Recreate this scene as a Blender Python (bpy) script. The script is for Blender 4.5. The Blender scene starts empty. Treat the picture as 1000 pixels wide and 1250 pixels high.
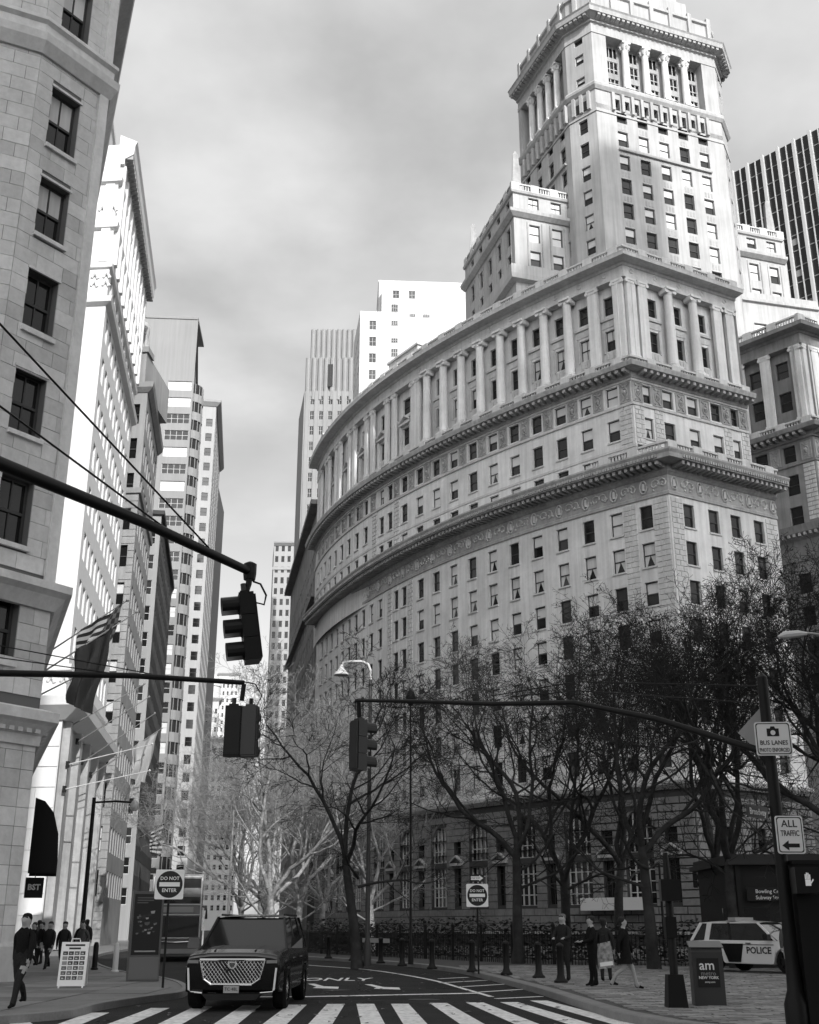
import bpy, bmesh, math, random
import numpy as np
from mathutils import Vector, Matrix

R = math.radians
SC = bpy.context.scene
COL = SC.collection
random.seed(7)

# ------------------------------------------------------------------ camera
cam = bpy.data.cameras.new('camera')
cam.sensor_fit = 'HORIZONTAL'
cam.sensor_width = 36.0
cam.lens = 36.0 * 1.390
cam.clip_start = 0.1
cam.clip_end = 6000.0
cam_o = bpy.data.objects.new('camera', cam)
COL.objects.link(cam_o)
cam_o.location = (0, 0, 1.65)
cam_o.rotation_euler = (R(110), 0, 0)
SC.camera = cam_o

# ------------------------------------------------------------------ light
SUN_EL, SUN_AZ = 28.0, 160.0            # azimuth clockwise from +Y
SKY_STRENGTH, SUN_STRENGTH, EXPOSURE = 0.15, 2.2, 0.9
world = bpy.data.worlds.new('World')
SC.world = world
world.use_nodes = True
wn, wl = world.node_tree.nodes, world.node_tree.links
sky = wn.new('ShaderNodeTexSky')
sky.sky_type = 'NISHITA'
sky.sun_disc = False
sky.sun_elevation = R(SUN_EL)
sky.sun_rotation = R(SUN_AZ)
sky.air_density = 1.0
sky.dust_density = 2.5
bw = wn.new('ShaderNodeRGBToBW')
wl.new(sky.outputs[0], bw.inputs[0])
# broken soft cloud sheet: noise on the sky direction flattened to a plane
tc = wn.new('ShaderNodeTexCoord')
sep = wn.new('ShaderNodeSeparateXYZ')
wl.new(tc.outputs['Generated'], sep.inputs[0])
def wmath(op, a, b=None, clamp=False):
    n = wn.new('ShaderNodeMath'); n.operation = op; n.use_clamp = clamp
    for i, v in enumerate((a, b)):
        if v is None: continue
        if isinstance(v, (int, float)): n.inputs[i].default_value = v
        else: wl.new(v, n.inputs[i])
    return n.outputs[0]
zz = wmath('ADD', wmath('MAXIMUM', sep.outputs[2], 0.0), 0.18)
cmb = wn.new('ShaderNodeCombineXYZ')
wl.new(wmath('DIVIDE', sep.outputs[0], zz), cmb.inputs[0])
wl.new(wmath('DIVIDE', sep.outputs[1], zz), cmb.inputs[1])
def wnoise(scale, detail, rough, off):
    m = wn.new('ShaderNodeMapping'); m.inputs['Location'].default_value = off
    wl.new(cmb.outputs[0], m.inputs[0])
    n = wn.new('ShaderNodeTexNoise'); n.inputs['Scale'].default_value = scale
    n.inputs['Detail'].default_value = detail; n.inputs['Roughness'].default_value = rough
    wl.new(m.outputs[0], n.inputs['Vector'])
    return n.outputs['Fac']
n1 = wnoise(2.6, 6, 0.5, (5.3, 0.4, 0))
n2 = wnoise(1.3, 3, 0.45, (9.1, 4.2, 0))
cov = wmath('MULTIPLY', wmath('SUBTRACT', n2, 0.22), 3.0, True)
shape = wmath('ADD', wmath('MULTIPLY', wmath('SUBTRACT', n1, 0.36), 3.4, True), 0.0)
CLOUD_LO, CLOUD_HI = 1.9, 3.1
cl = wmath('ADD', wmath('MULTIPLY', shape, CLOUD_HI - CLOUD_LO), CLOUD_LO)
mx = wn.new('ShaderNodeMix'); mx.data_type = 'FLOAT'
wl.new(cov, mx.inputs[0])
wl.new(wmath('ADD', wmath('MULTIPLY', bw.outputs[0], 0.7), 0.5), mx.inputs[2])
wl.new(cl, mx.inputs[3])
# cloud lets the bright sky round the sun through
final = wmath('MAXIMUM', mx.outputs[0], wmath('MULTIPLY', bw.outputs[0], 0.85))
bg = wn['Background']
wl.new(final, bg.inputs[0])
bg.inputs[1].default_value = SKY_STRENGTH

sl = bpy.data.lights.new('sun', 'SUN')
sl.energy = SUN_STRENGTH
sl.angle = R(0.5)
sl.color = (1.0, 0.995, 0.985)
so = bpy.data.objects.new('sun', sl)
COL.objects.link(so)
SUN_DIR = Vector((math.sin(R(SUN_AZ)) * math.cos(R(SUN_EL)), math.cos(R(SUN_AZ)) * math.cos(R(SUN_EL)), math.sin(R(SUN_EL))))
so.rotation_euler = SUN_DIR.to_track_quat('Z', 'Y').to_euler()
so.location = (0, -40, 120)

vs = SC.view_settings
vs.view_transform = 'Standard'
vs.look = 'None'
vs.gamma = 1.0
vs.exposure = EXPOSURE
vs.use_curve_mapping = False
SC.render.engine = 'CYCLES'
SC.cycles.use_denoising = True
SC.cycles.max_bounces = 6
SC.cycles.diffuse_bounces = 2
SC.cycles.glossy_bounces = 3
SC.cycles.transparent_max_bounces = 6
SC.cycles.caustics_reflective = False
SC.cycles.caustics_refractive = False

# ------------------------------------------------------------------ materials
MATS = {}
def mat(name, v, rough=0.8, spec=0.3, metal=0.0, stain=0.0, sscale=0.35, streak=0.0, grain=0.0, gscale=8.0,
        bump=0.0, bscale=20.0, coat=0.0, joints=None):
    if name in MATS: return MATS[name]
    m = bpy.data.materials.new(name); m.use_nodes = True
    N, L = m.node_tree.nodes, m.node_tree.links
    b = N['Principled BSDF']
    b.inputs['Base Color'].default_value = (v, v, v, 1)
    b.inputs['Roughness'].default_value = rough
    b.inputs['Specular IOR Level'].default_value = spec
    b.inputs['Metallic'].default_value = metal
    if coat: b.inputs['Coat Weight'].default_value = coat; b.inputs['Coat Roughness'].default_value = 0.04
    if stain or streak or grain or bump or joints:
        g = N.new('ShaderNodeNewGeometry')
        def noise(scale, detail=4, rough_=0.55, sc=(1, 1, 1)):
            mp = N.new('ShaderNodeMapping'); mp.inputs['Scale'].default_value = sc
            L.new(g.outputs['Position'], mp.inputs[0])
            t = N.new('ShaderNodeTexNoise'); t.inputs['Scale'].default_value = scale
            t.inputs['Detail'].default_value = detail; t.inputs['Roughness'].default_value = rough_
            L.new(mp.outputs[0], t.inputs['Vector'])
            return t.outputs['Fac']
        def mth(op, a, b_, clamp=False):
            n = N.new('ShaderNodeMath'); n.operation = op; n.use_clamp = clamp
            for i, q in enumerate((a, b_)):
                if isinstance(q, (int, float)): n.inputs[i].default_value = q
                else: L.new(q, n.inputs[i])
            return n.outputs[0]
        fac = None
        def addf(f):
            nonlocal fac
            fac = f if fac is None else mth('MULTIPLY', fac, f)
        if stain: addf(mth('ADD', mth('MULTIPLY', mth('SUBTRACT', noise(sscale, 5), 0.5), stain * 3.0), 1.0))
        if streak: addf(mth('ADD', mth('MULTIPLY', mth('SUBTRACT', noise(1.0, 4, 0.6, (2.6, 2.6, 0.12)), 0.5), streak * 3.0), 1.0))
        if grain: addf(mth('ADD', mth('MULTIPLY', mth('SUBTRACT', noise(gscale, 3), 0.5), grain * 3.0), 1.0))
        if joints:
            st, dark = joints           # horizontal bed joints every st metres
            sp = N.new('ShaderNodeSeparateXYZ'); L.new(g.outputs['Position'], sp.inputs[0])
            fr = mth('FRACT', mth('DIVIDE', sp.outputs[2], st), 0.0)
            addf(mth('SUBTRACT', 1.0, mth('MULTIPLY', mth('LESS_THAN', fr, 0.09), dark)))
        if fac is not None:
            mm = mth('MULTIPLY', fac, v, True)
            c = N.new('ShaderNodeCombineXYZ')
            for i in range(3): L.new(mm, c.inputs[i])
            L.new(c.outputs[0], b.inputs['Base Color'])
        if bump:
            bp = N.new('ShaderNodeBump'); bp.inputs['Strength'].default_value = bump; bp.inputs['Distance'].default_value = 0.03
            L.new(noise(bscale, 5, 0.6), bp.inputs['Height'])
            L.new(bp.outputs[0], b.inputs['Normal'])
    MATS[name] = m
    return m

LIME = mat('limestone', 0.64, 0.85, 0.2, stain=0.22, sscale=0.3, streak=0.24, grain=0.06, gscale=3, bump=0.12, bscale=6)
CORN = mat('cornice_stone', 0.36, 0.9, 0.2, stain=0.3, sscale=0.5, streak=0.3, grain=0.15, gscale=3, bump=0.2, bscale=6)  # darker copy of the wall stone; soffit shade put into its colour
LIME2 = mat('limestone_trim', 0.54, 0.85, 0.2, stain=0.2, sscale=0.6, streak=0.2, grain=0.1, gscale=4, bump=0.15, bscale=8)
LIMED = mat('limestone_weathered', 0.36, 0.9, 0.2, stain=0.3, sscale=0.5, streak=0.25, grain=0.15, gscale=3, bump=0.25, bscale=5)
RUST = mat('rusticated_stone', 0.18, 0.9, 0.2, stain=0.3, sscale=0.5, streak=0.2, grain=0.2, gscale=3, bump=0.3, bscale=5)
TOWER_ST = mat('tower_stone', 0.42, 0.85, 0.2, stain=0.2, sscale=0.3, streak=0.25, bump=0.1, bscale=5)
WING = mat('limestone_shaded', 0.24, 0.9, 0.2, stain=0.3, sscale=0.4, streak=0.3, bump=0.2, bscale=6)  # same limestone darkened; the court's deep shade put into its colour
WHITE_ST = mat('white_stone', 0.70, 0.85, 0.2, stain=0.08, sscale=0.15, streak=0.08, bump=0.1, bscale=5)
ASHLAR = mat('ashlar', 0.58, 0.85, 0.2, stain=0.16, sscale=0.7, streak=0.1, grain=0.12, gscale=5, bump=0.2, bscale=9)
ASHLAR2 = mat('ashlar_light', 0.65, 0.85, 0.2, stain=0.16, sscale=0.7, streak=0.1, grain=0.12, gscale=5, bump=0.2, bscale=9)
ASHLAR3 = mat('ashlar_dark', 0.50, 0.85, 0.2, stain=0.16, sscale=0.7, streak=0.1, grain=0.12, gscale=5, bump=0.2, bscale=9)
MORTAR = mat('mortar', 0.14, 0.95)
FRAME = mat('window_frame', 0.05, 0.6, 0.3)
FRAME_L = mat('window_frame_light', 0.5, 0.6, 0.3)
GLASS = mat('window_glass', 0.012, 0.05, 0.5)
GLASS2 = mat('window_glass_grey', 0.03, 0.12, 0.5)
BLIND = mat('window_blind', 0.62, 0.5, 0.5, grain=0.06, gscale=2)
CURTAIN = mat('curtain', 0.55, 0.8, 0.3, streak=0.3)
BLACK = mat('black_paint', 0.01, 0.5, 0.25)
BLACKM = mat('black_matte', 0.012, 0.9, 0.1)
STEEL = mat('galvanised_steel', 0.35, 0.45, 0.5, metal=0.4, stain=0.15)
ASPH = mat('asphalt', 0.026, 0.9, 0.25, stain=0.45, sscale=0.7, grain=0.5, gscale=30, bump=0.5, bscale=80)
PAINT = mat('road_paint', 0.82, 0.75, 0.3, stain=0.25, sscale=2.5, grain=0.45, gscale=9)
CONC = mat('sidewalk_concrete', 0.22, 0.9, 0.25, stain=0.22, sscale=0.8, grain=0.15, gscale=12, bump=0.2, bscale=40)
KERB = mat('kerb_stone', 0.24, 0.85, 0.3, stain=0.2, sscale=1.5, grain=0.15, gscale=20)
SIGNW = mat('sign_white', 0.9, 0.5, 0.4)
SIGNK = mat('sign_black', 0.015, 0.5, 0.4)
CLOTHK = mat('black_cloth', 0.014, 0.95, 0.1, grain=0.3, gscale=30)
CLOTHD = mat('dark_cloth', 0.03, 0.95, 0.1, grain=0.3, gscale=30)
CLOTHG = mat('grey_cloth', 0.09, 0.95, 0.1, grain=0.3, gscale=30)
SKIN = mat('skin', 0.38, 0.6, 0.3)
HAIR = mat('hair', 0.02, 0.7, 0.3)

# ------------------------------------------------------------------ builders
def rot90(x, y): return -y, x

class Frame:
    """straight wall: u along heading, v up, w outward (side=+1: left of travel)"""
    def __init__(s, o, head, side=1):
        s.o = o; s.t = (math.cos(R(head)), math.sin(R(head))); s.side = side
        n = rot90(*s.t); s.n = (n[0] * side, n[1] * side)
    def __call__(s, u, v, w=0.0):
        return (s.o[0] + s.t[0] * u + s.n[0] * w, s.o[1] + s.t[1] * u + s.n[1] * w, v)
    def nrm(s, u): return s.n

class Path:
    """curved wall x = poly(y - y0), arc length u from y0, outward = left of travel"""
    def __init__(s, poly, y0, length, step=0.1):
        s.step = step; d = np.polyder(poly)
        x, y, u = float(np.polyval(poly, 0)), y0, 0.0
        s.p = []; s.tt = []
        while u <= length + step:
            sl = float(np.polyval(d, y - y0)); n = math.hypot(1, sl)
            s.p.append((x, y)); s.tt.append((sl / n, 1 / n))
            x += step * sl / n; y += step / n; u += step
    def at(s, u):
        i = max(0, min(len(s.p) - 2, int(u / s.step))); f = u / s.step - i
        a, b = s.p[i], s.p[i + 1]
        return (a[0] + (b[0] - a[0]) * f, a[1] + (b[1] - a[1]) * f), s.tt[i]
    def nrm(s, u):
        t = s.at(u)[1]; return rot90(*t)
    def __call__(s, u, v, w=0.0):
        p, t = s.at(u); n = rot90(*t)
        return (p[0] + n[0] * w, p[1] + n[1] * w, v)

class MB:
    def __init__(s): s.v = []; s.f = []; s.m = []
    def quad(s, *pts, m=0):
        k = len(s.v); s.v.extend(pts); s.f.append(tuple(range(k, k + len(pts)))); s.m.append(m); return s
    def hexa(s, p, m=0):
        k = len(s.v); s.v.extend(p)
        for q in ((0, 3, 2, 1), (4, 5, 6, 7), (0, 1, 5, 4), (1, 2, 6, 5), (2, 3, 7, 6), (3, 0, 4, 7)):
            s.f.append(tuple(k + i for i in q)); s.m.append(m)
        return s
    def box(s, x0, x1, y0, y1, z0, z1, m=0):
        return s.hexa([(x0, y0, z0), (x1, y0, z0), (x1, y1, z0), (x0, y1, z0), (x0, y0, z1), (x1, y0, z1), (x1, y1, z1), (x0, y1, z1)], m)
    def fbox(s, M, u0, u1, v0, v1, w0, w1, m=0):
        return s.hexa([M(u0, v0, w0), M(u1, v0, w0), M(u1, v0, w1), M(u0, v0, w1), M(u0, v1, w0), M(u1, v1, w0), M(u1, v1, w1), M(u0, v1, w1)], m)
    def prism(s, poly, z0, z1, m=0, mt=None):
        k = len(s.v); n = len(poly)
        s.v.extend([(x, y, z0) for x, y in poly]); s.v.extend([(x, y, z1) for x, y in poly])
        s.f.append(tuple(range(k + n - 1, k - 1, -1))); s.m.append(m)
        s.f.append(tuple(range(k + n, k + 2 * n))); s.m.append(m if mt is None else mt)
        for i in range(n):
            j = (i + 1) % n
            s.f.append((k + i, k + j, k + n + j, k + n + i)); s.m.append(m)
        return s
    def tube(s, pts, rs, n=6, m=0, cap=True):
        k0 = len(s.v); P = [Vector(p) for p in pts]
        if isinstance(rs, (int, float)): rs = [rs] * len(P)
        ref = Vector((0, 0, 1))
        d0 = (P[-1] - P[0]).normalized()
        if abs(d0.z) > 0.9: ref = Vector((1, 0, 0))
        for i, p in enumerate(P):
            d = (P[min(i + 1, len(P) - 1)] - P[max(i - 1, 0)]).normalized()
            a = d.cross(ref)
            if a.length < 1e-4: a = d.cross(Vector((0, 1, 0)))
            a.normalize(); b = d.cross(a)
            for q in range(n):
                an = 2 * math.pi * q / n
                s.v.append(tuple(p + (a * math.cos(an) + b * math.sin(an)) * rs[i]))
        for i in range(len(P) - 1):
            for q in range(n):
                r = (q + 1) % n
                s.f.append((k0 + i * n + q, k0 + i * n + r, k0 + (i + 1) * n + r, k0 + (i + 1) * n + q)); s.m.append(m)
        if cap:
            s.f.append(tuple(k0 + q for q in range(n - 1, -1, -1))); s.m.append(m)
            e = k0 + (len(P) - 1) * n
            s.f.append(tuple(e + q for q in range(n))); s.m.append(m)
        return s
    def lathe(s, prof, n=12, c=(0, 0), m=0, cap=True):
        k = len(s.v)
        for r, z in prof:
            for q in range(n):
                a = 2 * math.pi * q / n
                s.v.append((c[0] + r * math.cos(a), c[1] + r * math.sin(a), z))
        for i in range(len(prof) - 1):
            for q in range(n):
                r = (q + 1) % n
                s.f.append((k + i * n + q, k + i * n + r, k + (i + 1) * n + r, k + (i + 1) * n + q)); s.m.append(m)
        if cap:
            s.f.append(tuple(k + q for q in range(n - 1, -1, -1))); s.m.append(m)
            e = k + (len(prof) - 1) * n
            s.f.append(tuple(e + q for q in range(n))); s.m.append(m)
        return s
    def sweep(s, pts, prof, m=0, closed=False, side=1, caps=True):
        """sweep profile [(w,z)...] along plan polyline pts, w to the left of travel (side=1)"""
        n = len(pts); offs = []
        for i in range(n):
            a = pts[i - 1] if (i > 0 or closed) else None
            b = pts[i]
            c = pts[(i + 1) % n] if (i < n - 1 or closed) else None
            ns = []
            for p, q in ((a, b), (b, c)):
                if p is None or q is None: continue
                dx, dy = q[0] - p[0], q[1] - p[1]; l = math.hypot(dx, dy) or 1
                ns.append((-dy / l * side, dx / l * side))
            if len(ns) == 2:
                mx_, my = ns[0][0] + ns[1][0], ns[0][1] + ns[1][1]
                d = (mx_ * ns[0][0] + my * ns[0][1]) or 1e-3
                offs.append((mx_ / d, my / d))
            else: offs.append(ns[0])
        k = len(s.v); P = len(prof)
        for (x, y), (ox, oy) in zip(pts, offs):
            for w, z in prof: s.v.append((x + ox * w, y + oy * w, z))
        for i in range(n if closed else n - 1):
            j = (i + 1) % n
            for q in range(P - 1):
                s.f.append((k + i * P + q, k + j * P + q, k + j * P + q + 1, k + i * P + q + 1)); s.m.append(m)
        if caps and not closed:
            s.f.append(tuple(k + q for q in range(P))); s.m.append(m)
            s.f.append(tuple(k + (n - 1) * P + q for q in range(P - 1, -1, -1))); s.m.append(m)
        return s
    def wall(s, M, us, vs_, holes, depth=0.3, m=0, mr=None):
        mr = m if mr is None else mr
        for i in range(len(us) - 1):
            for j in range(len(vs_) - 1):
                u0, u1, v0, v1 = us[i], us[i + 1], vs_[j], vs_[j + 1]
                if (i, j) in holes:
                    d = -depth
                    s.quad(M(u0, v0), M(u0, v1), M(u0, v1, d), M(u0, v0, d), m=mr)
                    s.quad(M(u1, v0), M(u1, v1), M(u1, v1, d), M(u1, v0, d), m=mr)
                    s.quad(M(u0, v0), M(u1, v0), M(u1, v0, d), M(u0, v0, d), m=mr)
                    s.quad(M(u0, v1), M(u1, v1), M(u1, v1, d), M(u0, v1, d), m=mr)
                else:
                    s.quad(M(u0, v0), M(u1, v0), M(u1, v1), M(u0, v1), m=m)
        return s
    def mesh(s, name, mats, smooth=False):
        me = bpy.data.meshes.new(name)
        me.from_pydata(s.v, [], s.f)
        for mt in (mats if isinstance(mats, (list, tuple)) else [mats]): me.materials.append(mt)
        if any(s.m): me.polygons.foreach_set('material_index', s.m)
        if smooth:
            me.polygons.foreach_set('use_smooth', [True] * len(s.f))
            try: me.set_sharp_from_angle(angle=R(40))
            except Exception: pass
        me.update()
        return me
    def build(s, name, mats, parent=None, smooth=False, kind=None):
        return link(name, s.mesh(name, mats, smooth), parent, kind)

def link(name, me, parent=None, kind=None, matrix=None):
    o = bpy.data.objects.new(name, me); COL.objects.link(o)
    if parent is not None: o.parent = parent
    if matrix is not None: o.matrix_basis = matrix
    if kind: o['kind'] = kind
    return o

def tag(o, label, cat, group=None):
    o['label'] = label; o['category'] = cat
    if group: o['group'] = group
    return o

def thing(name, label, cat, loc=(0, 0, 0), rz=0.0, group=None):
    o = bpy.data.objects.new(name, None); COL.objects.link(o)
    o.empty_display_size = 0.3
    o.location = loc; o.rotation_euler = (0, 0, rz)
    return tag(o, label, cat, group)

def copy_tree(o, parent=None):
    c = o.copy(); COL.objects.link(c)
    if parent is not None:
        c.parent = parent
    for ch in list(o.children): copy_tree(ch, c)
    return c

def orient(pos, nrm):
    """matrix with local y = outward normal, z up"""
    n = Vector((nrm[0], nrm[1], 0)).normalized(); z = Vector((0, 0, 1)); x = n.cross(z)
    m = Matrix.Identity(4)
    for i in range(3): m[i][0] = x[i]; m[i][1] = n[i]; m[i][2] = z[i]; m[i][3] = pos[i]
    return m

TXT = {}
def text_mesh(s, size, material, bold=0.0):
    k = (s, size, material.name, bold)
    if k in TXT: return TXT[k]
    c = bpy.data.curves.new('lettering', 'FONT'); c.body = s; c.size = size; c.align_x = 'CENTER'; c.align_y = 'CENTER'
    c.offset = bold; c.extrude = 0.002; c.resolution_u = 2
    o = bpy.data.objects.new('lettering_tmp', c); COL.objects.link(o)
    dg = bpy.context.evaluated_depsgraph_get()
    me = bpy.data.meshes.new_from_object(o.evaluated_get(dg))
    bpy.data.objects.remove(o); bpy.data.curves.remove(c)
    me.materials.clear(); me.materials.append(material)
    TXT[k] = me
    return me
def text(s, size, material, parent, pos, nrm=(0, -1), bold=0.0, sx=1.0):
    """upright lettering reading left to right for a viewer facing -nrm, local to parent"""
    n = Vector((nrm[0], nrm[1], 0)).normalized(); up = Vector((0, 0, 1)); x = up.cross(n)
    m = Matrix.Identity(4)
    for i in range(3): m[i][0] = x[i] * sx; m[i][1] = up[i]; m[i][2] = n[i]; m[i][3] = pos[i]
    return link('lettering', text_mesh(s, size, material, bold), parent, None, m)

# ------------------------------------------------------------------ windows
WM = {}
def win_meshes(w, h, bars):
    k = (round(w, 2), round(h, 2), bars)
    if k in WM: return WM[k]
    t = 0.1 if w > 0.8 else 0.06
    f = MB()
    f.box(-w / 2, -w / 2 + t, -0.05, 0.05, 0, h); f.box(w / 2 - t, w / 2, -0.05, 0.05, 0, h)
    f.box(-w / 2 + t, w / 2 - t, -0.05, 0.05, h - t, h); f.box(-w / 2 + t, w / 2 - t, -0.05, 0.05, 0, t)
    hm = h * 0.5
    f.box(-w / 2 + t, w / 2 - t, -0.03, 0.07, hm - t / 2, hm + t / 2)
    if bars:
        f.box(-0.025, 0.025, -0.03, 0.04, t, hm - t / 2); f.box(-0.025, 0.025, -0.03, 0.06, hm + t / 2, h - t)
    fm = {True: f.mesh('window', FRAME), 'l': f.mesh('window', FRAME_L)}
    def pane(z0, z1, y, mt):
        return MB().box(-w / 2 + t, w / 2 - t, y - 0.02, y, z0, z1).mesh('pane', mt)
    P = {}
    for nm, mt in (('d', GLASS), ('g', GLASS2), ('b', BLIND), ('c', CURTAIN)):
        P['lo' + nm] = pane(t, hm - t / 2, 0.0, mt); P['up' + nm] = pane(hm + t / 2, h - t, 0.02, mt)
    # half drawn blinds and tied back curtains
    P['half'] = MB().box(-w / 2 + t, w / 2 - t, -0.01, 0.012, hm - h * 0.2, hm - t / 2).mesh('blind', BLIND)
    c = MB()
    for sgn in (-1, 1):
        x0, x1 = sgn * (w / 2 - t), sgn * 0.03
        c.quad((x0, 0.006, t), (x0, 0.006, hm - t / 2), (x1, 0.006, hm - t / 2), (sgn * w * 0.3, 0.006, t))
    P['tied'] = c.mesh('curtain', CURTAIN)
    WM[k] = (fm, P)
    return WM[k]

WR = random.Random(11)
def window(M, u, v, w, h, parent, name='window', depth=0.3, bars=False, style=None, light=False, parts=True):
    fm, P = win_meshes(w, h, bars)
    p = M(u, v, -depth); n = M.nrm(u)
    o = link(name, fm['l' if light else True], parent, None, orient(p, n))
    if style is None:
        r = WR.random()
        style = 'dd' if r < 0.42 else 'bd' if r < 0.72 else 'bh' if r < 0.78 else 'bb' if r < 0.85 else 'gd' if r < 0.93 else 'bt'
    if not parts: return o
    up = {'d': 'd', 'b': 'b', 'g': 'g', 'c': 'c'}[style[0]]
    link('blind' if up in 'bc' else 'pane', P['up' + up], o)
    lo = style[1]
    link('blind' if lo == 'b' else 'pane', P['lo' + ('d' if lo in 'ht' else lo)], o)
    if lo == 'h': link('blind', P['half'], o)
    if lo == 't': link('curtain', P['tied'], o)
    return o

def grid_breaks(cols, a, b, extra=()):
    s = {a, b, *extra}
    for c, w in cols: s.add(c - w / 2); s.add(c + w / 2)
    s = sorted(x for x in s if a - 1e-6 <= x <= b + 1e-6)
    out = [s[0]]
    for x in s[1:]:
        if x - out[-1] > 1e-4: out.append(x)
    return out
def facade(mb, M, u0, u1, v0, v1, cols, rows, depth=0.3, m=0, mr=None, step=None, skip=None):
    """cols [(uc,w)], rows [(vbottom,h)] -> wall with real openings"""
    extra = []
    if step:
        x = u0
        while x < u1: extra.append(x); x += step
        extra = [e for e in extra if all(abs(e - c) > w / 2 + 0.02 for c, w in cols)]
    us = grid_breaks(cols, u0, u1, extra)
    vb = sorted({v0, v1, *[r for r, h in rows], *[r + h for r, h in rows]})
    holes = set()
    for i in range(len(us) - 1):
        uc = (us[i] + us[i + 1]) / 2
        for ci, (c, w) in enumerate(cols):
            if abs(uc - c) < w / 2:
                for j in range(len(vb) - 1):
                    vc = (vb[j] + vb[j + 1]) / 2
                    for ri, (r, h) in enumerate(rows):
                        if r < vc < r + h and not (skip and skip(ci, ri)): holes.add((i, j))
    mb.wall(M, us, vb, holes, depth, m, mr)
# ================================================================== the large curved limestone building
PM = Path([-1.3308129917681333e-05, 0.0094833672785858, -1.1158200019240916, 21.619742129996993], 100.0, 74)
PL = Path([-8.882615375046571e-05, 0.015390526222592989, -1.2201322787324929, 23.364142065770505], 95.9, 76)
SMF = Frame(PM.at(0)[0], 28.5, -1)          # south end of the upper block
SLF = Frame(PL.at(0)[0], 30.4, -1)          # south end of the lower block
SM_LEN, SL_LEN = 15.1, 13.8
big = thing('office_building', 'long curved limestone office building with ionic colonnade and tall colonnaded tower above park', 'building', (10, 110, 0))
big_inv = Matrix.Translation((-10, -110, 0))
bigp = bpy.data.objects.new('x', None)
# meshes are written in world coordinates, so parts carry the inverse offset
class BigParent: pass
def bpart(mb, name, mats, smooth=False, kind=None, parent=None):
    o = mb.build(name, mats, parent or big, smooth, kind)
    if parent is None: o.matrix_parent_inverse = big_inv
    return o
def bwin(*a, **k):
    o = window(*a, **k); o.matrix_parent_inverse = big_inv
    return o
bpy.data.objects.remove(bigp)

def pline(P, a, b, step=2.0):
    n = max(2, int((b - a) / step) + 1)
    return [P.at(a + (b - a) * i / (n - 1))[0] for i in range(n)]
def F2(F, u): return F(u, 0)[:2]
def spaced(line, step, fn, start=0.3):
    """call fn(pos, normal, k) every step along a plan polyline"""
    d = start; k = 0
    for i in range(len(line) - 1):
        a, b = line[i], line[i + 1]; l = math.hypot(b[0] - a[0], b[1] - a[1])
        t = ((b[0] - a[0]) / l, (b[1] - a[1]) / l); n = rot90(*t)
        while d < l:
            fn((a[0] + t[0] * d, a[1] + t[1] * d), n, t, k); d += step; k += 1
        d -= l
def obox(mb, p, t, n, hu, w0, w1, z0, z1, m=0):
    def q(a, w, z): return (p[0] + t[0] * a + n[0] * w, p[1] + t[1] * a + n[1] * w, z)
    mb.hexa([q(-hu, w0, z0), q(hu, w0, z0), q(hu, w1, z0), q(-hu, w1, z0), q(-hu, w0, z1), q(hu, w0, z1), q(hu, w1, z1), q(-hu, w1, z1)], m)
def balustrade(line, z0, h, w, name='balustrade', ped=3.1, start=0.2, m=None):
    """rail, plinth, pedestals and balusters along the line, centred w outside it"""
    mb = MB()
    mb.sweep(line, [(w - .16, z0), (w + .16, z0), (w + .16, z0 + .22), (w - .16, z0 + .22), (w - .16, z0)])
    mb.sweep(line, [(w - .2, z0 + h - .2), (w + .2, z0 + h - .2), (w + .2, z0 + h), (w - .2, z0 + h), (w - .2, z0 + h - .2)])
    spaced(line, ped, lambda p, n, t, k: obox(mb, p, t, n, .55, w - .24, w + .24, z0, z0 + h + .06), start)
    def bal(p, n, t, k):
        if (k * .36 + start * 0) % ped < 1.0: pass
        obox(mb, p, t, n, .075, w - .08, w + .08, z0 + .22, z0 + h - .2)
    spaced(line, .34, bal, .17)
    return bpart(mb, name, m or LIME2, kind='stuff')
def modillions(line, step, hu, w0, w1, z0, z1, name='modillion_row', m=None):
    mb = MB()
    spaced(line, step, lambda p, n, t, k: obox(mb, p, t, n, hu, w0, w1, z0, z1))
    return bpart(mb, name, m or CORN, kind='stuff')

# ---- window columns
colsL = [(2.4 + 3.1 * k, 1.3) for k in range(11)] + [(37.0, 1.15), (38.9, 1.15)] + [(43.0 + 2.55 * k, 1.15) for k in range(10)]
rowsL = [(14.2, 2.2), (17.75, 2.2), (21.3, 2.2), (24.85, 2.2), (28.3, 2.2), (31.9, 2.25), (35.45, 2.25)]
colsLS = [(2.3, 1.3), (5.4, 1.3), (8.2, 1.3), (11.2, 1.3)]
colsM = [(2.3 + 3.13 * k, 1.35) for k in range(11)] + [(36.8, 1.15), (38.8, 1.15)] + [(43.0 + 2.6 * k, 1.15) for k in range(9)]
rowsM = [(42.2, 2.3), (45.85, 2.25)]
rowsF = [(49.65, 1.95)]
colsMS = [(1.9, 1.05), (4.5, 1.35), (7.7, 1.35), (10.8, 1.35), (13.3, 1.05)]

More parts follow.
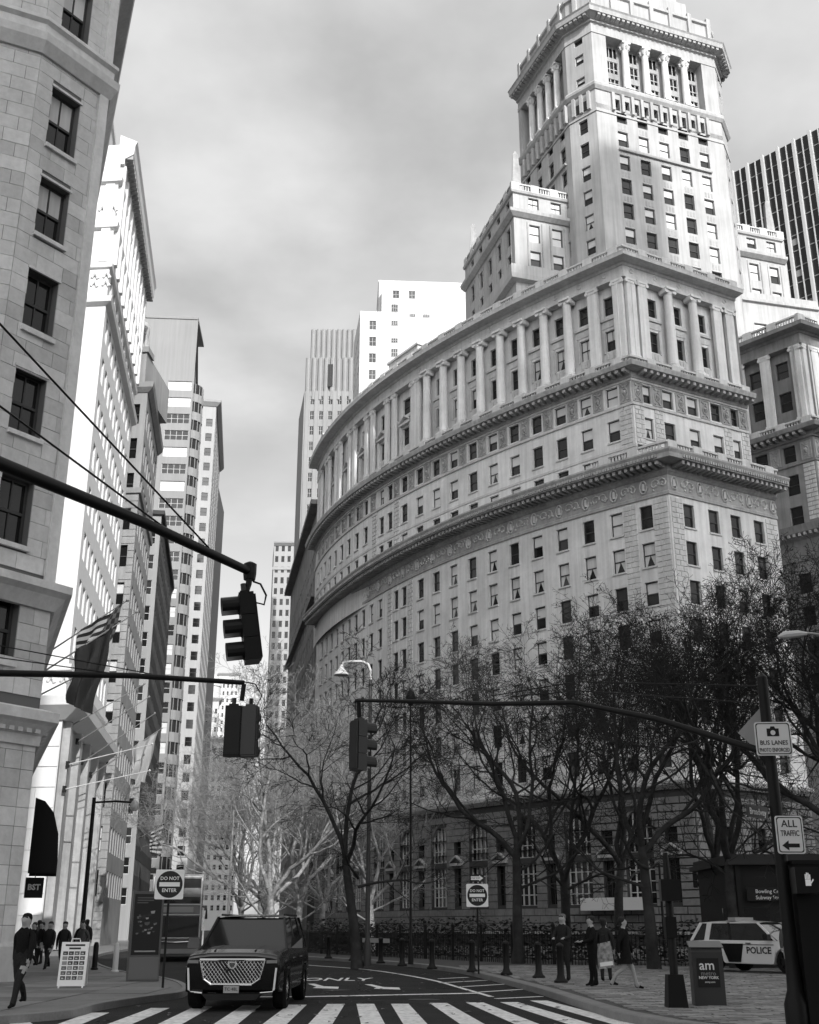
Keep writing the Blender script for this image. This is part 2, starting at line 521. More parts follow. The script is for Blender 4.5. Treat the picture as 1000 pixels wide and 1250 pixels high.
# ---- lower block walls
wl_ = MB()
facade(wl_, PL, 0, 69, 12.4, 38.3, colsL, rowsL, .34, step=2.0)
facade(wl_, SLF, 0, SL_LEN, 12.4, 38.3, colsLS, rowsL, .34)
wl_.quad(*[(x, y, z) for (x, y), z in ((F2(SLF, SL_LEN), 0), (SLF(SL_LEN, 0, -14)[:2], 0), (SLF(SL_LEN, 0, -14)[:2], 43), (F2(SLF, SL_LEN), 43))])
bpart(wl_, 'wall', LIME)
for c, w in colsL:
    for r, h in rowsL:
        st = None
        if 31 < r < 32.5 and c < 30: st = 'ct' if WR.random() < .7 else 'bt'
        if c > 36 and st is None: st = 'dd' if WR.random() < .72 else None
        bwin(PL, c, r, w, h, big, style=st)
for c, w in colsLS:
    for r, h in rowsL: bwin(SLF, c, r, w, h, big, style='gd' if WR.random() < .7 else None)
sill = MB()
for c, w in colsL:
    for r, h in rowsL: sill.fbox(PL, c - w / 2 - .1, c + w / 2 + .1, r - .16, r - .002, -.05, .12)
for c, w in colsLS:
    for r, h in rowsL: sill.fbox(SLF, c - w / 2 - .1, c + w / 2 + .1, r - .16, r - .002, -.05, .12)
for c, w in colsM:
    for r, h in rowsM: sill.fbox(PM, c - w / 2 - .1, c + w / 2 + .1, r - .16, r - .002, -.05, .12)
for c, w in colsMS:
    for r, h in rowsM: sill.fbox(SMF, c - w / 2 - .1, c + w / 2 + .1, r - .16, r - .002, -.05, .12)
bpart(sill, 'sill_row', LIME2, kind='stuff')

lineL = [F2(SLF, SL_LEN)] + pline(PL, 0, 69)
lineM = [F2(SMF, SM_LEN)] + pline(PM, 0, 67)
# frieze and big cornice of the lower block
fz = MB()
fz.sweep(lineL, [(-.3, 38.3), (.14, 38.3), (.14, 38.6), (.02, 38.7), (.02, 40.2), (.12, 40.25), (.3, 40.45), (-.3, 40.45)])
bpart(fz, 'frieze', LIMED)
cz = MB()
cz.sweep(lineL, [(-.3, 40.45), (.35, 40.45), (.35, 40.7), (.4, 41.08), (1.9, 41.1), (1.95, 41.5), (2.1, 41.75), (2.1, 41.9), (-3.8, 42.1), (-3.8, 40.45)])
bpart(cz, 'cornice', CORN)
modillions(lineL, .62, .15, .3, 1.7, 40.72, 41.07)
modillions(lineL, .3, .09, 1.85, 2.06, 41.2, 41.48, 'dentil_row')
# scroll relief: shield, wreath and leaf clumps that repeat along the frieze
rel = MB(); RR = random.Random(3)
def scroll(p, n, t, k):
    def q(a, z, w): return (p[0] + t[0] * a + n[0] * w, p[1] + t[1] * a + n[1] * w, z)
    if k % 3 == 0:
        pts = [q(.36 * math.cos(a), 39.45 + .62 * math.sin(a), .1) for a in [i * math.pi / 5 for i in range(11)]]
        rel.tube(pts, .09, 4, cap=False)
        rel.tube([q(0, 39.1, .06), q(0, 39.8, .06)], [.2, .16], 5)
    else:
        sg = 1 if k % 3 == 1 else -1
        pts = [q(sg * (.1 + (.5 - .045 * i) * math.cos(i * .75)), 39.45 + (.55 - .05 * i) * math.sin(i * .75), .08) for i in range(9)]
        rel.tube(pts, .08, 4, cap=False)
        for _ in range(3):
            a, z = RR.uniform(-.55, .55), 39.45 + RR.uniform(-.5, .5)
            rel.tube([q(a, z, .02), q(a + RR.uniform(-.2, .2), z + RR.uniform(-.2, .2), .14)], [.13, .05], 4)
spaced(lineL, 1.05, scroll, .5)
bpart(rel, 'frieze_relief', LIME2, kind='stuff')
balustrade([F2(SLF, SL_LEN)] + pline(PL, 0, 7.5), 42.0, 1.25, .6, start=1.2)

# quoins
QU = random.Random(5); QM = {}
def quoin_mesh(l, h):
    k = (round(l, 2), round(h, 2))
    if k not in QM:
        b = MB(); g = .02
        b.hexa([(-l / 2 + g, -.05, g), (l / 2 - g, -.05, g), (l / 2 - g - .03, .05, g + .03), (-l / 2 + g + .03, .05, g + .03),
                (-l / 2 + g, -.05, h - g), (l / 2 - g, -.05, h - g), (l / 2 - g - .03, .05, h - g - .03), (-l / 2 + g + .03, .05, h - g - .03)])
        QM[k] = b.mesh('quoin', LIME2)
    return QM[k]
def quoins(M, u0, u1, v0, v1, h=.5, hide=()):
    k = 0; v = v0
    while v + h <= v1 + .01:
        w = u1 - u0
        cuts = [u0, u0 + w * (.62 if k % 2 else .38), u1]
        for a, b in zip(cuts, cuts[1:]):
            if not any(hu0 < (a + b) / 2 < hu1 and hv0 - h < v < hv1 for hu0, hu1, hv0, hv1 in hide):
                o = link('quoin', quoin_mesh(b - a, h), big, None, orient(M((a + b) / 2, v, .02), M.nrm((a + b) / 2)))
                o.matrix_parent_inverse = big_inv
        v += h; k += 1
quoins(PL, .15, 1.65, 26.6, 38.2); quoins(SLF, .15, 1.55, 26.6, 38.2); quoins(PL, 3.35, 4.75, 27.6, 38.2)
quoins(SLF, 12.1, 13.7, 27.6, 38.2)
quoins(PM, .15, 1.5, 43.2, 49.2); quoins(SMF, .15, 1.3, 43.2, 49.2); quoins(SMF, 2.6, 3.7, 43.2, 49.2)
quoins(SMF, 11.6, 12.65, 43.2, 49.2); quoins(SMF, 13.95, 15.0, 43.2, 49.2)
quoins(PM, 34.6, 35.8, 43.2, 49.2); quoins(PM, 39.9, 41.1, 43.2, 49.2)
quoins(PL, 35.0, 36.1, 28.6, 38.2); quoins(PL, 39.8, 40.9, 28.6, 38.2)

# ---- rusticated base with arched windows
base_cols = [(5.4 + 6.2 * k, 2.7) for k in range(10)]
mid_cols = [(2.3 + 6.2 * k, 1.1) for k in range(10)]
bs = MB()
allb = sorted(base_cols + mid_cols)
us = grid_breaks(allb, 0, 70); vb = [0, 1.2, 3.4, 7.0, 7.5, 8.2, 9.6, 10.9, 12.4]
holes = set()
for i in range(len(us) - 1):
    uc = (us[i] + us[i + 1]) / 2
    if any(abs(uc - c) < w / 2 for c, w in base_cols): holes |= {(i, 2), (i, 4), (i, 5), (i, 6)}
    if any(abs(uc - c) < w / 2 for c, w in mid_cols): holes |= {(i, 2), (i, 5)}
bs.wall(PL, us, vb, holes, .55)
sc_cols = [(3.2, 1.6), (7.0, 1.6), (10.8, 1.6)]
us2 = grid_breaks(sc_cols, 0, SL_LEN); holes2 = set()
for i in range(len(us2) - 1):
    if any(abs((us2[i] + us2[i + 1]) / 2 - c) < w / 2 for c, w in sc_cols): holes2 |= {(i, 2), (i, 4), (i, 5)}
bs.wall(SLF, us2, vb, holes2, .55)
bpart(bs, 'base_wall', mat('stone_joint', .05, .95))
lg = MB()
lg.sweep(lineL, [(-.2, 12.4), (.25, 12.4), (.6, 12.75), (.6, 13.0), (.1, 13.15), (-.2, 13.15)])
bpart(lg, 'string_course', LIMED); lg = MB()
lg.sweep(lineL, [(-.2, 1.0), (.14, 1.0), (.14, 1.25), (-.2, 1.25)])
bpart(lg, 'string_course', LIMED)
SMm = {}
def stone_mesh(l, h, mt, nm='stone', dep=.09):
    k = (round(l, 2), round(h, 2), mt.name, nm, dep)
    if k not in SMm:
        g = .03
        SMm[k] = MB().hexa([(-l / 2 + g, -.04, g), (l / 2 - g, -.04, g), (l / 2 - g - .04, dep, g + .04), (-l / 2 + g + .04, dep, g + .04),
                (-l / 2 + g, -.04, h - g), (l / 2 - g, -.04, h - g), (l / 2 - g - .04, dep, h - g - .04), (-l / 2 + g + .04, dep, h - g - .04)]).mesh(nm, mt)
    return SMm[k]
n_st = 0; rest = MB()
def rust(M, u0, u1, v0, v1, openings, near):
    global n_st
    h = .62; v = v0; k = 0
    while v + h < v1:
        segs = [(u0, u1)]
        for (a, b, c, d) in openings:
            if c - .02 < v + h * .5 < d + .02:
                ns = []
                for x, y in segs:
                    if b <= x or a >= y: ns.append((x, y)); continue
                    if a > x: ns.append((x, a))
                    if b < y: ns.append((b, y))
                segs = ns
        for x, y in segs:
            n = max(1, round((y - x) / 1.25)); l = (y - x) / n
            off = (l / 2 if k % 2 and n > 1 else 0)
            edges = [x] + [x + off + l * i for i in range(0 if off else 1, n)] + [y]
            for a, b in zip(edges, edges[1:]):
                if b - a < .15: continue
                if near and n_st < 285:
                    o = link('stone', stone_mesh(b - a, h, RUST), big, None, orient(M((a + b) / 2, v, .0), M.nrm((a + b) / 2)))
                    o.matrix_parent_inverse = big_inv; n_st += 1
                else: rest.fbox(M, a + .03, b - .03, v + .03, v + h - .03, -.03, .07)
        v += h; k += 1
opW = [(c - w / 2, c + w / 2, 3.4, 10.9) for c, w in base_cols] + [(c - w / 2, c + w / 2, 3.4, 7.0) for c, w in mid_cols] + [(c - w / 2, c + w / 2, 8.2, 9.6) for c, w in mid_cols]
opS = [(c - w / 2, c + w / 2, 3.4, 7.0) for c, w in sc_cols] + [(c - w / 2, c + w / 2, 7.5, 9.6) for c, w in sc_cols]
rust(SLF, .02, SL_LEN, 1.3, 12.4, opS, True); rust(PL, .02, 13, 1.3, 12.4, opW, True); rust(PL, 13, 66, 1.3, 12.4, opW, False)
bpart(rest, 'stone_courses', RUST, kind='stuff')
def arched_window(M, u, w, parent):
    """tall two stage window with spandrel and round head"""
    p = M(u, 3.4, -.4); o = thing_part('arched_window', parent, orient(p, M.nrm(u)), w)
    return o
AW = {}
def thing_part(name, parent, mtx, w):
    if w not in AW:
        f = MB(); H1, H2, H3 = 3.6, 4.1, 7.5
        for x in [-w / 2 + .06 + (w - .12) * i / 4 for i in range(5)]:
            f.box(x - .05, x + .05, -.06, .06, 0, H1); f.box(x - .05, x + .05, -.06, .06, H2, H3)
        for z in (0, .9, 1.8, 2.7, H1 - .05, H2 + .05, 5.2, 6.1): f.box(-w / 2, w / 2, -.045, .045, z - .04, z + .04)
        # stone arch head filling the opening's upper corners
        g = MB(); r = w / 2; zc = H3 - r; n = 10
        for sg in (-1, 1):
            pts = [(sg * r, zc)] + [(sg * r * math.cos(a), zc + r * math.sin(a)) for a in [math.pi / 2 * i / n for i in range(1, n + 1)]] + [(0, H3), (sg * r, H3)]
            for i in range(len(pts) - 3):
                a, b = pts[i], pts[i + 1]
                g.quad((a[0], .3, a[1]), (b[0], .3, b[1]), (b[0], .3, H3), (a[0], .3, H3))
                g.quad((a[0], .3, a[1]), (b[0], .3, b[1]), (b[0], -.1, b[1]), (a[0], -.1, a[1]))
        AW[w] = (f.mesh('arched_window', FRAME_L if w > 2 else FRAME), MB().box(-w / 2, w / 2, -.12, -.06, 0, 7.5).mesh('pane', GLASS), g.mesh('arch_head', RUST))
    f, p, g = AW[w]
    o = link(name, f, parent, None, mtx); o.matrix_parent_inverse = big_inv
    link('pane', p, o); link('arch_head', g, o)
    return o
for c, w in base_cols: arched_window(PL, c, w, big)
for c, w in mid_cols:
    bwin(PL, c, 3.4, w, 3.6, big, depth=.4, style='dd', bars=True); bwin(PL, c, 8.2, w, 1.4, big, depth=.4, style='dd')
for c, w in sc_cols:
    bwin(SLF, c, 3.4, w, 3.6, big, depth=.4, style='dd', bars=True); bwin(SLF, c, 7.5, w, 2.1, big, depth=.4, style='gd', bars=True)
# pedimented hoods over the small base windows
for c, w in mid_cols:
    hd = MB()
    hd.fbox(PL, c - .9, c + .9, 7.15, 7.4, 0, .35)
    for sg in (-1, 1):
        hd.hexa([PL(c + sg * .95, 7.4, 0), PL(c, 7.95, 0), PL(c, 7.95, .4), PL(c + sg * .95, 7.4, .4), PL(c + sg * .95, 7.55, 0), PL(c, 8.12, 0), PL(c, 8.12, .4), PL(c + sg * .95, 7.55, .4)])
    bpart(hd, 'window_hood', LIMED)

# ---- upper block, plain storeys and window frieze
wm = MB()
facade(wm, PM, 0, 67, 38, 49.2, colsM, rowsM, .34, step=2.0)
facade(wm, SMF, 0, SM_LEN, 38, 49.2, colsMS, rowsM, .34)
facade(wm, PM, 0, 67, 49.2, 52.0, colsM, rowsF, .3, step=2.0)
facade(wm, SMF, 0, SM_LEN, 49.2, 52.0, colsMS, rowsF, .3)
e0, e1 = F2(SMF, SM_LEN), SMF(SM_LEN, 0, -13)[:2]
wm.quad((*e0, 36), (*e1, 36), (*e1, 65), (*e0, 65))
bpart(wm, 'wall', LIME)
for c, w in colsM:
    for r, h in rowsM + rowsF: bwin(PM, c, r, w, h, big, style=('dd' if c > 34 and WR.random() < .7 else None))
for c, w in colsMS:
    for r, h in rowsM + rowsF: bwin(SMF, c, r, w, h, big, style='bg' if WR.random() < .6 else None)
for pf in ([(-.1, 49.15), (.16, 49.15), (.2, 49.4), (-.1, 49.4)], [(-.1, 44.75), (.07, 44.75), (.07, 45.0), (-.1, 45.0)], [(-.1, 51.75), (.12, 51.75), (.12, 51.98), (-.1, 51.98)]):
    bpart(MB().sweep(lineM, pf), 'string_course', LIME2)
CM = None
def cartouche(M, u):
    global CM
    if CM is None:
        b = MB()
        b.box(-.62, .62, -.02, .03, 0, 2.1); b.box(-.62, -.54, .03, .09, 0, 2.1); b.box(.54, .62, .03, .09, 0, 2.1); b.box(-.54, .54, .03, .09, 0, .09); b.box(-.54, .54, .03, .09, 2.01, 2.1)
        b.tube([(.3 * math.cos(a), .08, 1.02 + .5 * math.sin(a)) for a in [i * math.pi / 6 for i in range(13)]], .07, 5, cap=False)
        b.tube([(0, .03, .75), (0, .16, 1.02), (0, .03, 1.3)], [.12, .2, .12], 6)
        for sg in (-1, 1): b.tube([(sg * .36, .06, 1.9), (sg * .12, .1, 1.65)], [.1, .06], 5); b.tube([(sg * .34, .06, .2), (sg * .1, .1, .42)], [.1, .06], 5)
        CM = b.mesh('cartouche', LIMED)
    o = link('cartouche', CM, big, None, orient(M(u, 49.55, .0), M.nrm(u))); o.matrix_parent_inverse = big_inv
for a, b in zip(colsM, colsM[1:]):
    if b[0] - a[0] > 2.4: cartouche(PM, (a[0] + b[0]) / 2)
cartouche(PM, .75)
for u in (.65, 3.1, 6.1, 9.25, 12.1, 14.4): cartouche(SMF, u)
# cornice under the colonnade
c2 = MB()
c2.sweep(lineM, [(-.3, 52.0), (.2, 52.0), (.3, 52.25), (.35, 52.6), (1.5, 52.62), (1.6, 53.0), (1.6, 53.12), (-.3, 53.2)])
bpart(c2, 'cornice', CORN)
modillions(lineM, .78, .17, .25, 1.35, 52.26, 52.6)
balustrade(lineM, 53.15, .95, .62, start=.6)

# ---- colonnade storeys
rowsC = [(53.6, 1.25), (56.1, 2.35), (60.15, 2.1)]
colC = [(2.3 + 3.13 * k, 1.4) for k in range(10)] + [(34.2, 1.7), (39.7, 1.7), (45.2, 1.7), (50.7, 1.7), (56.2, 1.7), (61.7, 1.7)] + \
       [(37.0, .95), (42.5, .95), (48.0, .95), (53.5, .95), (59.0, .95), (64.5, .95)]
colC.sort()
colCS = [(4.0, 1.35), (7.3, 1.35), (10.6, 1.35)]
RECESS = -.75
class Off:
    def __init__(s, M, d): s.M = M; s.d = d
    def __call__(s, u, v, w=0): return s.M(u, v, w + s.d)
    def nrm(s, u): return s.M.nrm(u)
PC, SC_ = Off(PM, RECESS), Off(SMF, RECESS)
wc = MB()
facade(wc, PC, -.4, 67, 53.1, 63.4, colC, rowsC, .3, step=2.0)
facade(wc, SC_, -.4, SM_LEN, 53.1, 63.4, colCS, rowsC, .3)
bpart(wc, 'colonnade_wall', LIME)
for c, w in colC:
    for i, (r, h) in enumerate(rowsC):
        bwin(PC, c, r, w, h, big, name='colonnade_window', bars=(i == 1), style='dd' if (i == 2 or c > 32) else None)
for c, w in colCS:
    for i, (r, h) in enumerate(rowsC): bwin(SC_, c, r, w, h, big, name='colonnade_window', bars=(i == 1), style='dd' if i else None)
# spandrel panels between the storeys
spn = MB()
for M, cs in ((PC, colC), (SC_, colCS)):
    for c, w in cs:
        spn.fbox(M, c - w / 2, c + w / 2, 55.0, 55.95, 0, .1); spn.fbox(M, c - w / 2 - .45, c + w / 2 + .45, 59.55, 59.8, 0, .22)
        spn.fbox(M, c - w / 2 - .3, c + w / 2 + .3, 58.75, 59.5, 0, .07)
        spn.fbox(M, c - w / 2 - .2, c - w / 2, 55.95, 58.6, 0, .12); spn.fbox(M, c + w / 2, c + w / 2 + .2, 55.95, 58.6, 0, .12)
        for q in (-.3, 0, .3): spn.fbox(M, c + q * w - .12, c + q * w + .12, 55.15, 55.8, .1, .16)
bpart(spn, 'spandrel_panel', LIME2, kind='stuff')
# pediments over the large far windows
pd = MB()
for c in (34.2, 39.7, 45.2, 50.7, 56.2, 61.7):
    pd.fbox(PC, c - 1.25, c + 1.25, 58.7, 58.95, 0, .45)
    for sg in (-1, 1):
        pd.hexa([PC(c + sg * 1.3, 58.95, 0), PC(c, 59.75, 0), PC(c, 59.75, .5), PC(c + sg * 1.3, 58.95, .5), PC(c + sg * 1.3, 59.1, 0), PC(c, 59.95, 0), PC(c, 59.95, .5), PC(c + sg * 1.3, 59.1, .5)])
        pd.fbox(PC, c + sg * 1.1 - .14, c + sg * 1.1 + .14, 54.3, 58.7, 0, .3)
bpart(pd, 'window_pediment', LIME2)
def column_mesh(z0, z1, r, corinth=False):
    b = MB(); H = z1 - z0
    b.box(-r * 1.35, r * 1.35, -r * 1.35, r * 1.35, 0, .28)
    b.lathe([(r * 1.3, .28), (r * 1.32, .42), (r * 1.1, .5), (r * 1.15, .62), (r, .72), (r * 1.0, H * .35), (r * .86, H - .75), (r * .95, H - .7), (r * .86, H - .62), (r * .9, H - .5)], 14)
    if corinth:
        b.lathe([(r * .88, H - 1.1), (r * .95, H - .9), (r * 1.05, H - .6), (r * 1.35, H - .2)], 10)
        for i in range(8):
            a = i * math.pi / 4
            b.tube([(r * math.cos(a), r * math.sin(a), H - 1.05), (r * 1.35 * math.cos(a), r * 1.35 * math.sin(a), H - .55)], [.1, .14], 4)
    else:
        for sg in (-1, 1):
            b.tube([(sg * r * 1.0, -r * .95, H - .42), (sg * r * 1.0, r * 1.0, H - .42)], r * .46, 9)
        b.box(-r, r, -r * .85, r * .85, H - .5, H - .26)
    b.box(-r * 1.25, r * 1.25, -r * 1.25, r * 1.25, H - .26, H)
    return b.mesh('column', LIME, True)
colm = column_mesh(54.1, 63.4, .52)
def put(me, name, M, u, z, w):
    o = link(name, me, big, None, orient(M(u, z, w), M.nrm(u))); o.matrix_parent_inverse = big_inv; return o
for k in range(8): put(colm, 'column', PM, 2.3 + 3.13 * (k + 1.5), 54.1, .05)
for u in (5.65, 8.95): put(colm, 'column', SMF, u, 54.1, .05)
def pil_mesh(w, H, d):
    b = MB()
    b.box(-w / 2 - .15, w / 2 + .15, -.3, d + .15, 0, .35); b.box(-w / 2 - .07, w / 2 + .07, -.3, d + .07, .35, .6)
    b.box(-w / 2, w / 2, -.3, d, .6, H - .6); b.box(-w / 2 - .1, w / 2 + .1, -.3, d + .1, H - .25, H)
    for sg in (-1, 1): b.tube([(sg * (w / 2 + .02), d - .05, H - .42), (sg * (w / 2 + .02), d + .14, H - .42)], .2, 8)
    b.box(-w / 2, w / 2, -.3, d + .04, H - .6, H - .25)
    return b.mesh('pilaster', LIME)
pm1 = pil_mesh(1.15, 9.3, .1); pm2 = pil_mesh(.8, 9.3, .05)
for u in (.85, 3.87): put(pm1, 'pilaster', PM, u, 54.1, -.05)
for u in (.85, 2.3, 12.4, 14.1): put(pm1, 'pilaster', SMF, u, 54.1, -.05)
for u in (31.9, 36.15, 37.85, 41.65, 43.35, 47.15, 48.85, 52.65, 54.35, 58.15, 59.85, 63.65, 65.35, 66.6): put(pm2, 'pilaster', PM, u, 54.1, -.05)
put(pm1, 'pilaster', PM, 30.8, 54.1, .1)
en = MB()
en.sweep(lineM, [(-1.2, 63.4), (.15, 63.4), (.15, 63.75), (.05, 63.8), (.05, 64.7), (.2, 64.75), (.3, 65.0), (1.4, 65.02), (1.45, 65.3), (1.5, 65.45), (-3.0, 65.5), (-1.2, 65.3)])
bpart(en, 'entablature', LIME2)
rd = MB()
def roundel(p, n, t, k):
    def q(a, w, z): return (p[0] + t[0] * a + n[0] * w, p[1] + t[1] * a + n[1] * w, z)
    rd.tube([q(.24 * math.cos(a), .08, 64.25 + .24 * math.sin(a)) for a in [i * math.pi / 5 for i in range(11)]], .05, 4, cap=False)
spaced(lineM, 3.13, roundel, 1.6)
bpart(rd, 'roundel_row', LIME2, kind='stuff')
balustrade(lineM, 65.45, 1.4, .3, start=.4)
for u in (33.5, 63.5):
    fin = MB()
    fin.fbox(PM, u - 3.2, u + 3.2, 65.5, 67.6, -.9, .35); fin.fbox(PM, u - 3.4, u + 3.4, 67.6, 67.85, -1.0, .55)
    bpart(fin, 'parapet_block', LIME2)
# roofs
rf = MB()
rp = lineM + [(25, 170), (60, 170), (60, 135), SMF(SM_LEN, 0, -13)[:2]]
rf.quad(*[(x, y, 65.2) for x, y in rp])
rl = lineL + [PM.at(67)[0]] + list(reversed(pline(PM, 0, 70)))
for i in range(33):
    a, b = i * 2.0, i * 2.0 + 2.0
    rf.quad(PL(a, 42.0, -.2), PL(b, 42.0, -.2), PM(b, 42.05, -.5), PM(a, 42.05, -.5))
rf.quad(SLF(-.5, 42.02, -.2), SLF(SL_LEN, 42.02, -.2), SMF(SM_LEN, 42.04, -.5), SMF(0, 42.04, -.5))
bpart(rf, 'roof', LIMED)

# ================= tower
T0, T1 = (23.4, 116.7), (41.0, 123.3)
TS = Frame(T0, 20.5, -1); TS_L = 18.8
TCW = Frame((20.4, 119.5), 317.0, -1); TC_L = 4.1          # chamfer, from west to the south corner
TW = Frame((20.4, 119.5), 111.3, 1); TW_L = 13.7
TCE = Frame(T1, 64.0, -1)
TE = Frame(TCE(4.1, 0)[:2], 110, -1)
lineT = [TE(14, 0)[:2], TCE(4.1, 0)[:2], T1, T0, (20.4, 119.5), TW(TW_L, 0)[:2]]
rowsT = [(68.5, 2.2), (72.0, 2.2), (75.5, 2.2), (79.0, 2.2), (82.4, 2.2), (86.0, 2.2), (89.6, 2.2), (93.2, 2.2), (94.0 + 2.75, 0.01)]
rowsT = [(68.4 + 3.53 * k, 2.25) for k in range(9)]
colsT = [(3.6 + 3.0 * k, 1.45) for k in range(5)]
rowsCh = [(70.6 + 3.5 * k, 2.1) for k in range(8)] + [(98.4, 1.5), (102.6, 1.2), (105.9, 1.5), (109.0, 1.6)]
tw = MB()
facade(tw, TS, 0, TS_L, 64, 98.2, colsT, rowsT, .45)
facade(tw, TS, 0, TS_L, 98.2, 101.4, [(3.1 + 1.4 * k, .75) for k in range(10)], [(98.5, 1.7)], .6)
facade(tw, TCW, 0, TC_L, 64, 112, [(2.05, 1.3)], rowsCh[:8] + rowsCh[9:], .35)
facade(tw, TCE, 0, TC_L, 64, 112, [(2.05, 1.3)], rowsCh[:8] + rowsCh[9:], .35)
colsTW = [(2.0 + 3.2 * k, 1.3) for k in range(4)]
facade(tw, TW, 0, TW_L, 64, 98.2, colsTW, rowsT, .45)
facade(tw, TW, 0, TW_L, 98.2, 101.4, [(1.2 + 1.3 * k, .7) for k in range(9)], [(98.5, 1.7)], .6)
# colonnade storey: solid ends and recessed back wall
TSR, TWR = Off(TS, -1.3), Off(TW, -1.3)
for M, L_, a, b in ((TS, TS_L, 2.1, 16.6), (TW, TW_L, .9, 12.9)):
    tw.fbox(M, 0, a, 101.4, 110.2, -1.3, 0); tw.fbox(M, b, L_, 101.4, 110.2, -1.3, 0)
tcol = [(3.6 + 3.0 * k, 1.75) for k in range(5)]; twcol = [(2.1 + 2.4 * k, 1.4) for k in range(5)]
facade(tw, TSR, 2.1, 16.6, 101.4, 110.2, tcol, [(102.6, 7.2)], .25)
facade(tw, TWR, .9, 12.9, 101.4, 110.2, twcol, [(102.6, 7.2)], .25)
tw.fbox(TE, 0, 14, 64, 112, -.3, 0)
bpart(tw, 'tower_wall', TOWER_ST)
for M, cs in ((TS, colsT), (TW, colsTW)):
    for c, w in cs:
        for r, h in rowsT:
            st = ('bb' if WR.random() < .3 else 'bg' if WR.random() < .5 else 'gd') if M is TS else 'dd'  # white blinds here put the panes' sun reflections into colour
            bwin(M, c, r, w, h, big, name='tower_window', style=st, depth=.32)
for r, h in rowsCh:
    if r == 98.4: continue
    bwin(TCW, 2.05, r, 1.3, h, big, name='tower_window'); bwin(TCE, 2.05, r, 1.3, h, big, name='tower_window', parts=True)
gl = MB()
bpart(MB().fbox(TS, 2.2, 16.6, 98.3, 100.4, -.64, -.6), 'loggia_glazing', GLASS); bpart(MB().fbox(TW, .8, 12.6, 98.3, 100.4, -.64, -.6), 'loggia_glazing', GLASS)
tf = MB(); tsp = MB()
for M, cs in ((TSR, tcol), (TWR, twcol)):
    for c, w in cs:
        bpart(MB().fbox(M, c - w / 2, c + w / 2, 102.6, 109.8, -.25, -.2), 'colonnade_glazing', GLASS)
        for q in (-.5, -.17, .17, .5): tf.fbox(M, c + q * w - .05, c + q * w + .05, 102.6, 109.8, -.2, -.1)
        for z in (102.7, 104.0, 106.2, 107.4, 109.7): tf.fbox(M, c - w / 2, c + w / 2, z - .05, z + .05, -.19, -.09)
        tsp.fbox(M, c - w / 2, c + w / 2, 104.6, 105.5, -.18, -.02); tsp.fbox(M, c - w / 2, c + w / 2, 107.4, 108.0, -.18, -.02)
bpart(tf, 'glazing_bars', FRAME_L, kind='stuff'); bpart(tsp, 'spandrel_panel', LIMED, kind='stuff')
sp2 = MB()
for M, cs in ((TS, colsT), (TW, colsTW)):
    for c, w in cs:
        for r, h in rowsT[:-1]:
            sp2.fbox(M, c - w / 2, c + w / 2, r + h + .06, r + h + 1.2, -.2, -.06)
            for q in (-.3, 0, .3): sp2.fbox(M, c + q * w - .13, c + q * w + .13, r + h + .25, r + h + .95, -.06, .02)
    a, b = cs[0][0] - .8, cs[-1][0] + .8
    sp2.fbox(M, a, b, 92.35, 92.6, 0, .3)
bpart(sp2, 'spandrel_panel', LIMED, kind='stuff')
tcm = column_mesh(102.4, 110.0, .5, True)
for k in range(4): put(tcm, 'column', TS, 5.1 + 3.0 * k, 102.3, -.45)
for k in range(4): put(tcm, 'column', TW, 3.3 + 2.4 * k, 102.3, -.45)
tb = MB()
tb.sweep(lineT, [(-.2, 101.0), (.15, 101.0), (.45, 101.4), (.5, 101.75), (.2, 102.2), (-1.3, 102.3), (-1.3, 101.0)])
bpart(tb, 'string_course', TOWER_ST); tb = MB()
tb.sweep(lineT, [(-.1, 97.6), (.12, 97.6), (.12, 97.85), (-.1, 97.85)])
bpart(tb, 'string_course', TOWER_ST); tb = MB()
tb.sweep(lineT, [(-1.4, 110.0), (.1, 110.0), (.1, 110.6), (.02, 110.65), (.02, 111.5), (.2, 111.6), (-1.4, 111.6)])
bpart(tb, 'string_course', TOWER_ST)
br = MB()
for M, n, s0, st in ((TS, 11, 2.4, 1.4), (TW, 10, .55, 1.3)):
    for k in range(n): br.fbox(M, s0 + st * k - .2, s0 + st * k + .2, 98.2, 100.9, .0, .38)
for k in range(3): br.fbox(TCW, .9 + 1.15 * k - .2, .9 + 1.15 * k + .2, 98.2, 100.9, 0, .38)
bpart(br, 'bracket_row', TOWER_ST, kind='stuff')
bpart(MB().fbox(TCW, 1.1, 3.0, 98.4, 99.9, .01, .03), 'tower_window', GLASS)
tcz = MB()
tcz.sweep(lineT, [(-1.0, 111.6), (.3, 111.6), (.3, 111.9), (1.1, 112.3), (1.35, 112.3), (1.45, 112.9), (1.6, 113.1), (-1.0, 113.3)])
bpart(tcz, 'tower_cornice', TOWER_ST)
modillions(lineT, .72, .2, .25, 1.25, 111.95, 112.35, m=LIMED)
at = MB()
at.sweep(lineT, [(-.4, 113.2), (-.4, 117.2), (-.1, 117.3), (-.1, 117.7), (-.8, 117.7), (-.8, 113.2)])
spaced(lineT, 3.0, lambda p, n, t, k: obox(at, p, t, n, .3, -.4, -.05, 113.2, 118.3), .3)
bpart(at, 'attic_parapet', TOWER_ST)
top = MB()
# stepped pyramid crown above
cx, cy = 29.3, 127.5
for i, (r, z0, z1) in enumerate(((9.6, 113, 121), (8.4, 121, 124.5), (7.2, 124.5, 128), (6, 128, 131.5), (4.8, 131.5, 135), (3.4, 135, 139))):
    a0 = R(20.5 + 45)
    top.prism([(cx + r * math.cos(a0 + math.pi / 2 * j), cy + r * math.sin(a0 + math.pi / 2 * j)) for j in range(4)], z0, z1)
bpart(top, 'pyramid_crown', TOWER_ST)

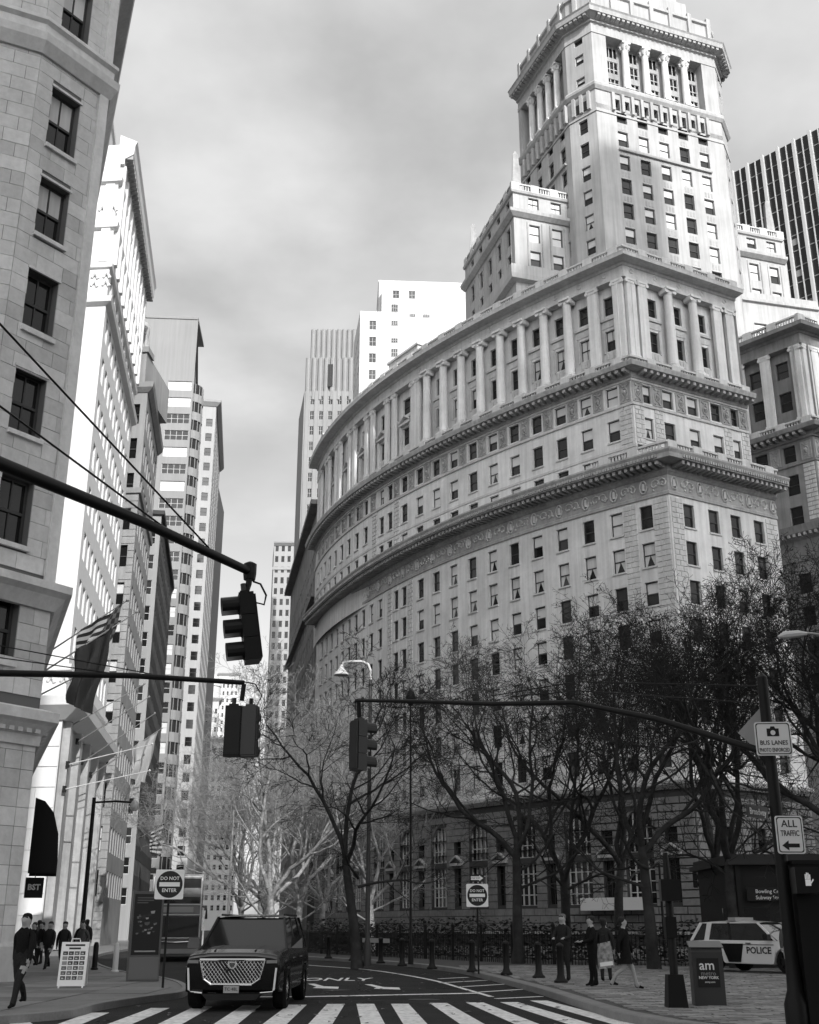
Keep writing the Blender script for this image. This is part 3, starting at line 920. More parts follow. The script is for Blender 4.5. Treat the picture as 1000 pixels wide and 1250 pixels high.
# ================= shoulder pavilions
def pavilion(S, SLn, W, WLn, eastside, mname):
    line = [S(SLn, 0)[:2], S(0, 0)[:2]] + ([W(WLn, 0)[:2]] if W else [])
    b = MB()
    c_s = [(2.75, 1.4), (5.8, 1.4)]; c_w = [(1.9 + 3.4 * k, 1.2) for k in range(5)]
    rs = [(67.5, 2.2), (71.2, 2.2), (77.0, 2.15), (80.4, 2.5), (85.2, 1.6)]
    facade(b, S, 0, SLn, 64, 87.4, c_s, rs, .35)
    if W: facade(b, W, 0, WLn, 64, 87.4, c_w, rs, .35)
    bpart(b, 'pavilion_wall', mname)
    for c, w in c_s:
        for r, h in rs: bwin(S, c, r, w, h, big, name='pavilion_window', style='bb' if WR.random() < .6 else 'bg', bars=(r > 85))
    if W:
        for c, w in c_w:
            for r, h in rs: bwin(W, c, r, w, h, big, name='pavilion_window', style='dd')
    k = MB()
    k.sweep(line, [(-.2, 83.6), (.2, 83.6), (.7, 84.0), (.75, 84.4), (-.2, 84.6)])
    bpart(k, 'string_course', mname); k = MB()
    k.sweep(line, [(-.2, 87.0), (.25, 87.1), (.35, 87.4), (-.2, 87.5)])
    bpart(k, 'string_course', mname); k = MB()
    k.sweep(line, [(-.2, 74.4), (.8, 74.5), (.9, 75.1), (.9, 76.3), (.5, 76.4), (-.2, 76.4)])
    bpart(k, 'string_course', mname)
    balustrade(line, 87.45, 1.1, -.05, ped=2.6, start=.3)
    s = MB()
    for M, cs in ((S, c_s), (W, c_w)):
        if M is None: continue
        for c, w in cs:
            s.fbox(M, c - w / 2, c + w / 2, 79.2, 80.35, -.15, -.03); s.fbox(M, c - w / 2 - .3, c + w / 2 + .3, 76.6, 76.9, 0, .2)
            s.fbox(M, c - w / 2 - .35, c - w / 2 - .2, 76.9, 83.2, 0, .1); s.fbox(M, c + w / 2 + .2, c + w / 2 + .35, 76.9, 83.2, 0, .1)
    bpart(s, 'spandrel_panel', LIMED, kind='stuff')
    r = MB(); p = line + [(line[-1][0] + 8, line[-1][1] + 3), (line[0][0], line[0][1] + 12)]
    r.quad(*[(x, y, 87.3) for x, y in p]); bpart(r, 'roof', LIMED)
def obelisk(x, y, z):
    b = MB(); b.box(x - .8, x + .8, y - .8, y + .8, z - 1.4, z)
    b.hexa([(x - .55, y - .55, z), (x + .55, y - .55, z), (x + .55, y + .55, z), (x - .55, y + .55, z), (x - .33, y - .33, z + 5), (x + .33, y - .33, z + 5), (x + .33, y + .33, z + 5), (x - .33, y + .33, z + 5)])
    b.hexa([(x - .33, y - .33, z + 5), (x + .33, y - .33, z + 5), (x + .33, y + .33, z + 5), (x - .33, y + .33, z + 5), (x - .02, y - .02, z + 5.7), (x + .02, y - .02, z + 5.7), (x + .02, y + .02, z + 5.7), (x - .02, y + .02, z + 5.7)])
    bpart(b, 'obelisk', LIMED)
PVS = Frame((12.8, 119.0), 18.0, -1); PVW = Frame((12.8, 119.0), 106.0, 1)
pavilion(PVS, 8.4, PVW, 18.5, False, TOWER_ST)
obelisk(*PVS(.9, 0, -.9)[:2], 88.4); obelisk(*PVW(17.4, 0, -.9)[:2], 88.4)
PES = Frame((42.3, 127.6), 18.0, -1)
pavilion(PES, 7.6, None, 0, True, TOWER_ST)
obelisk(*PES(6.6, 0, -.9)[:2], 88.4)
eb = MB()
eb.fbox(PES, 7.6, 7.9, 64, 87.4, -14, 0)
lowE = Frame((40.5, 124.2), 14.0, -1)
bpart(eb, 'pavilion_wall', TOWER_ST)
eb = MB(); facade(eb, lowE, 0, 11.5, 60, 75, [(3.2, 1.7), (6.6, 1.7)], [(69.6, 2.5), (65.5, 2.5)], .35)
eb.fbox(lowE, 11.5, 11.6, 60, 75, -14, 0)
eb.fbox(lowE, -.1, 11.8, 75, 75.4, -3.4, .35); eb.fbox(lowE, -.1, 11.8, 75.4, 76.4, -.3, 0)
bpart(eb, 'shoulder_wall', TOWER_ST)
for u in (3.2, 6.6):
    for z in (69.6, 65.5): bwin(lowE, u, z, 1.7, 2.5, big, name='pavilion_window', style='bb')

# ================= east wing across the court
RW = Frame((44.0, 114.0), 133.5, 1); RW_L = 8.8
RS = Frame((44.0, 114.0), 28.5, -1); RS_L = 16.0
lineR = [F2(RS, RS_L), (44.0, 114.0), F2(RW, RW_L)]
r_ = MB()
cW = [(2.9, 1.5), (6.3, 1.5)]; cS = [(3.5 + 3.1 * k, 1.4) for k in range(4)]
rowsR = [(17 + 3.55 * k, 2.2) for k in range(7)] + [(42.2, 2.3), (45.85, 2.3), (49.65, 1.95)]
facade(r_, RW, 0, RW_L, 0, 52, cW, rowsR, .34); facade(r_, RS, 0, RS_L, 0, 52, cS, rowsR, .34)
RWR, RSR = Off(RW, -.75), Off(RS, -.75)
facade(r_, RWR, -.5, RW_L, 52, 63.4, cW, rowsC, .3); facade(r_, RSR, -.5, RS_L, 52, 63.4, cS, rowsC, .3)
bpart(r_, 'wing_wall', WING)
for M, cs, rr in ((RW, cW, rowsR), (RS, cS, rowsR), (RWR, cW, rowsC), (RSR, cS, rowsC)):
    for c, w in cs:
        for r, h in rr: bwin(M, c, r, w, h, big, name='wing_window', style='dd')
k = MB()
k.sweep(lineR, [(-.3, 52.0), (.2, 52.0), (.3, 52.25), (.35, 52.6), (1.5, 52.62), (1.6, 53.0), (1.6, 53.12), (-.3, 53.2)])
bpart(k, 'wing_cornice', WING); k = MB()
k.sweep(lineR, [(-1.2, 63.4), (.15, 63.4), (.15, 63.75), (.05, 63.8), (.05, 64.7), (.2, 64.75), (.3, 65.0), (1.4, 65.02), (1.45, 65.3), (1.5, 65.45), (-3.0, 65.5), (-1.2, 65.3)])
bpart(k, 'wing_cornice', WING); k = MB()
k.sweep(lineR, [(-.1, 49.15), (.16, 49.15), (.2, 49.4), (-.1, 49.4)])
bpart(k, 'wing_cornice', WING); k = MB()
k.sweep(lineR, [(-.3, 38.3), (.14, 38.3), (.35, 40.5), (1.3, 41.1), (1.5, 41.9), (-.3, 42.0)])
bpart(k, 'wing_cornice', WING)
modillions(lineR, .78, .17, .25, 1.35, 52.26, 52.6); modillions(lineR, .62, .13, .3, 1.3, 40.72, 41.06)
balustrade(lineR, 53.15, .95, .62, start=.6); balustrade(lineR, 65.45, 1.4, .3, start=.4)
for u in (.8, 4.6, 7.9): put(pm1, 'pilaster', RW, u, 54.1, -.05)
for u in (.8, 2.1, 5.1, 8.2, 11.3, 14.4): put(pm1, 'pilaster', RS, u, 54.1, -.05)
for u in (.9, 4.6): cartouche(RW, u)
for u in (.8, 2.0, 5.05): cartouche(RS, u)
quoins(RW, .15, 1.5, 42.6, 49.2); quoins(RS, .15, 1.5, 42.6, 49.2)
crt = MB(); crt.quad((*SMF(SM_LEN, 0, -13)[:2], 0), (*F2(RW, RW_L), 0), (*F2(RW, RW_L), 65), (*SMF(SM_LEN, 0, -13)[:2], 65))
q_ = F2(RS, RS_L); crt.quad((*q_, 0), (q_[0] - 8, q_[1] + 16, 0), (q_[0] - 8, q_[1] + 16, 65), (*q_, 65))
crt.quad(*[(x, y, 65.3) for x, y in ((44.2, 114.2), RS(RS_L, 0)[:2], (50, 140), (36, 124), F2(RW, RW_L))])
bpart(crt, 'court_wall', LIME)
# street level shop canopy and window
sh = MB(); sh.fbox(PL, 4.5, 10.7, 2.9, 3.9, .1, 1.3)
bpart(sh, 'shop_canopy', mat('canopy_white', .6, .6))
# ================================================================== other buildings
def root(name, label, cat, x, y, z=0, group=None):
    o = thing(name, label, cat, (x, y, z), 0, group)
    return o, Matrix.Translation((-x, -y, -z))
def part(rt, mb, name, mats, smooth=False, kind=None):
    o = mb.build(name, mats, rt[0], smooth, kind); o.matrix_parent_inverse = rt[1]; return o
def rwin(rt, *a, **k):
    o = window(*a, parent=rt[0], **k); o.matrix_parent_inverse = rt[1]; return o
def Fxy(a, b):
    """frame from plan point a to b with outward on the right of travel; returns frame, length"""
    return Frame(a, math.degrees(math.atan2(b[1] - a[1], b[0] - a[0])), -1), math.hypot(b[0] - a[0], b[1] - a[1])
def simple_window_mesh(w, h, nb, mtf, mtg, nm='window'):
    b = MB(); t = .07
    b.box(-w / 2, w / 2, -.02, 0, 0, h, 1)
    for i in range(nb + 1):
        x = -w / 2 + w * i / nb; x = min(max(x, -w / 2 + t / 2), w / 2 - t / 2)
        b.box(x - t / 2, x + t / 2, 0, .06, 0, h, 0)
    b.box(-w / 2 + t / 2, w / 2 - t / 2, 0, .05, 0, t, 0); b.box(-w / 2 + t / 2, w / 2 - t / 2, 0, .05, h - t, h, 0); b.box(-w / 2 + t / 2, w / 2 - t / 2, 0, .05, h * .5 - t / 2, h * .5 + t / 2, 0)
    return b.mesh(nm, [mtf, mtg])
SWM = {}
def swin(rt, M, u, v, w, h, depth=.15, nb=2, light=False, glass=None, name='window'):
    gm = glass or (GLASS if WR.random() < .6 else GLASS2)
    k = (round(w, 2), round(h, 2), nb, light, gm.name, name)
    if k not in SWM: SWM[k] = simple_window_mesh(w, h, nb, FRAME_L if light else FRAME, gm, name)
    o = link(name, SWM[k], rt[0], None, orient(M(u, v, -depth), M.nrm(u))); o.matrix_parent_inverse = rt[1]; return o

# ---------------- ashlar building with cut corner, near left
FB = (-13.4, 33.25); FC = (-11.62, 35.75)
fB, LB = Fxy(FB, FC)
fA = Frame(FB, 205.0, 1)            # runs left from the cut corner
fC = Frame(FC, 110.5, -1)           # street front, turning away
ab = root('corner_building', 'grey ashlar building with cut corner and dark sash windows beside flagpoles', 'building', -16, 36)
rowsB = [(1.0 - .0, 0)]; rowsB = [(9.35, 2.0), (13.1, 2.25), (16.85, 2.25), (20.6, 2.25), (24.3, 2.3), (28.0, 2.5), (33.15, 2.6), (37.2, 2.4), (41.2, 2.4)]
wB = [(1.28, 1.22)]
m_ = MB(); facade(m_, Off(fB, -.03), 0, LB, 0, 46, wB, rowsB, .42, m=0)
m_.fbox(fA, 0, 16, 0, 46, -.4, -.03)
facade(m_, Off(fC, -.03), 0, 24, 0, 46, [(2.5 + 3.2 * k, 1.25) for k in range(7)], rowsB, .42)
part(ab, m_, 'wall', MORTAR)
for r, h in rowsB: rwin(ab, fB, wB[0][0], r, 1.22, h, style='dd' if WR.random() < .6 else 'cd', bars=True, depth=.36)
for k_ in range(7):
    for r, h in rowsB: rwin(ab, fC, 2.5 + 3.2 * k_, r, 1.25, h, style='dd', bars=True, depth=.36)
SR = random.Random(21); n_stone = 0; extra = MB()
STM = {}
def ashlar_block(M, u0, u1, v, h):
    global n_stone
    mt = SR.choice((ASHLAR, ASHLAR, ASHLAR2, ASHLAR3)); l = round((u1 - u0) / .05) * .05
    kk = (round(u1 - u0, 2), round(h, 2), mt.name)
    if kk not in STM:
        g = .008; L_ = u1 - u0
        STM[kk] = MB().hexa([(-L_ / 2 + g, -.06, g), (L_ / 2 - g, -.06, g), (L_ / 2 - g, 0, g), (-L_ / 2 + g, 0, g), (-L_ / 2 + g, -.06, h - g), (L_ / 2 - g, -.06, h - g), (L_ / 2 - g, 0, h - g), (-L_ / 2 + g, 0, h - g)]).mesh('stone', mt)
    if n_stone < 298:
        o = link('stone', STM[kk], ab[0], None, orient(M((u0 + u1) / 2, v, SR.uniform(0, .012)), M.nrm(u0))); o.matrix_parent_inverse = ab[1]; n_stone += 1
    else: extra.fbox(M, u0 + .008, u1 - .008, v + .008, v + h - .008, -.06, 0)
HB = .56; v = 0; k = 0
while v < 36:
    if not (31.5 < v < 32.9 or 11.2 < v < 12 or 7.2 < v < 7.9):
        cuts = [0, .9 if k % 2 else .45, 2.0 if k % 2 else 1.6, 3.0 if k % 2 else 2.7]
        for a, b in zip(cuts, cuts[1:]): ashlar_block(fA, a + .002, b, v, HB)
        op = any(r - HB * .6 < v < r + h - HB * .4 for r, h in rowsB)
        if op:
            segs = [(.0, .66 if k % 2 else .64), (1.9, 2.45 if k % 2 else 2.75), (2.45 if k % 2 else 2.75, LB)]
        else:
            segs = [(0, .9 if k % 2 else .5), (.9 if k % 2 else .5, 2.0 if k % 2 else 1.55), (2.0 if k % 2 else 1.55, 2.6), (2.6, LB)]
        for a, b in segs: ashlar_block(fB, a, b, v, HB)
    v += HB; k += 1
for vv in range(65):
    for uu in range(18): extra.fbox(fC, .02 + 1.3 * uu, 1.29 + 1.3 * uu, vv * HB + .008, vv * HB + HB - .008, -.04, -.028)
    for uu in range(9): extra.fbox(fA, 3.01 + 1.2 * uu, 4.2 + 1.2 * uu, vv * HB + .008, vv * HB + HB - .008, -.06, 0)
part(ab, extra, 'stone_courses', ASHLAR, kind='stuff')
lineA = [fC(24, 0)[:2], FC, FB, fA(16, 0)[:2]]
lineA = list(reversed(lineA))
def bandA(prof, nm, mt=ASHLAR2): part(ab, MB().sweep(lineA, prof, side=-1), nm, mt)
bandA([(-.1, 31.5), (.1, 31.5), (.35, 31.9), (.4, 32.2), (.15, 32.3), (.15, 32.75), (.3, 32.85), (.3, 33.0), (-.1, 33.05)], 'string_course')
bandA([(-.1, 11.2), (.12, 11.2), (.4, 11.6), (.6, 11.75), (.6, 12.0), (.1, 12.1), (-.1, 12.1)], 'string_course')
bandA([(-.1, 6.9), (.1, 6.9), (.14, 7.2), (.45, 7.5), (.6, 7.6), (.6, 7.9), (.1, 8.05), (-.1, 8.05)], 'string_course')
bandA([(-.1, 41.5), (.2, 41.5), (.4, 42.2), (.95, 42.6), (1.05, 43.3), (-.1, 43.5)], 'main_cornice', ASHLAR3)
bandA([(-.1, 0), (.12, 0), (.12, 1.1), (.05, 1.2), (-.1, 1.2)], 'plinth', ASHLAR3)
dn = MB(); spaced(lineA, .32, lambda p, n, t, k: obox(dn, p, t, (-n[0], -n[1]), .09, .1, .32, 7.25, 7.48))
part(ab, dn, 'dentil_row', ASHLAR2, kind='stuff')
sB = MB()
for r, h in rowsB:
    sB.fbox(fB, .6, 1.96, r - .16, r - .004, -.1, .12); sB.fbox(fB, .6, 1.96, r + h + .004, r + h + .1, -.1, .05)
sB.fbox(fB, LB - .42, LB - .02, 12.1, 31.5, .0, .1); sB.fbox(fB, LB - .42, LB - .02, 33, 41.5, .0, .1)
part(ab, sB, 'sill', ASHLAR2)
rfA = MB(); rfA.quad(*[(x, y, 45.9) for x, y in [fC(24, 0)[:2], FC, FB, fA(16, 0)[:2], (-40, 58)]]); part(ab, rfA, 'roof', ASHLAR3)
# awning on the street front with a hanging sign
aw = thing('awning', 'black rounded awning over the doorway of the ashlar corner building', 'awning', (-12.2, 38.2, 0), R(16.5))
b = MB()
prof = [(0, 5.5), (.3, 5.4), (.6, 5.05), (.8, 4.4), (.86, 3.6), (.86, 3.2)]
for y0, y1 in ((-1.1, 1.1),):
    for (a, z), (c, z2) in zip(prof, prof[1:]): b.quad((a, y0, z), (c, y0, z2), (c, y1, z2), (a, y1, z))
    for yy in (y0, y1): b.quad(*[(a, yy, z) for a, z in prof], (0, yy, 3.2))
b.build('canopy', BLACKM, aw)
hs = thing('hanging_sign', 'small black sign with white characters hanging under the rounded awning', 'sign', (-12.0, 38.3, 2.5), R(10))
MB().box(-.28, .28, -.04, .04, 0, .62).build('panel', SIGNK, hs)
MB().tube([(0, 0, .62), (0, 0, .9)], .015, 5).build('hanger', BLACK, hs)
text('BST', .24, SIGNW, hs, (0, -.05, .32), bold=.01)

# ---------------- white classical building
CS0, CS1 = (-40.0, 76.5), (-22.8, 75.0)
fS, LS_ = Fxy(CS0, CS1); fE = Frame(CS1, 98.0, -1); LE = 22.2
wb = root('office_building', 'sunlit white classical building with blank side wall and heavy bracketed cornice', 'building', -30, 84)
m_ = MB(); facade(m_, fS, 0, LS_, 0, 60, [], [], .3); st_ = MB()
for j in range(10):
    for i in range(4): st_.fbox(fS, LS_ - 5.2 + 1.3 * i + (.65 if j % 2 else 0) - (.65 if i == 3 and j % 2 else 0), LS_ - 3.93 + 1.3 * i + (0.65 if j % 2 and i < 3 else 0), 1.0 + j * 1.3, 2.25 + j * 1.3, 0, .08)
part(wb, st_, 'stone_courses', WHITE_ST, kind='stuff')
cE = [(1.6 + 2.05 * k, 1.0) for k in range(10)]
rE = [(19 + 3.45 * k, 2.0) for k in range(11)]
facade(m_, fE, 0, LE, 15, 60, cE, rE, .3)
part(wb, m_, 'wall', WHITE_ST); m_ = MB()
facade(m_, fE, 0, LE, 0, 15, [(3.5 + 5.1 * k, 2.6) for k in range(4)], [(3.0, 8.5)], .6)
m_.fbox(fE, LE, LE + .1, 0, 60, -14, 0)
part(wb, m_, 'base_wall', LIMED)
for c, w in cE:
    for r, h in rE: swin(wb, fE, c, r, w, h, .22, 1)
for k in range(4): swin(wb, fE, 3.5 + 5.1 * k, 3.0, 2.6, 8.5, .5, 3)
lnW = [fS(0, 0)[:2], CS1, fE(LE, 0)[:2]]
def bandW(prof, nm='string_course', mt=WHITE_ST): part(wb, MB().sweep(lnW, prof, side=-1), nm, mt)
bandW([(-.1, 14.4), (.2, 14.4), (1.2, 15.2), (1.3, 15.8), (-.1, 16)], 'base_cornice')
bandW([(-.1, 17.6), (.25, 17.7), (.25, 18.1), (-.1, 18.1)])
bandW([(-.1, 45.4), (.4, 45.6), (.5, 46.0), (-.1, 46.1)])
bandW([(-.1, 48.6), (.2, 48.7), (.25, 49.1), (-.1, 49.1)])
bandW([(-.1, 52.0), (.3, 52.2), (.4, 52.6), (-.1, 52.6)])
bandW([(-.1, 56.2), (.3, 56.4), (.35, 56.8), (-.1, 56.8)])
cc = MB(); cc.sweep([CS1, fE(LE, 0)[:2]], [(-.2, 58.2), (.3, 58.2), (.3, 58.7), (.95, 59.2), (1.0, 60.0), (1.15, 60.4), (-.2, 60.9)], side=-1); part(wb, cc, 'main_cornice', WHITE_ST)
dn = MB(); spaced([CS1, fE(LE, 0)[:2]], .62, lambda p, n, t, k: obox(dn, p, t, (-n[0], -n[1]), .2, .3, .92, 58.75, 59.2)); part(wb, dn, 'bracket_row', LIMED, kind='stuff')
at = MB(); fS2, L2 = Fxy((-40, 78.0), (-24.8, 76.6)); at.prism([(-40, 78.0), (-24.8, 76.6), (-28.2, 97), (-42, 98)], 60, 65.5); at.prism([(-40, 77.7), (-24.6, 76.3), (-28.0, 97), (-42, 98)], 65.5, 65.9)
at.fbox(fS2, L2 - 3, L2 - .8, 61, 64.5, 0, .15)
part(wb, at, 'attic', WHITE_ST)
pl = MB()
for k in range(11): pl = MB().fbox(fE, .3 + 2.05 * k, .8 + 2.05 * k, 49.2, 58.2, 0, .45); part(wb, pl, 'pilaster', WHITE_ST)
for k in range(5): pl = MB().fbox(fE, .6 + 5.1 * k, 1.6 + 5.1 * k, .2, 14.4, 0, .5); part(wb, pl, 'pilaster', LIMED)
for k in range(2): pl = MB().fbox(fS, LS_ - .9 - 2.4 * k, LS_ - .2 - 2.4 * k, 49.2, 56.2, 0, .2); part(wb, pl, 'pilaster', WHITE_ST)
rl2 = MB(); rng = random.Random(9)
for k in range(14):
    u, z = LS_ - .4 - (k % 4) * .9, (46.9, 53.6, 16.7, 47.6)[k // 4] + .3
    rl2.tube([fS(u, z, .02), fS(u + .3, z + .3, .12), fS(u + .5, z - .1, .02)], .14, 5)
part(wb, rl2, 'wall_relief', WHITE_ST, kind='stuff')
rfm = MB(); rfm.quad((-40, 76.6, 60), (*CS1, 60), (*fE(LE, 0)[:2], 60), (-40, 98, 60)); part(wb, rfm, 'roof', LIMED)

# ---------------- slim rusticated building
c3 = (-25.5, 100.2); fS3, L3 = Fxy((-38, 101.0), c3); fE3 = Frame(c3, 98.4, -1); L3E = 16
sb = root('office_building', 'slim grey rusticated stone building with single window column and lion crest', 'building', -32, 108)
GST = mat('grey_stone', .30, .85, .2, stain=.2, sscale=.3, streak=.2, bump=.15, bscale=4)
r3 = [(4 + 3.6 * k, 2.1) for k in range(13)]
m_ = MB(); facade(m_, fS3, 0, L3, 0, 51, [(L3 - 1.1, .95), (L3 - 4, .95)], r3, .3); facade(m_, fE3, 0, L3E, 0, 51, [(1.6 + 2.2 * k, 1.1) for k in range(7)], r3, .3)
m_.fbox(fE3, L3E, L3E + .1, 0, 51, -13, 0)
part(sb, m_, 'wall', GST)
for r, h in r3:
    for u in (L3 - 1.1, L3 - 4): rwin(sb, fS3, u, r, .95, h, style=None)
    for k in range(7): swin(sb, fE3, 1.6 + 2.2 * k, r, 1.1, h, .2, 1)
ln3 = [fS3(0, 0)[:2], c3, fE3(L3E, 0)[:2]]
part(sb, MB().sweep(ln3, [(-.1, 50.5), (.1, 50.5), (.5, 50.9), (.6, 51.4), (-.1, 51.6)], side=-1), 'cornice', GST)
part(sb, MB().sweep(ln3, [(-.1, 40.0), (.2, 40.0), (.3, 40.5), (-.1, 40.5)], side=-1), 'string_course', GST)
cs3 = MB()
for j in range(58):
    if not any(r - .7 < j * .7 < r + h for r, h in r3): cs3.fbox(fS3, L3 - 6, L3, j * .7 + .04, j * .7 + .66, 0, .06)
    else: cs3.fbox(fS3, L3 - .58, L3, j * .7 + .04, j * .7 + .66, 0, .06); cs3.fbox(fS3, L3 - 3.4, L3 - 1.62, j * .7 + .04, j * .7 + .66, 0, .06)
part(sb, cs3, 'stone_courses', GST, kind='stuff')
at3 = MB(); at3.fbox(fS3, L3 - 9, L3 - .6, 51.3, 55.2, -9, -.6); at3.fbox(fS3, L3 - 2.2, L3 - .4, 55.2, 55.8, -2.4, -.4); part(sb, at3, 'attic', GST)
x3, y3 = fS3(L3 - 1.3, 0, -1.2)[:2]
li = MB()
li.lathe([(.0, 55.8), (.75, 55.8), (.7, 56.6), (.55, 57.2), (.6, 57.8), (.62, 58.3), (.4, 58.8), (.05, 59)], 9, (x3, y3))
li.tube([(x3, y3 - .5, 57.9), (x3 + .1, y3 - .95, 57.7)], [.35, .22], 7); li.tube([(x3 - .35, y3 - .5, 55.8), (x3 - .3, y3 - .55, 57.3)], .2, 6); li.tube([(x3 + .4, y3 - .5, 55.8), (x3 + .35, y3 - .55, 57.3)], .2, 6)
part(sb, li, 'lion_sculpture', LIMED, True)

# ---------------- banded pale tower with ribbon windows and round bays
c4 = (-36.8, 175.0); fS4, L4 = Fxy((-50.5, 174.0), c4); fE4 = Frame(c4, 99, -1)
bt = root('office_tower', 'pale banded office tower with ribbon windows and stacked round corner bays', 'building', -44, 184)
PAL = mat('pale_brick', .27, .85, .2, stain=.12, sscale=.1, streak=.12); DARKB = mat('shaded_brick', .06, .9, .2, stain=.3, sscale=.3)
rr4 = [(8 + 3.05 * k, 1.75) for k in range(27)]
cl4 = [(L4 - 6.6, 2.2), (L4 - 2.3, 4.0)]
m_ = MB(); facade(m_, fS4, 0, L4, 0, 101, cl4, rr4, .3, skip=lambda c, r: False)
facade(m_, fE4, 0, 26, 0, 92, [(8 + 3 * k, 1.4) for k in range(6)], rr4[:25], .3)
m_.fbox(fS4, 0, L4, 101, 101.4, -10, .15)
part(bt, m_, 'wall', PAL)
for i, (r, h) in enumerate(rr4):
    swin(bt, fS4, L4 - 6.6, r, 2.2, h, .2, 3, True, BLIND if i % 3 == 0 else GLASS2); swin(bt, fS4, L4 - 2.3, r, 4.0, h, .2, 4, True, BLIND if WR.random() < .45 else GLASS2)
    if i < 25:
        for k in range(6): swin(bt, fE4, 8 + 3 * k, r, 1.4, h, .2, 1)
bay = MB(); bg_ = MB()
cx4, cy4 = fE4(4.0, 0, -.6)[:2]
for k in range(24):
    z = 8 + 3.4 * k
    bay.lathe([(2.3, z), (2.3, z + 1.5)], 16, (cx4, cy4)); bg_.lathe([(2.1, z + 1.5), (2.1, z + 3.4)], 16, (cx4, cy4), cap=False)
    for q in range(8):
        a = q * math.pi / 8 - 1.4; bay.tube([(cx4 + 2.16 * math.cos(a), cy4 + 2.16 * math.sin(a), z + 1.5), (cx4 + 2.16 * math.cos(a), cy4 + 2.16 * math.sin(a), z + 3.4)], .07, 4)
part(bt, bay, 'round_bay', PAL, kind='stuff'); part(bt, bg_, 'round_bay_glazing', GLASS2)
rf4 = MB(); rf4.quad((*fS4(0, 0)[:2], 101), (*c4, 101), (*fE4(26, 0)[:2], 92.5), (-58, 205, 92.5)); part(bt, rf4, 'roof', LIMED)

# ---------------- narrow building, its street side's shade put into the brick colour
c5 = (-32.4, 140.0); fS5, L5 = Fxy((-39.0, 139.0), c5); fE5 = Frame(c5, 99, -1)
db = root('office_building', 'building with pale window front and dark street side below the banded tower', 'building', -36, 156)
m_ = MB(); r5 = [(4 + 3.4 * k, 1.9) for k in range(14)]
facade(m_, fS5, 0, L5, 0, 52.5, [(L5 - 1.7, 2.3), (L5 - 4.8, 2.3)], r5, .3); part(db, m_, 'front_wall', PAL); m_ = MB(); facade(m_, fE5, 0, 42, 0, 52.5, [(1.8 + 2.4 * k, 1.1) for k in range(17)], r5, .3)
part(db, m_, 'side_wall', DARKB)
for r, h in r5:
    swin(db, fS5, L5 - 1.7, r, 2.3, h, .2, 3, True); swin(db, fS5, L5 - 4.8, r, 2.3, h, .2, 3, True)
    for k in range(17): swin(db, fE5, 1.8 + 2.4 * k, r, 1.1, h, .2, 1)
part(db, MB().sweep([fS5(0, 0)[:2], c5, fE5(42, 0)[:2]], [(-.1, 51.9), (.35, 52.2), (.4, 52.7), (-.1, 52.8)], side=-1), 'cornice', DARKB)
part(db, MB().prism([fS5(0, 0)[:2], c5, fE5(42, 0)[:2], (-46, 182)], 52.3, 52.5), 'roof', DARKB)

# ---------------- tall far buildings along the street
def tower_block(name, label, cat, pts, H, mt, cols, rows, wsize, cornice=None, faces=(0, 1), glass=None, light=False, group=None, nb=1):
    """pts: left-front, right-front, right-back plan corners"""
    cx_ = sum(p[0] for p in pts) / 3; cy_ = sum(p[1] for p in pts) / 3
    rt = root(name, label, cat, cx_, cy_, 0, group)
    m = MB(); fr = []
    for i in faces:
        f, L = Fxy(pts[i], pts[i + 1]); n = cols[i]
        cs = [(L * (j + .5) / n, min(wsize[0], L / n * .7)) for j in range(n)]
        rs = [(rows[0] + rows[1] * j, wsize[1]) for j in range(rows[2])]
        facade(m, f, 0, L, 0, H, cs, rs, .25); fr.append((f, cs, rs))
    back = (pts[0][0] + pts[2][0] - pts[1][0], pts[0][1] + pts[2][1] - pts[1][1])
    for a, b in ((pts[2], back), (back, pts[0])):
        m.quad((*a, 0), (*b, 0), (*b, H), (*a, H))
    m.quad(*[(*p, H - .05) for p in (pts[0], pts[1], pts[2], back)])
    part(rt, m, 'wall', mt)
    for f, cs, rs in fr:
        for c, w in cs:
            for r, h in rs: swin(rt, f, c, r, w, h, .15, nb, light, glass)
    if cornice:
        part(rt, MB().sweep([pts[0], pts[1], pts[2]], [(-.1, H - cornice), (.2, H - cornice), (cornice * .8, H - cornice * .35), (cornice * .9, H), (-.1, H + .2)], side=-1), 'cornice', mt)
    return rt
PALE = mat('pale_stone', .36, .85, .2, stain=.1, sscale=.08, streak=.1)
PALE2 = mat('hazed_far_stone', .5, .9, .1, stain=.08, sscale=.05)  # distance haze put into the paler stone of the farthest buildings
tower_block('office_building', 'pale street-front building with projecting cornice beyond the banded tower', 'building', [(-58, 248), (-46.7, 250), (-52.5, 292)], 121, PALE, (4, 14), (8, 3.8, 29), (1.5, 2.0), 1.3)
# black striped tower
blk = root('office_tower', 'black tower with white floor stripes rising behind the street canyon', 'building', -85, 410)
f8, L8 = Fxy((-98, 398), (-72.2, 400)); f8e = Frame((-72.2, 400), 99, -1)
m_ = MB(); m_.fbox(f8, 0, L8, 0, 158, -30, 0); part(blk, m_, 'frame', mat('black_steel', .03, .5))
m_ = MB()
for k in range(38): m_.fbox(f8, .6, L8 - 2.6, 6 + 4 * k, 7.3 + 4 * k, 0, .3)
part(blk, m_, 'floor_stripe', mat('stripe_glass', .7, .4), kind='stuff')
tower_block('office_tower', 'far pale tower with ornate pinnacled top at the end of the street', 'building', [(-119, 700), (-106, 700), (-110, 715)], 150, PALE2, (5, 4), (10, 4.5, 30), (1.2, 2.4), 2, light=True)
rt = tower_block('office_tower', 'far pale domed tower closing the street view', 'building', [(-104, 560), (-94, 560), (-97, 575)], 108, PALE2, (4, 4), (10, 4.5, 21), (1.2, 2.4), 2, light=True)
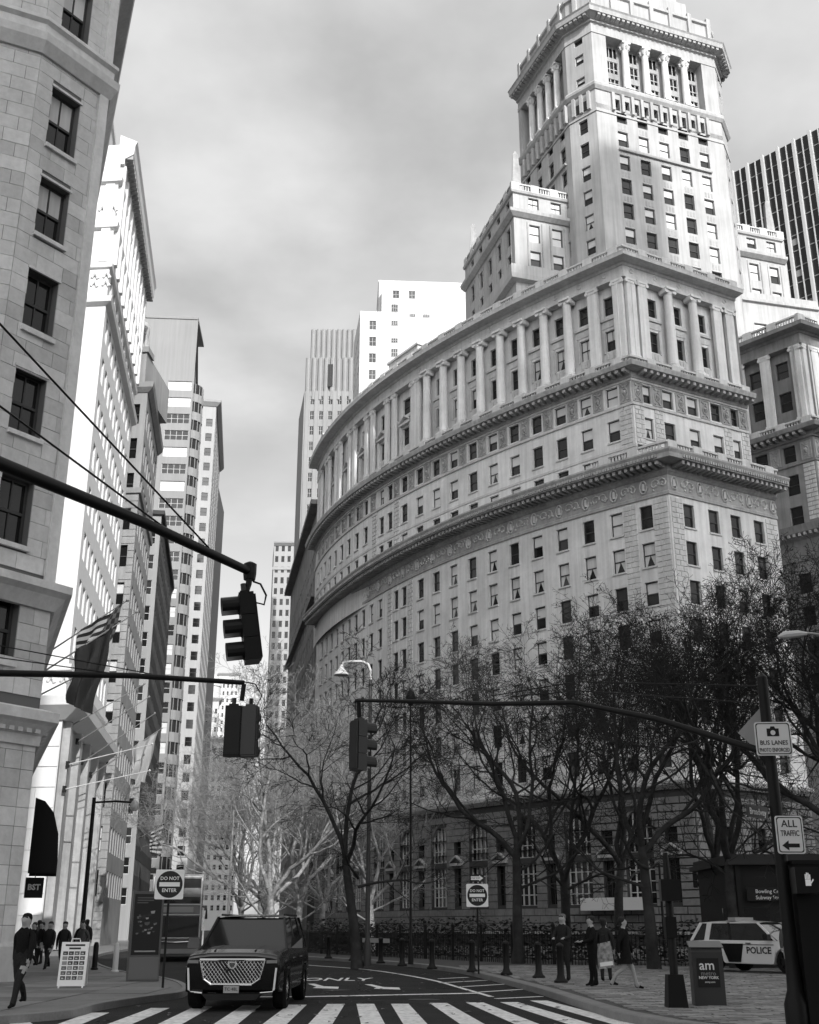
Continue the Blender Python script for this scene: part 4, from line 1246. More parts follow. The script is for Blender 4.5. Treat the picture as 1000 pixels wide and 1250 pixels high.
part(rt, MB().lathe([(4.5, 108), (4.5, 114), (5, 114.4), (4.6, 116), (3, 119.5), (1, 121), (.8, 124), (.1, 126)], 12, (-99, 566)), 'dome', PALE2, True)
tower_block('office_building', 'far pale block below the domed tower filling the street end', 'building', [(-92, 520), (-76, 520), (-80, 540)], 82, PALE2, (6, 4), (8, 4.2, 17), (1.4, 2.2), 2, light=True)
rt = tower_block('office_tower', 'slim pale tower with classical top standing left of the fluted tower', 'building', [(-56.3, 450), (-46.1, 450), (-49, 470)], 152, PALE, (4, 4), (10, 4.6, 31), (1.3, 2.6), 1.6)
part(rt, MB().box(-56.6, -45.8, 449.7, 462, 140, 141.2), 'string_course', PALE)
# fluted art deco tower
ad = root('office_tower', 'pale fluted art deco tower with stepped crown behind the curved building', 'building', -25, 340)
m_ = MB(); fld = MB()
fdS, LdS = Fxy((-33.7, 330), (-16.1, 330)); fdW = Frame((-33.7, 330), 100, 1)
colsD = [(2.6 + 2.9 * k, 1.3) for k in range(5)]; rowsD = [(10 + 5.3 * k, 2.9) for k in range(29)]
facade(m_, fdS, 0, LdS, 0, 163, colsD, rowsD, .4); m_.fbox(fdW, 0, 22, 0, 163, -.4, 0)
m_.fbox(fdS, LdS, LdS + .2, 0, 163, -22, 0); m_.fbox(fdS, .5, LdS - .5, 163, 175, -20, -.8); m_.fbox(fdS, 1.4, LdS - 1.4, 175, 186, -18, -1.6)
part(ad, m_, 'wall', PAL)
for c, w in colsD:
    for r, h in rowsD: swin(ad, fdS, c, r, w, h, .2, 2, True)
for k in range(9):
    u = .9 + 1.98 * k
    fld.tube([fdS(u, 160, -.5), fdS(u, 175, -.5)], [.8, .8], 8); fld.tube([fdS(u * .85 + 1.4, 174, -1.4), fdS(u * .85 + 1.4, 186, -1.4)], [.75, .7], 8)
for k in range(6):
    fld.fbox(fdS, .5 + 2.9 * k, 1.6 + 2.9 * k, 20, 163, 0, .35)
part(ad, fld, 'flutes', PAL, kind='stuff')
for k in (1, 2, 3): swin(ad, fdS, 2.6 + 2.9 * k, 154, 1.3, 8, .3, 2, True)
swin(ad, Off(fdS, -.55), 8.2, 164.5, 1.6, 8, -.9, 2, False, GLASS)
# white cubic tower
wt = root('office_tower', 'sunlit white cubic tower with few windows behind the curved building', 'building', 2, 240)
WHT = mat('white_brick', .6, .85, .2, stain=.05, sscale=.05)
m_ = MB(); fwS, Lw = Fxy((-11.3, 230), (13, 231.5)); fwW = Frame((-11.3, 230), 98, 1)
facade(m_, fwS, 0, Lw, 0, 134.5, [(2.9, 1.6)], [(92 + 4.2 * k, 2.3) for k in range(10)], .3)
facade(m_, fwW, 0, 16, 0, 134.5, [(2 + 3 * k, 1.4) for k in range(5)], [(60 + 4.2 * k, 2.3) for k in range(17)], .3)
up = Off(fwS, -.01)
facade(m_, up, 4.9, Lw, 134.5, 141, [(8.2, 1.5), (11.9, 1.5)], [(138.2, 2.0)], .3)
m_.fbox(fwS, 4.9, 5.1, 134.5, 141, -16, -.02); m_.fbox(fwS, 4.3, Lw, 134.4, 144.2, -16, -3); m_.fbox(fwS, 4.2, Lw + .1, 144.2, 144.6, -16, -2.9)
m_.quad(*[fwS(u, 134.45, w) for u, w in ((0, 0), (4.9, 0), (4.9, -16), (0, -16))])
m_.quad(*[fwS(u, 140.9, w) for u, w in ((4.9, 0), (Lw, 0), (Lw, -3), (4.9, -3))])
m_.fbox(fwS, 11.2, 11.35, 60, 137, 0, .1)
part(wt, m_, 'wall', WHT)
for k in range(10): swin(wt, fwS, 2.9, 92 + 4.2 * k, 1.6, 2.3, .2, 2, True)
for u in (8.2, 11.9): swin(wt, up, u, 138.2, 1.5, 2.0, .2, 2, True)
for k in range(10): swin(wt, fwS, 7.9, 99 + 4.0 * k - (k % 2) * .5, 1.5, 1.2 if k % 3 else 2.0, -.08, 3, True)
for u in (11.9, 15.2): swin(wt, fwS, u, 133.4, 1.6, .7, -.08, 3, True)
for k in range(5):
    for j in range(17): swin(wt, fwW, 2 + 3 * k, 60 + 4.2 * j, 1.4, 2.3, .2, 1)
# dark building next up the street on the right
q0 = PL.at(70)[0]
if False: tower_block('office_building', 'dark shaded street-front building adjoining the curved building', 'building', [(q0[0] + 12, q0[1] + 2), (q0[0] - .5, q0[1] + 2.5), (q0[0] - .2, q0[1] + 3)], 10, DARKB, (2, 1), (2, 3, 1), (1, 1.5))
nb_ = root('office_building', 'dark edge-on stone facade continuing the street beyond the curved building', 'building', q0[0], q0[1] + 20)
fN = Frame((q0[0] - .3, q0[1] + 3.2), 100.3, 1); m_ = MB()
facade(m_, fN, 0, 50, 0, 60, [(2 + 2.8 * k, 1.4) for k in range(17)], [(5 + 3.9 * k, 2.2) for k in range(13)], .35)
m_.fbox(fN, 0, .1, 0, 60, -14, 0); m_.fbox(fN, -.6, 50, 60, 60.7, -14, 1.2); m_.fbox(fN, -.3, 50, 46, 46.5, -.2, .7)
part(nb_, m_, 'wall', mat('mottled_stone', .24, .9, .2, stain=.3, sscale=.4, streak=.3))  # dark grey stone with random stain and streaks
for k in range(17):
    for j in range(13): swin(nb_, fN, 2 + 2.8 * k, 5 + 3.9 * j, 1.4, 2.2, .25, 1)

# ---------------- dark glass tower, right
dg = root('office_tower', 'black glass tower with pale vertical fins behind the curved building', 'building', 90, 200)
fD = Frame((74.2, 220.0), -47.3, -1); Ld = 46; HD = 164.7
m_ = MB(); m_.fbox(fD, 0, Ld, 0, HD, -20, 0); part(dg, m_, 'curtain_wall', mat('black_glass', .008, .12, .5))
fn = MB()
for k in range(12):
    fn.fbox(fD, .1 + 3.85 * k, .75 + 3.85 * k, 0, HD + .3, 0, .7); fn.fbox(fD, 2.2 + 3.85 * k, 2.4 + 3.85 * k, 0, HD, 0, .3)
part(dg, fn, 'fin', mat('pale_fin', .5, .5), kind='stuff')
fl = MB(); FRn = random.Random(4)
for j in range(42):
    for k in range(12):
        for s_ in (0, 1):
            z = 3 + 3.85 * j; fl.fbox(fD, .76 + 3.85 * k + s_ * 1.65, 2.18 + 3.85 * k + s_ * 1.72, z, z + .22, .0, .12)
            if FRn.random() < .07 and z < 145: fl.fbox(fD, .78 + 3.85 * k + s_ * 1.65, 2.16 + 3.85 * k + s_ * 1.72, z + 1.6, z + 3.1, .0, .05)
part(dg, fl, 'floor_band', mat('floor_band', .22, .5), kind='stuff')

# ---------------- unseen blocks added behind the viewpoint, shaped to shade the square
def sx(s, y): return (s - .342 * y) / .94
CAST = mat('caster_stone', .5, .85, .2, stain=.15, sscale=.1)  # pale so the added blocks bounce light onto the street
def shade_block(label, s0, s1, y0, y1, H, st=3.8):
    x0, x1 = sx(s0, y1), sx(s1, y1)
    rt = root('shadow_caster', label, 'building', (x0 + x1) / 2, (y0 + y1) / 2)
    m = MB(); f = Frame((x0, y1), 0, 1); L = x1 - x0
    n = max(2, int(L / 4)); cs = [(L * (i + .5) / n, 2.0) for i in range(n)]; rs = [(4 + st * 2 * i, 3.6) for i in range(int((H - 6) / (st * 2)))]
    facade(m, f, 0, L, 0, H, cs, rs, .3)
    m.quad((x0, y0, 0), (x0, y1, 0), (x0, y1, H), (x0, y0, H)); m.quad((x1, y0, 0), (x1, y1, 0), (x1, y1, H), (x1, y0, H))
    m.quad((x0, y0, 0), (x1, y0, 0), (x1, y0, H), (x0, y0, H)); m.quad((x0, y0, H - .1), (x1, y0, H - .1), (x1, y1, H - .1), (x0, y1, H - .1))
    part(rt, m, 'wall', CAST)
    g = MB(); g.fbox(f, .2, L - .2, 1, H - 2, -.5, -.45); part(rt, g, 'glazing', GLASS)
TAN = .5317 / .94
shade_block('unseen block added behind the viewpoint to shade the ashlar building', -16, 3.0, -45, -25, 128 * TAN)
shade_block('unseen block added behind the viewpoint to shade the crosswalk', 3.4, 17, -50, -26, (68 + 25) * TAN)
shade_block('unseen broad block added to shade the park trees', 17.4, 39, -60, -27, (74 + 27) * TAN)
shade_block('unseen tall slab added to shade the curved building', 41, 82.5, -110, -62, 76 + (105 + 62) * TAN)
shade_block('unseen slender block added to cast a shadow on the tower', 62.8, 71, -150, -113, 93 + (118 + 113) * TAN)
# ================================================================== ground, road, pavements
def structure(o): o['kind'] = 'structure'; return o
structure(MB().box(-3000, 3000, -800, 4500, -1.0, -.02).build('ground', ASPH))
road = structure(MB().prism([(-80, -20), (60, -20), (60, 60), (-3, 80), (-30, 330), (-90, 330), (-60, 75), (-80, 40)], -.02, 0).build('road', ASPH))
def arc_pts(pts, n=6):
    """catmull-rom through plan points"""
    out = []
    P = [pts[0]] + list(pts) + [pts[-1]]
    for i in range(1, len(P) - 2):
        for k in range(n):
            t = k / n; q = []
            for c in (0, 1):
                p0, p1, p2, p3 = P[i - 1][c], P[i][c], P[i + 1][c], P[i + 2][c]
                q.append(.5 * (2 * p1 + (p2 - p0) * t + (2 * p0 - 5 * p1 + 4 * p2 - p3) * t * t + (3 * p1 - p0 - 3 * p2 + p3) * t ** 3))
            out.append(tuple(q))
    return out + [pts[-1]]
kl = arc_pts([(-34, 20.3), (-14, 21.0), (-8.6, 21.7), (-6.75, 23.4), (-6.6, 26.0), (-6.15, 28.6), (-5.75, 30.4), (-6.2, 33.5), (-7.6, 38), (-11.2, 46), (-15, 58), (-19, 76), (-22.6, 110), (-30, 172)])
SWZ = .13
structure(MB().prism(kl + [(-60, 172), (-60, 20.3)], -.02, SWZ).build('sidewalk', CONC))
sidewalk = bpy.data.objects['sidewalk']
kk_ = MB().sweep(kl, [(-.01, -.02), (.16, -.02), (.16, SWZ + .012), (.14, SWZ + .022), (-.01, SWZ + .022), (-.01, -.02)], side=-1)
structure(kk_.build('kerb', KERB))
def inside(p, poly):
    c = False; n = len(poly)
    for i in range(n):
        a, b = poly[i], poly[i - 1]
        if (a[1] > p[1]) != (b[1] > p[1]) and p[0] < (b[0] - a[0]) * (p[1] - a[1]) / (b[1] - a[1]) + a[0]: c = not c
    return c
polyL = kl + [(-60, 172), (-60, 20.3)]
slm = [MB().box(.012, 1.488, .012, 1.488, -.03, .02).mesh('paving_slab', mat('slab_%d' % i, vv, .88, .25, stain=.25, sscale=1.1, grain=.15, gscale=14, bump=.15, bscale=40)) for i, vv in enumerate((.2, .24, .17))]
rg = random.Random(2)
for i in range(-12, 0):
    for j in range(0, 16):
        x, y = i * 1.5 + 1.2, 20.6 + j * 1.5
        if all(inside(q, polyL) for q in ((x - .2, y - .3), (x + 1.7, y - .3), (x - .2, y + 1.7), (x + 1.75, y + 1.7))):
            o = link('paving_slab', rg.choice(slm), sidewalk); o.location = (x, y, SWZ - .012 + rg.uniform(0, .006))
kr = arc_pts([(60, 14.5), (20, 16), (9, 17.6), (5.2, 19.8), (4.15, 22.6), (3.9, 25), (3.72, 28.4), (3.45, 32.7), (2.7, 40.5), (1.8, 47), (0, 53.5), (-2.4, 59.6), (-6.2, 66), (-10.5, 75), (-15, 95)])
polyR = kr + [(-8, 100), (60, 100)]
structure(MB().prism(polyR, -.02, SWZ).build('plaza', mat('plaza_base', .09, .95)))
structure(MB().sweep(kr, [(-.01, -.02), (.16, -.02), (.16, SWZ + .012), (.14, SWZ + .03), (-.16, SWZ + .03), (-.16, -.02)], side=1).build('kerb', KERB))
pv = MB(); rg = random.Random(8); PW, PH = .42, .27
j = 0; y = 17.0
while y < 50:
    x = 2.0 + (PW / 2 if j % 2 else 0)
    while x < 16:
        if inside((x - .02, y + .1), polyR) and inside((x - .3, y), polyR) and inside((x - .3, y + PH), polyR):
            z = SWZ + .012 + rg.uniform(0, .012); dz = rg.uniform(-.008, .008)
            pv.hexa([(x + .01, y + .01, SWZ - .02), (x + PW - .01, y + .01, SWZ - .02), (x + PW - .01, y + PH - .01, SWZ - .02), (x + .01, y + PH - .01, SWZ - .02),
                     (x + .01, y + .01, z + dz), (x + PW - .01, y + .01, z - dz), (x + PW - .01, y + PH - .01, z), (x + .01, y + PH - .01, z)], rg.choice((0, 0, 1, 2)))
        x += PW
    y += PH; j += 1
o = pv.build('pavers', [mat('paver_%d' % i, v_, .85, .3, stain=.25, sscale=.9, grain=.2, gscale=15) for i, v_ in enumerate((.26, .33, .19))], bpy.data.objects['plaza'], kind='stuff')
# ---- road markings
def mark(poly, name, z=.005):
    return MB().prism(poly, .001, z).build(name, PAINT, road)
def strip(pts, w, name):
    b = MB()
    b.sweep(pts, [(-w / 2, .001), (-w / 2, .005), (w / 2, .005), (w / 2, .001)])
    return b.build(name, PAINT, road)
for xf, xb, yb in [(-7.0, -7.2, 22.9), (-6.1, -6.3, 25.2), (-5.2, -5.35, 26.6), (-4.3, -4.5, 27.0), (-3.3, -3.5, 27.4), (-2.42, -2.5, 27.7), (-1.6, -1.66, 27.95), (-.66, -1.0, 28.0), (.1, -.22, 28.0), (1.12, .66, 28.3), (2.1, 1.5, 28.5), (3.05, 2.3, 28.6), (3.85, 3.05, 29.2)]:
    yf = 20.6; sl_ = (xb - xf) / (yb - 22.41); x0 = xf + sl_ * (yf - 22.41)
    mark([(x0 - .22, yf), (x0 + .22, yf), (xb + .2, yb), (xb - .2, yb)], 'crosswalk_stripe')
strip(arc_pts([(-7.5, 62), (-4.8, 55.8), (-1.65, 49.5), (.55, 41.1), (1.5, 34.8), (2.04, 30.8)], 4), .14, 'edge_line')
strip([(-5.4, 30.6), (-2.6, 30.8), (1.75, 32.4)], .32, 'stop_line')
for a, b in [((1.0, 41.2), (2.0, 42.3)), ((.95, 38.2), (2.5, 40.0)), ((1.35, 35.6), (2.95, 37.4)), ((1.75, 32.8), (3.2, 34.4)), ((2.1, 30.0), (3.3, 30.9))]: strip([a, b], .16, 'hatch_line')
strip([(-5.0, 30.9), (-5.4, 44), (-7.2, 58)], .12, 'lane_line')
tm = text_mesh('ONLY', 1.0, PAINT, .01)
o = link('lettering', tm, road, None, Matrix.Translation((-2.4, 40.6, .004)) @ Matrix.Diagonal((.85, 3.0, 1, 1)))
mark([(-1.35, 37.2), (-1.15, 37.2), (-.75, 35.6), (-.3, 35.3), (-.25, 34.2), (-1.0, 34.7), (-.95, 35.4)], 'turn_arrow')
mark([(-3.1, 37.6), (-2.9, 37.6), (-2.5, 36), (-2.05, 35.7), (-2.0, 34.6), (-2.75, 35.1), (-2.7, 35.8)], 'turn_arrow')
for x, y, w_, h_ in ((-1.2, 30.2, 2.4, 1.1), (1.0, 36.5, 1.1, 3.8), (-4.6, 36.0, 1.4, 5.0)):
    MB().prism([(x - w_ / 2, y - h_ / 2), (x + w_ / 2, y - h_ / 2 + .1), (x + w_ / 2 - .1, y + h_ / 2), (x - w_ / 2 + .05, y + h_ / 2 - .1)], .0005, .003).build('asphalt_patch', mat('patch_asphalt', .018, .9, .2, grain=.3, gscale=30), road)
for x, y in ((.35, 29.6), (-2.0, 33.9)):
    m__ = MB().lathe([(.38, .001), (.38, .009), (.33, .01), (.33, .006), (.0, .006)], 20, (x, y)); m__.build('manhole_cover', mat('cast_iron', .05, .5, .4, metal=.4, grain=.4, gscale=25), road, True)
ck = MB(); rg = random.Random(44)
for _ in range(14):
    x, y = rg.uniform(-5, 3), rg.uniform(21.5, 40); a = rg.uniform(0, 6.3); pts = [(x, y)]
    for _k in range(rg.randint(5, 12)): a += rg.gauss(0, .5); x += math.cos(a) * .3; y += math.sin(a) * .3; pts.append((x, y))
    ck.sweep(pts, [(-.012, .0062), (.012, .0062)], caps=False)
ck.build('tar_crack', mat('tar', .008, .6), road, kind='stuff')
lv = MB(); rg = random.Random(14)
for _ in range(420):
    x, y = rg.uniform(-6, 12), rg.uniform(21, 48)
    z = .012 if not inside((x, y), polyR) and not inside((x, y), polyL) else SWZ + .04
    if inside((x, y), polyL): continue
    a, s = rg.uniform(0, 6.3), rg.uniform(.04, .09); c_, s_ = math.cos(a) * s, math.sin(a) * s
    lv.quad((x + c_, y + s_, z), (x - s_ * .7, y + c_ * .7, z + .015), (x - c_, y - s_, z + .01), (x + s_ * .7, y - c_ * .7, z + .02))
o = lv.build('fallen_leaves', mat('dry_leaf', .16, .9)); o['kind'] = 'stuff'

# ================================================================== street furniture
# ---- traffic signal heads
SG = {}
SIGB = mat('signal_black', .012, .35, .4); LENS = mat('signal_lens', .03, .15, .5); VIS = mat('visor_inner', .3, .4, .5)
def signal_head(parent, pos, face, tilt=0.0, n=3, s=1.0):
    """housing > section meshes with visor and lens; face = plan direction the lenses look"""
    if not SG:
        b = MB(); b.box(-.17, .17, -.12, .1, .005, .345); SG['s'] = b.mesh('section', SIGB)
        v = MB(); N = 12
        for i in range(N):
            a0, a1 = R(-35 + 250 * i / N), R(-35 + 250 * (i + 1) / N)
            for r_, mm in ((.155, 0), (.148, 1)):
                p = [(r_ * math.cos(a), yy - (.1 if False else 0), .175 + r_ * math.sin(a)) for a, yy in ((a0, .1), (a1, .1), (a1, .36), (a0, .36))]
                v.quad(*p, m=mm)
        SG['v'] = v.mesh('visor', [SIGB, VIS])
        l = MB(); l.tube([(0, .1, .175), (0, .13, .175), (0, .145, .175)], [.14, .12, .03], 12); SG['l'] = l.mesh('lens', LENS)
        SG['c'] = MB().tube([(0, 0, 1.05), (0, 0, 1.22)], .045, 8).box(-.1, .1, -.07, .07, 1.0501, 1.09).mesh('hanger', SIGB)
    base = Matrix.Translation(pos) @ Matrix.Rotation(R(tilt), 4, 'Y') @ orient((0, 0, 0), face)
    e = link('housing', MB().box(-.15, .15, -.15, -.121, .04, n * .35 - .04).mesh('housing', SIGB), parent, None, base @ Matrix.Scale(s, 4) @ Matrix.Translation((0, 0, -.525)))
    for i in range(n):
        link('section', SG['s'], e, None, Matrix.Translation((0, 0, i * .35)))
        link('visor', SG['v'], e, None, Matrix.Translation((0, 0, i * .35))); link('lens', SG['l'], e, None, Matrix.Translation((0, 0, i * .35)))
    link('hanger', SG['c'], e)
    return e
def mast(label, pole, ptop, arm, r0, r1, wires):
    t = thing('traffic_signal_mast', label, 'traffic signal', (*pole, 0))
    T = lambda p: (p[0] - pole[0], p[1] - pole[1], p[2])
    MB().lathe([(.2, 0), (.2, .5), (.13, .7), (.11, 1.2), (.09, ptop), (.0, ptop + .1)], 12).build('pole', BLACK, t, True)
    n = len(arm); MB().tube([T(p) for p in arm], [r0 + (r1 - r0) * i / (n - 1) for i in range(n)], 10).build('arm', BLACK, t, True)
    for w in wires: MB().tube([T(p) for p in w], .012, 5).build('guy_wire', BLACK, t)
    return t, T
t, T = mast('near black signal mast with steel guy wires reaching past the ashlar building', (-5.45, 7.0), 8.2, [(-5.45, 7.0, 5.7), (-4.7, 8.6, 5.8), (-3.96, 10.2, 5.86), (-3.0, 12.1, 5.93), (-2.05, 14.0, 5.93)], .085, .055,
        [[(-5.4, 7.1, 7.7), (-3.87, 9.5, 7.0), (-2.43, 13.2, 5.97)], [(-5.4, 7.1, 6.66), (-3.89, 9.8, 6.29), (-2.8, 12.5, 5.97)]])
MB().tube([T((-2.05, 14, 5.93)), T((-2.05, 13.95, 5.75)), T((-2.08, 13.9, 5.6))], .04, 8).box(-.0, .001, 0, .001, 0, .001).build('drop_bracket', BLACK, t)
MB().lathe([(.075, 5.82), (.085, 5.9), (.085, 6.03), (.03, 6.06)], 10, (T((-2.05, 14, 0))[0], T((-2.05, 14, 0))[1])).build('arm_end_cap', BLACK, t)
MB().tube([T((-2.0, 14, 5.8)), T((-1.9, 13.95, 5.75)), T((-1.82, 13.95, 5.6)), T((-1.84, 13.95, 5.48)), T((-1.98, 13.9, 5.5))], .014, 5).build('cable', BLACK, t)
signal_head(t, T((-2.02, 13.9, 5.16)), (-1, -.22), -9, s=.84)
t, T = mast('black signal mast crossing low over the flags with twin signal hung at its end', (-10.6, 20.3), 8.0, [(-10.6, 20.3, 5.9), (-9, 21.1, 6.15), (-7.9, 21.7, 6.24), (-5.6, 22.8, 6.42), (-3.49, 23.8, 6.48)], .085, .05,
        [[(-10.6, 20.4, 7.3), (-7.9, 21.6, 6.75), (-5.0, 23.1, 6.46)], [(-10.6, 20.4, 6.8), (-7.9, 21.6, 6.52), (-5.8, 22.7, 6.42)]])
MB().tube([T((-3.49, 23.8, 6.45)), T((-3.52, 23.8, 6.1))], .05, 8).build('drop_bracket', BLACK, t)
MB().tube([T((-3.5, 23.8, 6.5)), T((-3.25, 23.8, 6.45)), T((-3.1, 23.8, 6.2)), T((-3.2, 23.8, 6.0))], .014, 5).build('cable', BLACK, t)
signal_head(t, T((-3.67, 23.75, 5.45)), (-.12, 1)); signal_head(t, T((-3.32, 23.8, 5.45)), (.1, 1))
t, T = mast('black signal mast with upswept arm carrying traffic lane signs beside the plaza', (6.1, 19.5), 5.7, [(6.1, 19.5, 4.15), (5.95, 19.61, 4.47), (4.49, 20.72, 5.19), (3.14, 21.64, 5.66), (1.63, 22.49, 5.79), (0.0, 23.33, 6.0), (-1.14, 24.05, 6.15)], .07, .035,
        [[(6.0, 19.5, 5.55), (3.2, 21.6, 6.05), (1.63, 22.49, 5.95)], [(6.0, 19.5, 5.25), (3.2, 21.6, 5.88), (2.0, 22.2, 5.88)]])
mast3 = t
MB().tube([T((-1.08, 24.05, 6.15)), T((-1.06, 24.1, 5.8))], .05, 8).build('drop_bracket', BLACK, t)
signal_head(t, T((-1.06, 24.15, 5.22)), (.85, .6))
# signs on the plaza mast (children: bolted to it)
def rrect(w, h, r=.04, n=3):
    p = []
    for cx_, cy_, a0 in ((w / 2 - r, h / 2 - r, 0), (-w / 2 + r, h / 2 - r, 90), (-w / 2 + r, -h / 2 + r, 180), (w / 2 - r, -h / 2 + r, 270)):
        for i in range(n + 1):
            a = R(a0 + 90 * i / n); p.append((cx_ + r * math.cos(a), cy_ + r * math.sin(a)))
    return p
def plate(pts, y0, y1, m=0):
    """plan outline (x,z) extruded along y"""
    b = MB(); k = len(pts)
    b.v = [(x, y0, z) for x, z in pts] + [(x, y1, z) for x, z in pts]
    b.f = [tuple(range(k)), tuple(range(2 * k - 1, k - 1, -1))] + [(i, (i + 1) % k, k + (i + 1) % k, k + i) for i in range(k)]
    b.m = [m] * len(b.f); return b
def at_part(o, pos, rz=0.0): o.matrix_basis = Matrix.Translation(pos) @ Matrix.Rotation(rz, 4, 'Z'); return o
def signplate(parent, name, w, h, pos, rz=0, border=True):
    s = plate(rrect(w, h), -.012, .0).build(name, SIGNW, parent); at_part(s, pos, rz)
    if border:
        o1, o2 = rrect(w - .04, h - .04), rrect(w - .07, h - .07); b = MB(); k = len(o1)
        for i in range(k):
            j = (i + 1) % k
            b.quad((o1[i][0], -.0145, o1[i][1]), (o1[j][0], -.0145, o1[j][1]), (o2[j][0], -.0145, o2[j][1]), (o2[i][0], -.0145, o2[i][1]))
        b.build('border', SIGNK, s)
    return s
bx_, bz = 6.13, 5.3
s = signplate(mast3, 'bus_lane_sign', .6, .56, (6.13 - 6.1, -.17, 4.62), R(-4))
text('BUS LANES', .105, SIGNK, s, (0, -.0145, -.07), bold=0.0010, sx=.9); text('PHOTO ENFORCED', .09, SIGNK, s, (0, -.0145, -.19), bold=0.0010, sx=.62)
plate([(-.1, .04), (.1, .04), (.1, .17), (.045, .17), (.03, .205), (-.03, .205), (-.045, .17), (-.1, .17)], -.0165, -.0135).build('camera_symbol', SIGNK, s)
plate([(.042 * math.cos(a), .1 + .042 * math.sin(a)) for a in [i * math.pi / 7 for i in range(14)]], -.019, -.0165).build('camera_lens', SIGNW, s)
s = plate([(0, .43), (.43, 0), (0, -.43), (-.43, 0)], .11, .125).build('diamond_sign_back', mat('sign_back', .5, .4, .5, metal=.3), mast3); at_part(s, (-.02, .08, 4.78))
s = signplate(mast3, 'all_traffic_sign', .46, .6, (.13, -.17, 3.06), R(3))
text('ALL', .16, SIGNK, s, (0, -.0145, .17), bold=0.0015); text('TRAFFIC', .125, SIGNK, s, (0, -.0145, .02), bold=0.0013, sx=.66)
plate([(-.15, -.17), (-.04, -.09), (-.04, -.14), (.14, -.14), (.14, -.2), (-.04, -.2), (-.04, -.25)], -.017, -.0135).build('arrow', SIGNK, s)
s = plate(rrect(.75, .2, .02), -.01, .01).build('street_name_sign', mat('sign_green_grey', .045, .5), mast3); at_part(s, (-.28, .12, 3.45), R(48))
text('Broadway', .15, SIGNW, s, (0, -.013, -.005), bold=0.0010)
# pedestrian signal and cabinet on the mast
pc = MB(); pc.box(.12, .62, -.2, .25, .02, 2.6); pc.box(.1, .64, -.22, .27, 2.6, 2.66)
pc.build('control_cabinet', BLACK, mast3)
ps = MB().box(.04, .42, -.5, -.25, 2.14, 2.54).build('pedestrian_signal', SIGB, mast3)
hand = MB(); HL = mat('hand_symbol', .8, .4); HLb = HL.node_tree.nodes['Principled BSDF']; HLb.inputs['Emission Color'].default_value = (1, 1, 1, 1); HLb.inputs['Emission Strength'].default_value = .1
hand.box(-.055, .055, -.004, 0, -.12, .0)
for i, (x, l) in enumerate(((-.045, .1), (-.016, .13), (.013, .125), (.042, .095))): hand.box(x - .011, x + .011, -.004, 0, .004, l)
hand.hexa([(.058, -.004, -.08), (.058, -.004, -.05), (.058, 0, -.05), (.058, 0, -.08), (.115, -.004, -.01), (.1, -.004, .015), (.1, 0, .015), (.115, 0, -.01)])
o = hand.build('hand_symbol', HL, ps); o.location = (.23, -.506, 2.35); o.scale = (.8, 1, .8)
# ---- regulatory signs on posts
def do_not_enter(x, y, z0, label, oneway=False, h=2.2, rz=0.0):
    t = thing('road_sign', label, 'road sign', (x, y, z0), rz)
    MB().box(-.03, .03, -.02, .02, 0, h + .8).build('post', BLACK, t)
    s = plate(rrect(.76, .76), -.035, -.022).build('plate', SIGNW, t); s.location = (0, 0, h + .38)
    plate([(.345 * math.cos(a), .345 * math.sin(a)) for a in [i * math.pi / 16 for i in range(32)]], -.039, -.0352).build('disc', SIGNK, s)
    plate([(-.27, -.055), (.27, -.055), (.27, .055), (-.27, .055)], -.042, -.0392).build('bar', SIGNW, s)
    text('DO NOT', .125, SIGNW, s, (0, -.0395, .15), bold=0.0018); text('ENTER', .13, SIGNW, s, (0, -.0395, -.155), bold=0.0018)
    if oneway:
        MB().box(-.02, .02, -.02, .02, h + .8, h + 1.1).build('post_top', BLACK, t)
        p = plate(rrect(.5, .24, .02), -.035, -.022).build('one_way_sign', SIGNK, t); p.location = (0, 0, h + .95)
        plate([(-.21, -.06), (.08, -.06), (.08, -.1), (.22, 0), (.08, .1), (.08, .06), (-.21, .06)], -.038, -.0352).build('arrow', SIGNW, p)
        text('ONE WAY', .07, SIGNK, p, (-.05, -.0385, 0), bold=0.0008)
    return t
do_not_enter(-6.45, 32.2, SWZ, 'do not enter sign on black post at the kerb beside the black suv', rz=R(6))
do_not_enter(2.35, 41.7, SWZ, 'do not enter sign with one way arrow above it by the park fence', True, h=2.15)
# ---- bollards along the plaza kerb
bm = MB().lathe([(.2, 0), (.2, .06), (.13, .12), (.1, .22), (.095, .95), (.11, .97), (.1, 1.02), (.0, 1.08)], 10).mesh('bollard', BLACK, True)
for x, y in [(-4.3, 61.0), (-2.9, 57.0), (-1.5, 53.0), (-.55, 49.5), (.6, 46.1), (1.95, 43.1), (2.95, 40.5), (3.75, 38.0), (4.05, 34.9)]:
    o = link('bollard', bm); o.location = (x + .25, y, SWZ + .01); tag(o, 'black iron bollard in the row along the plaza kerb', 'bollard', 'bollards along the plaza kerb')
bm2 = MB().lathe([(.14, 0), (.14, .05), (.1, .08), (.1, .85), (.07, .95), (0, .97)], 10)
for x, y, mt_, lb in ((-10.35, 43.1, mat('white_bollard', .6, .5), 'white bollard on the sidewalk beside the poster kiosk'), (-11.0, 40.8, BLACK, 'black bollard on the sidewalk between the sandwich board and the poster kiosk'), (-11.7, 45.5, BLACK, 'black bollard on the sidewalk behind the white bollard')):
    o = link('bollard', bm2.mesh('bollard', mt_, True)); o.location = (x, y, SWZ + .008); tag(o, lb, 'bollard')
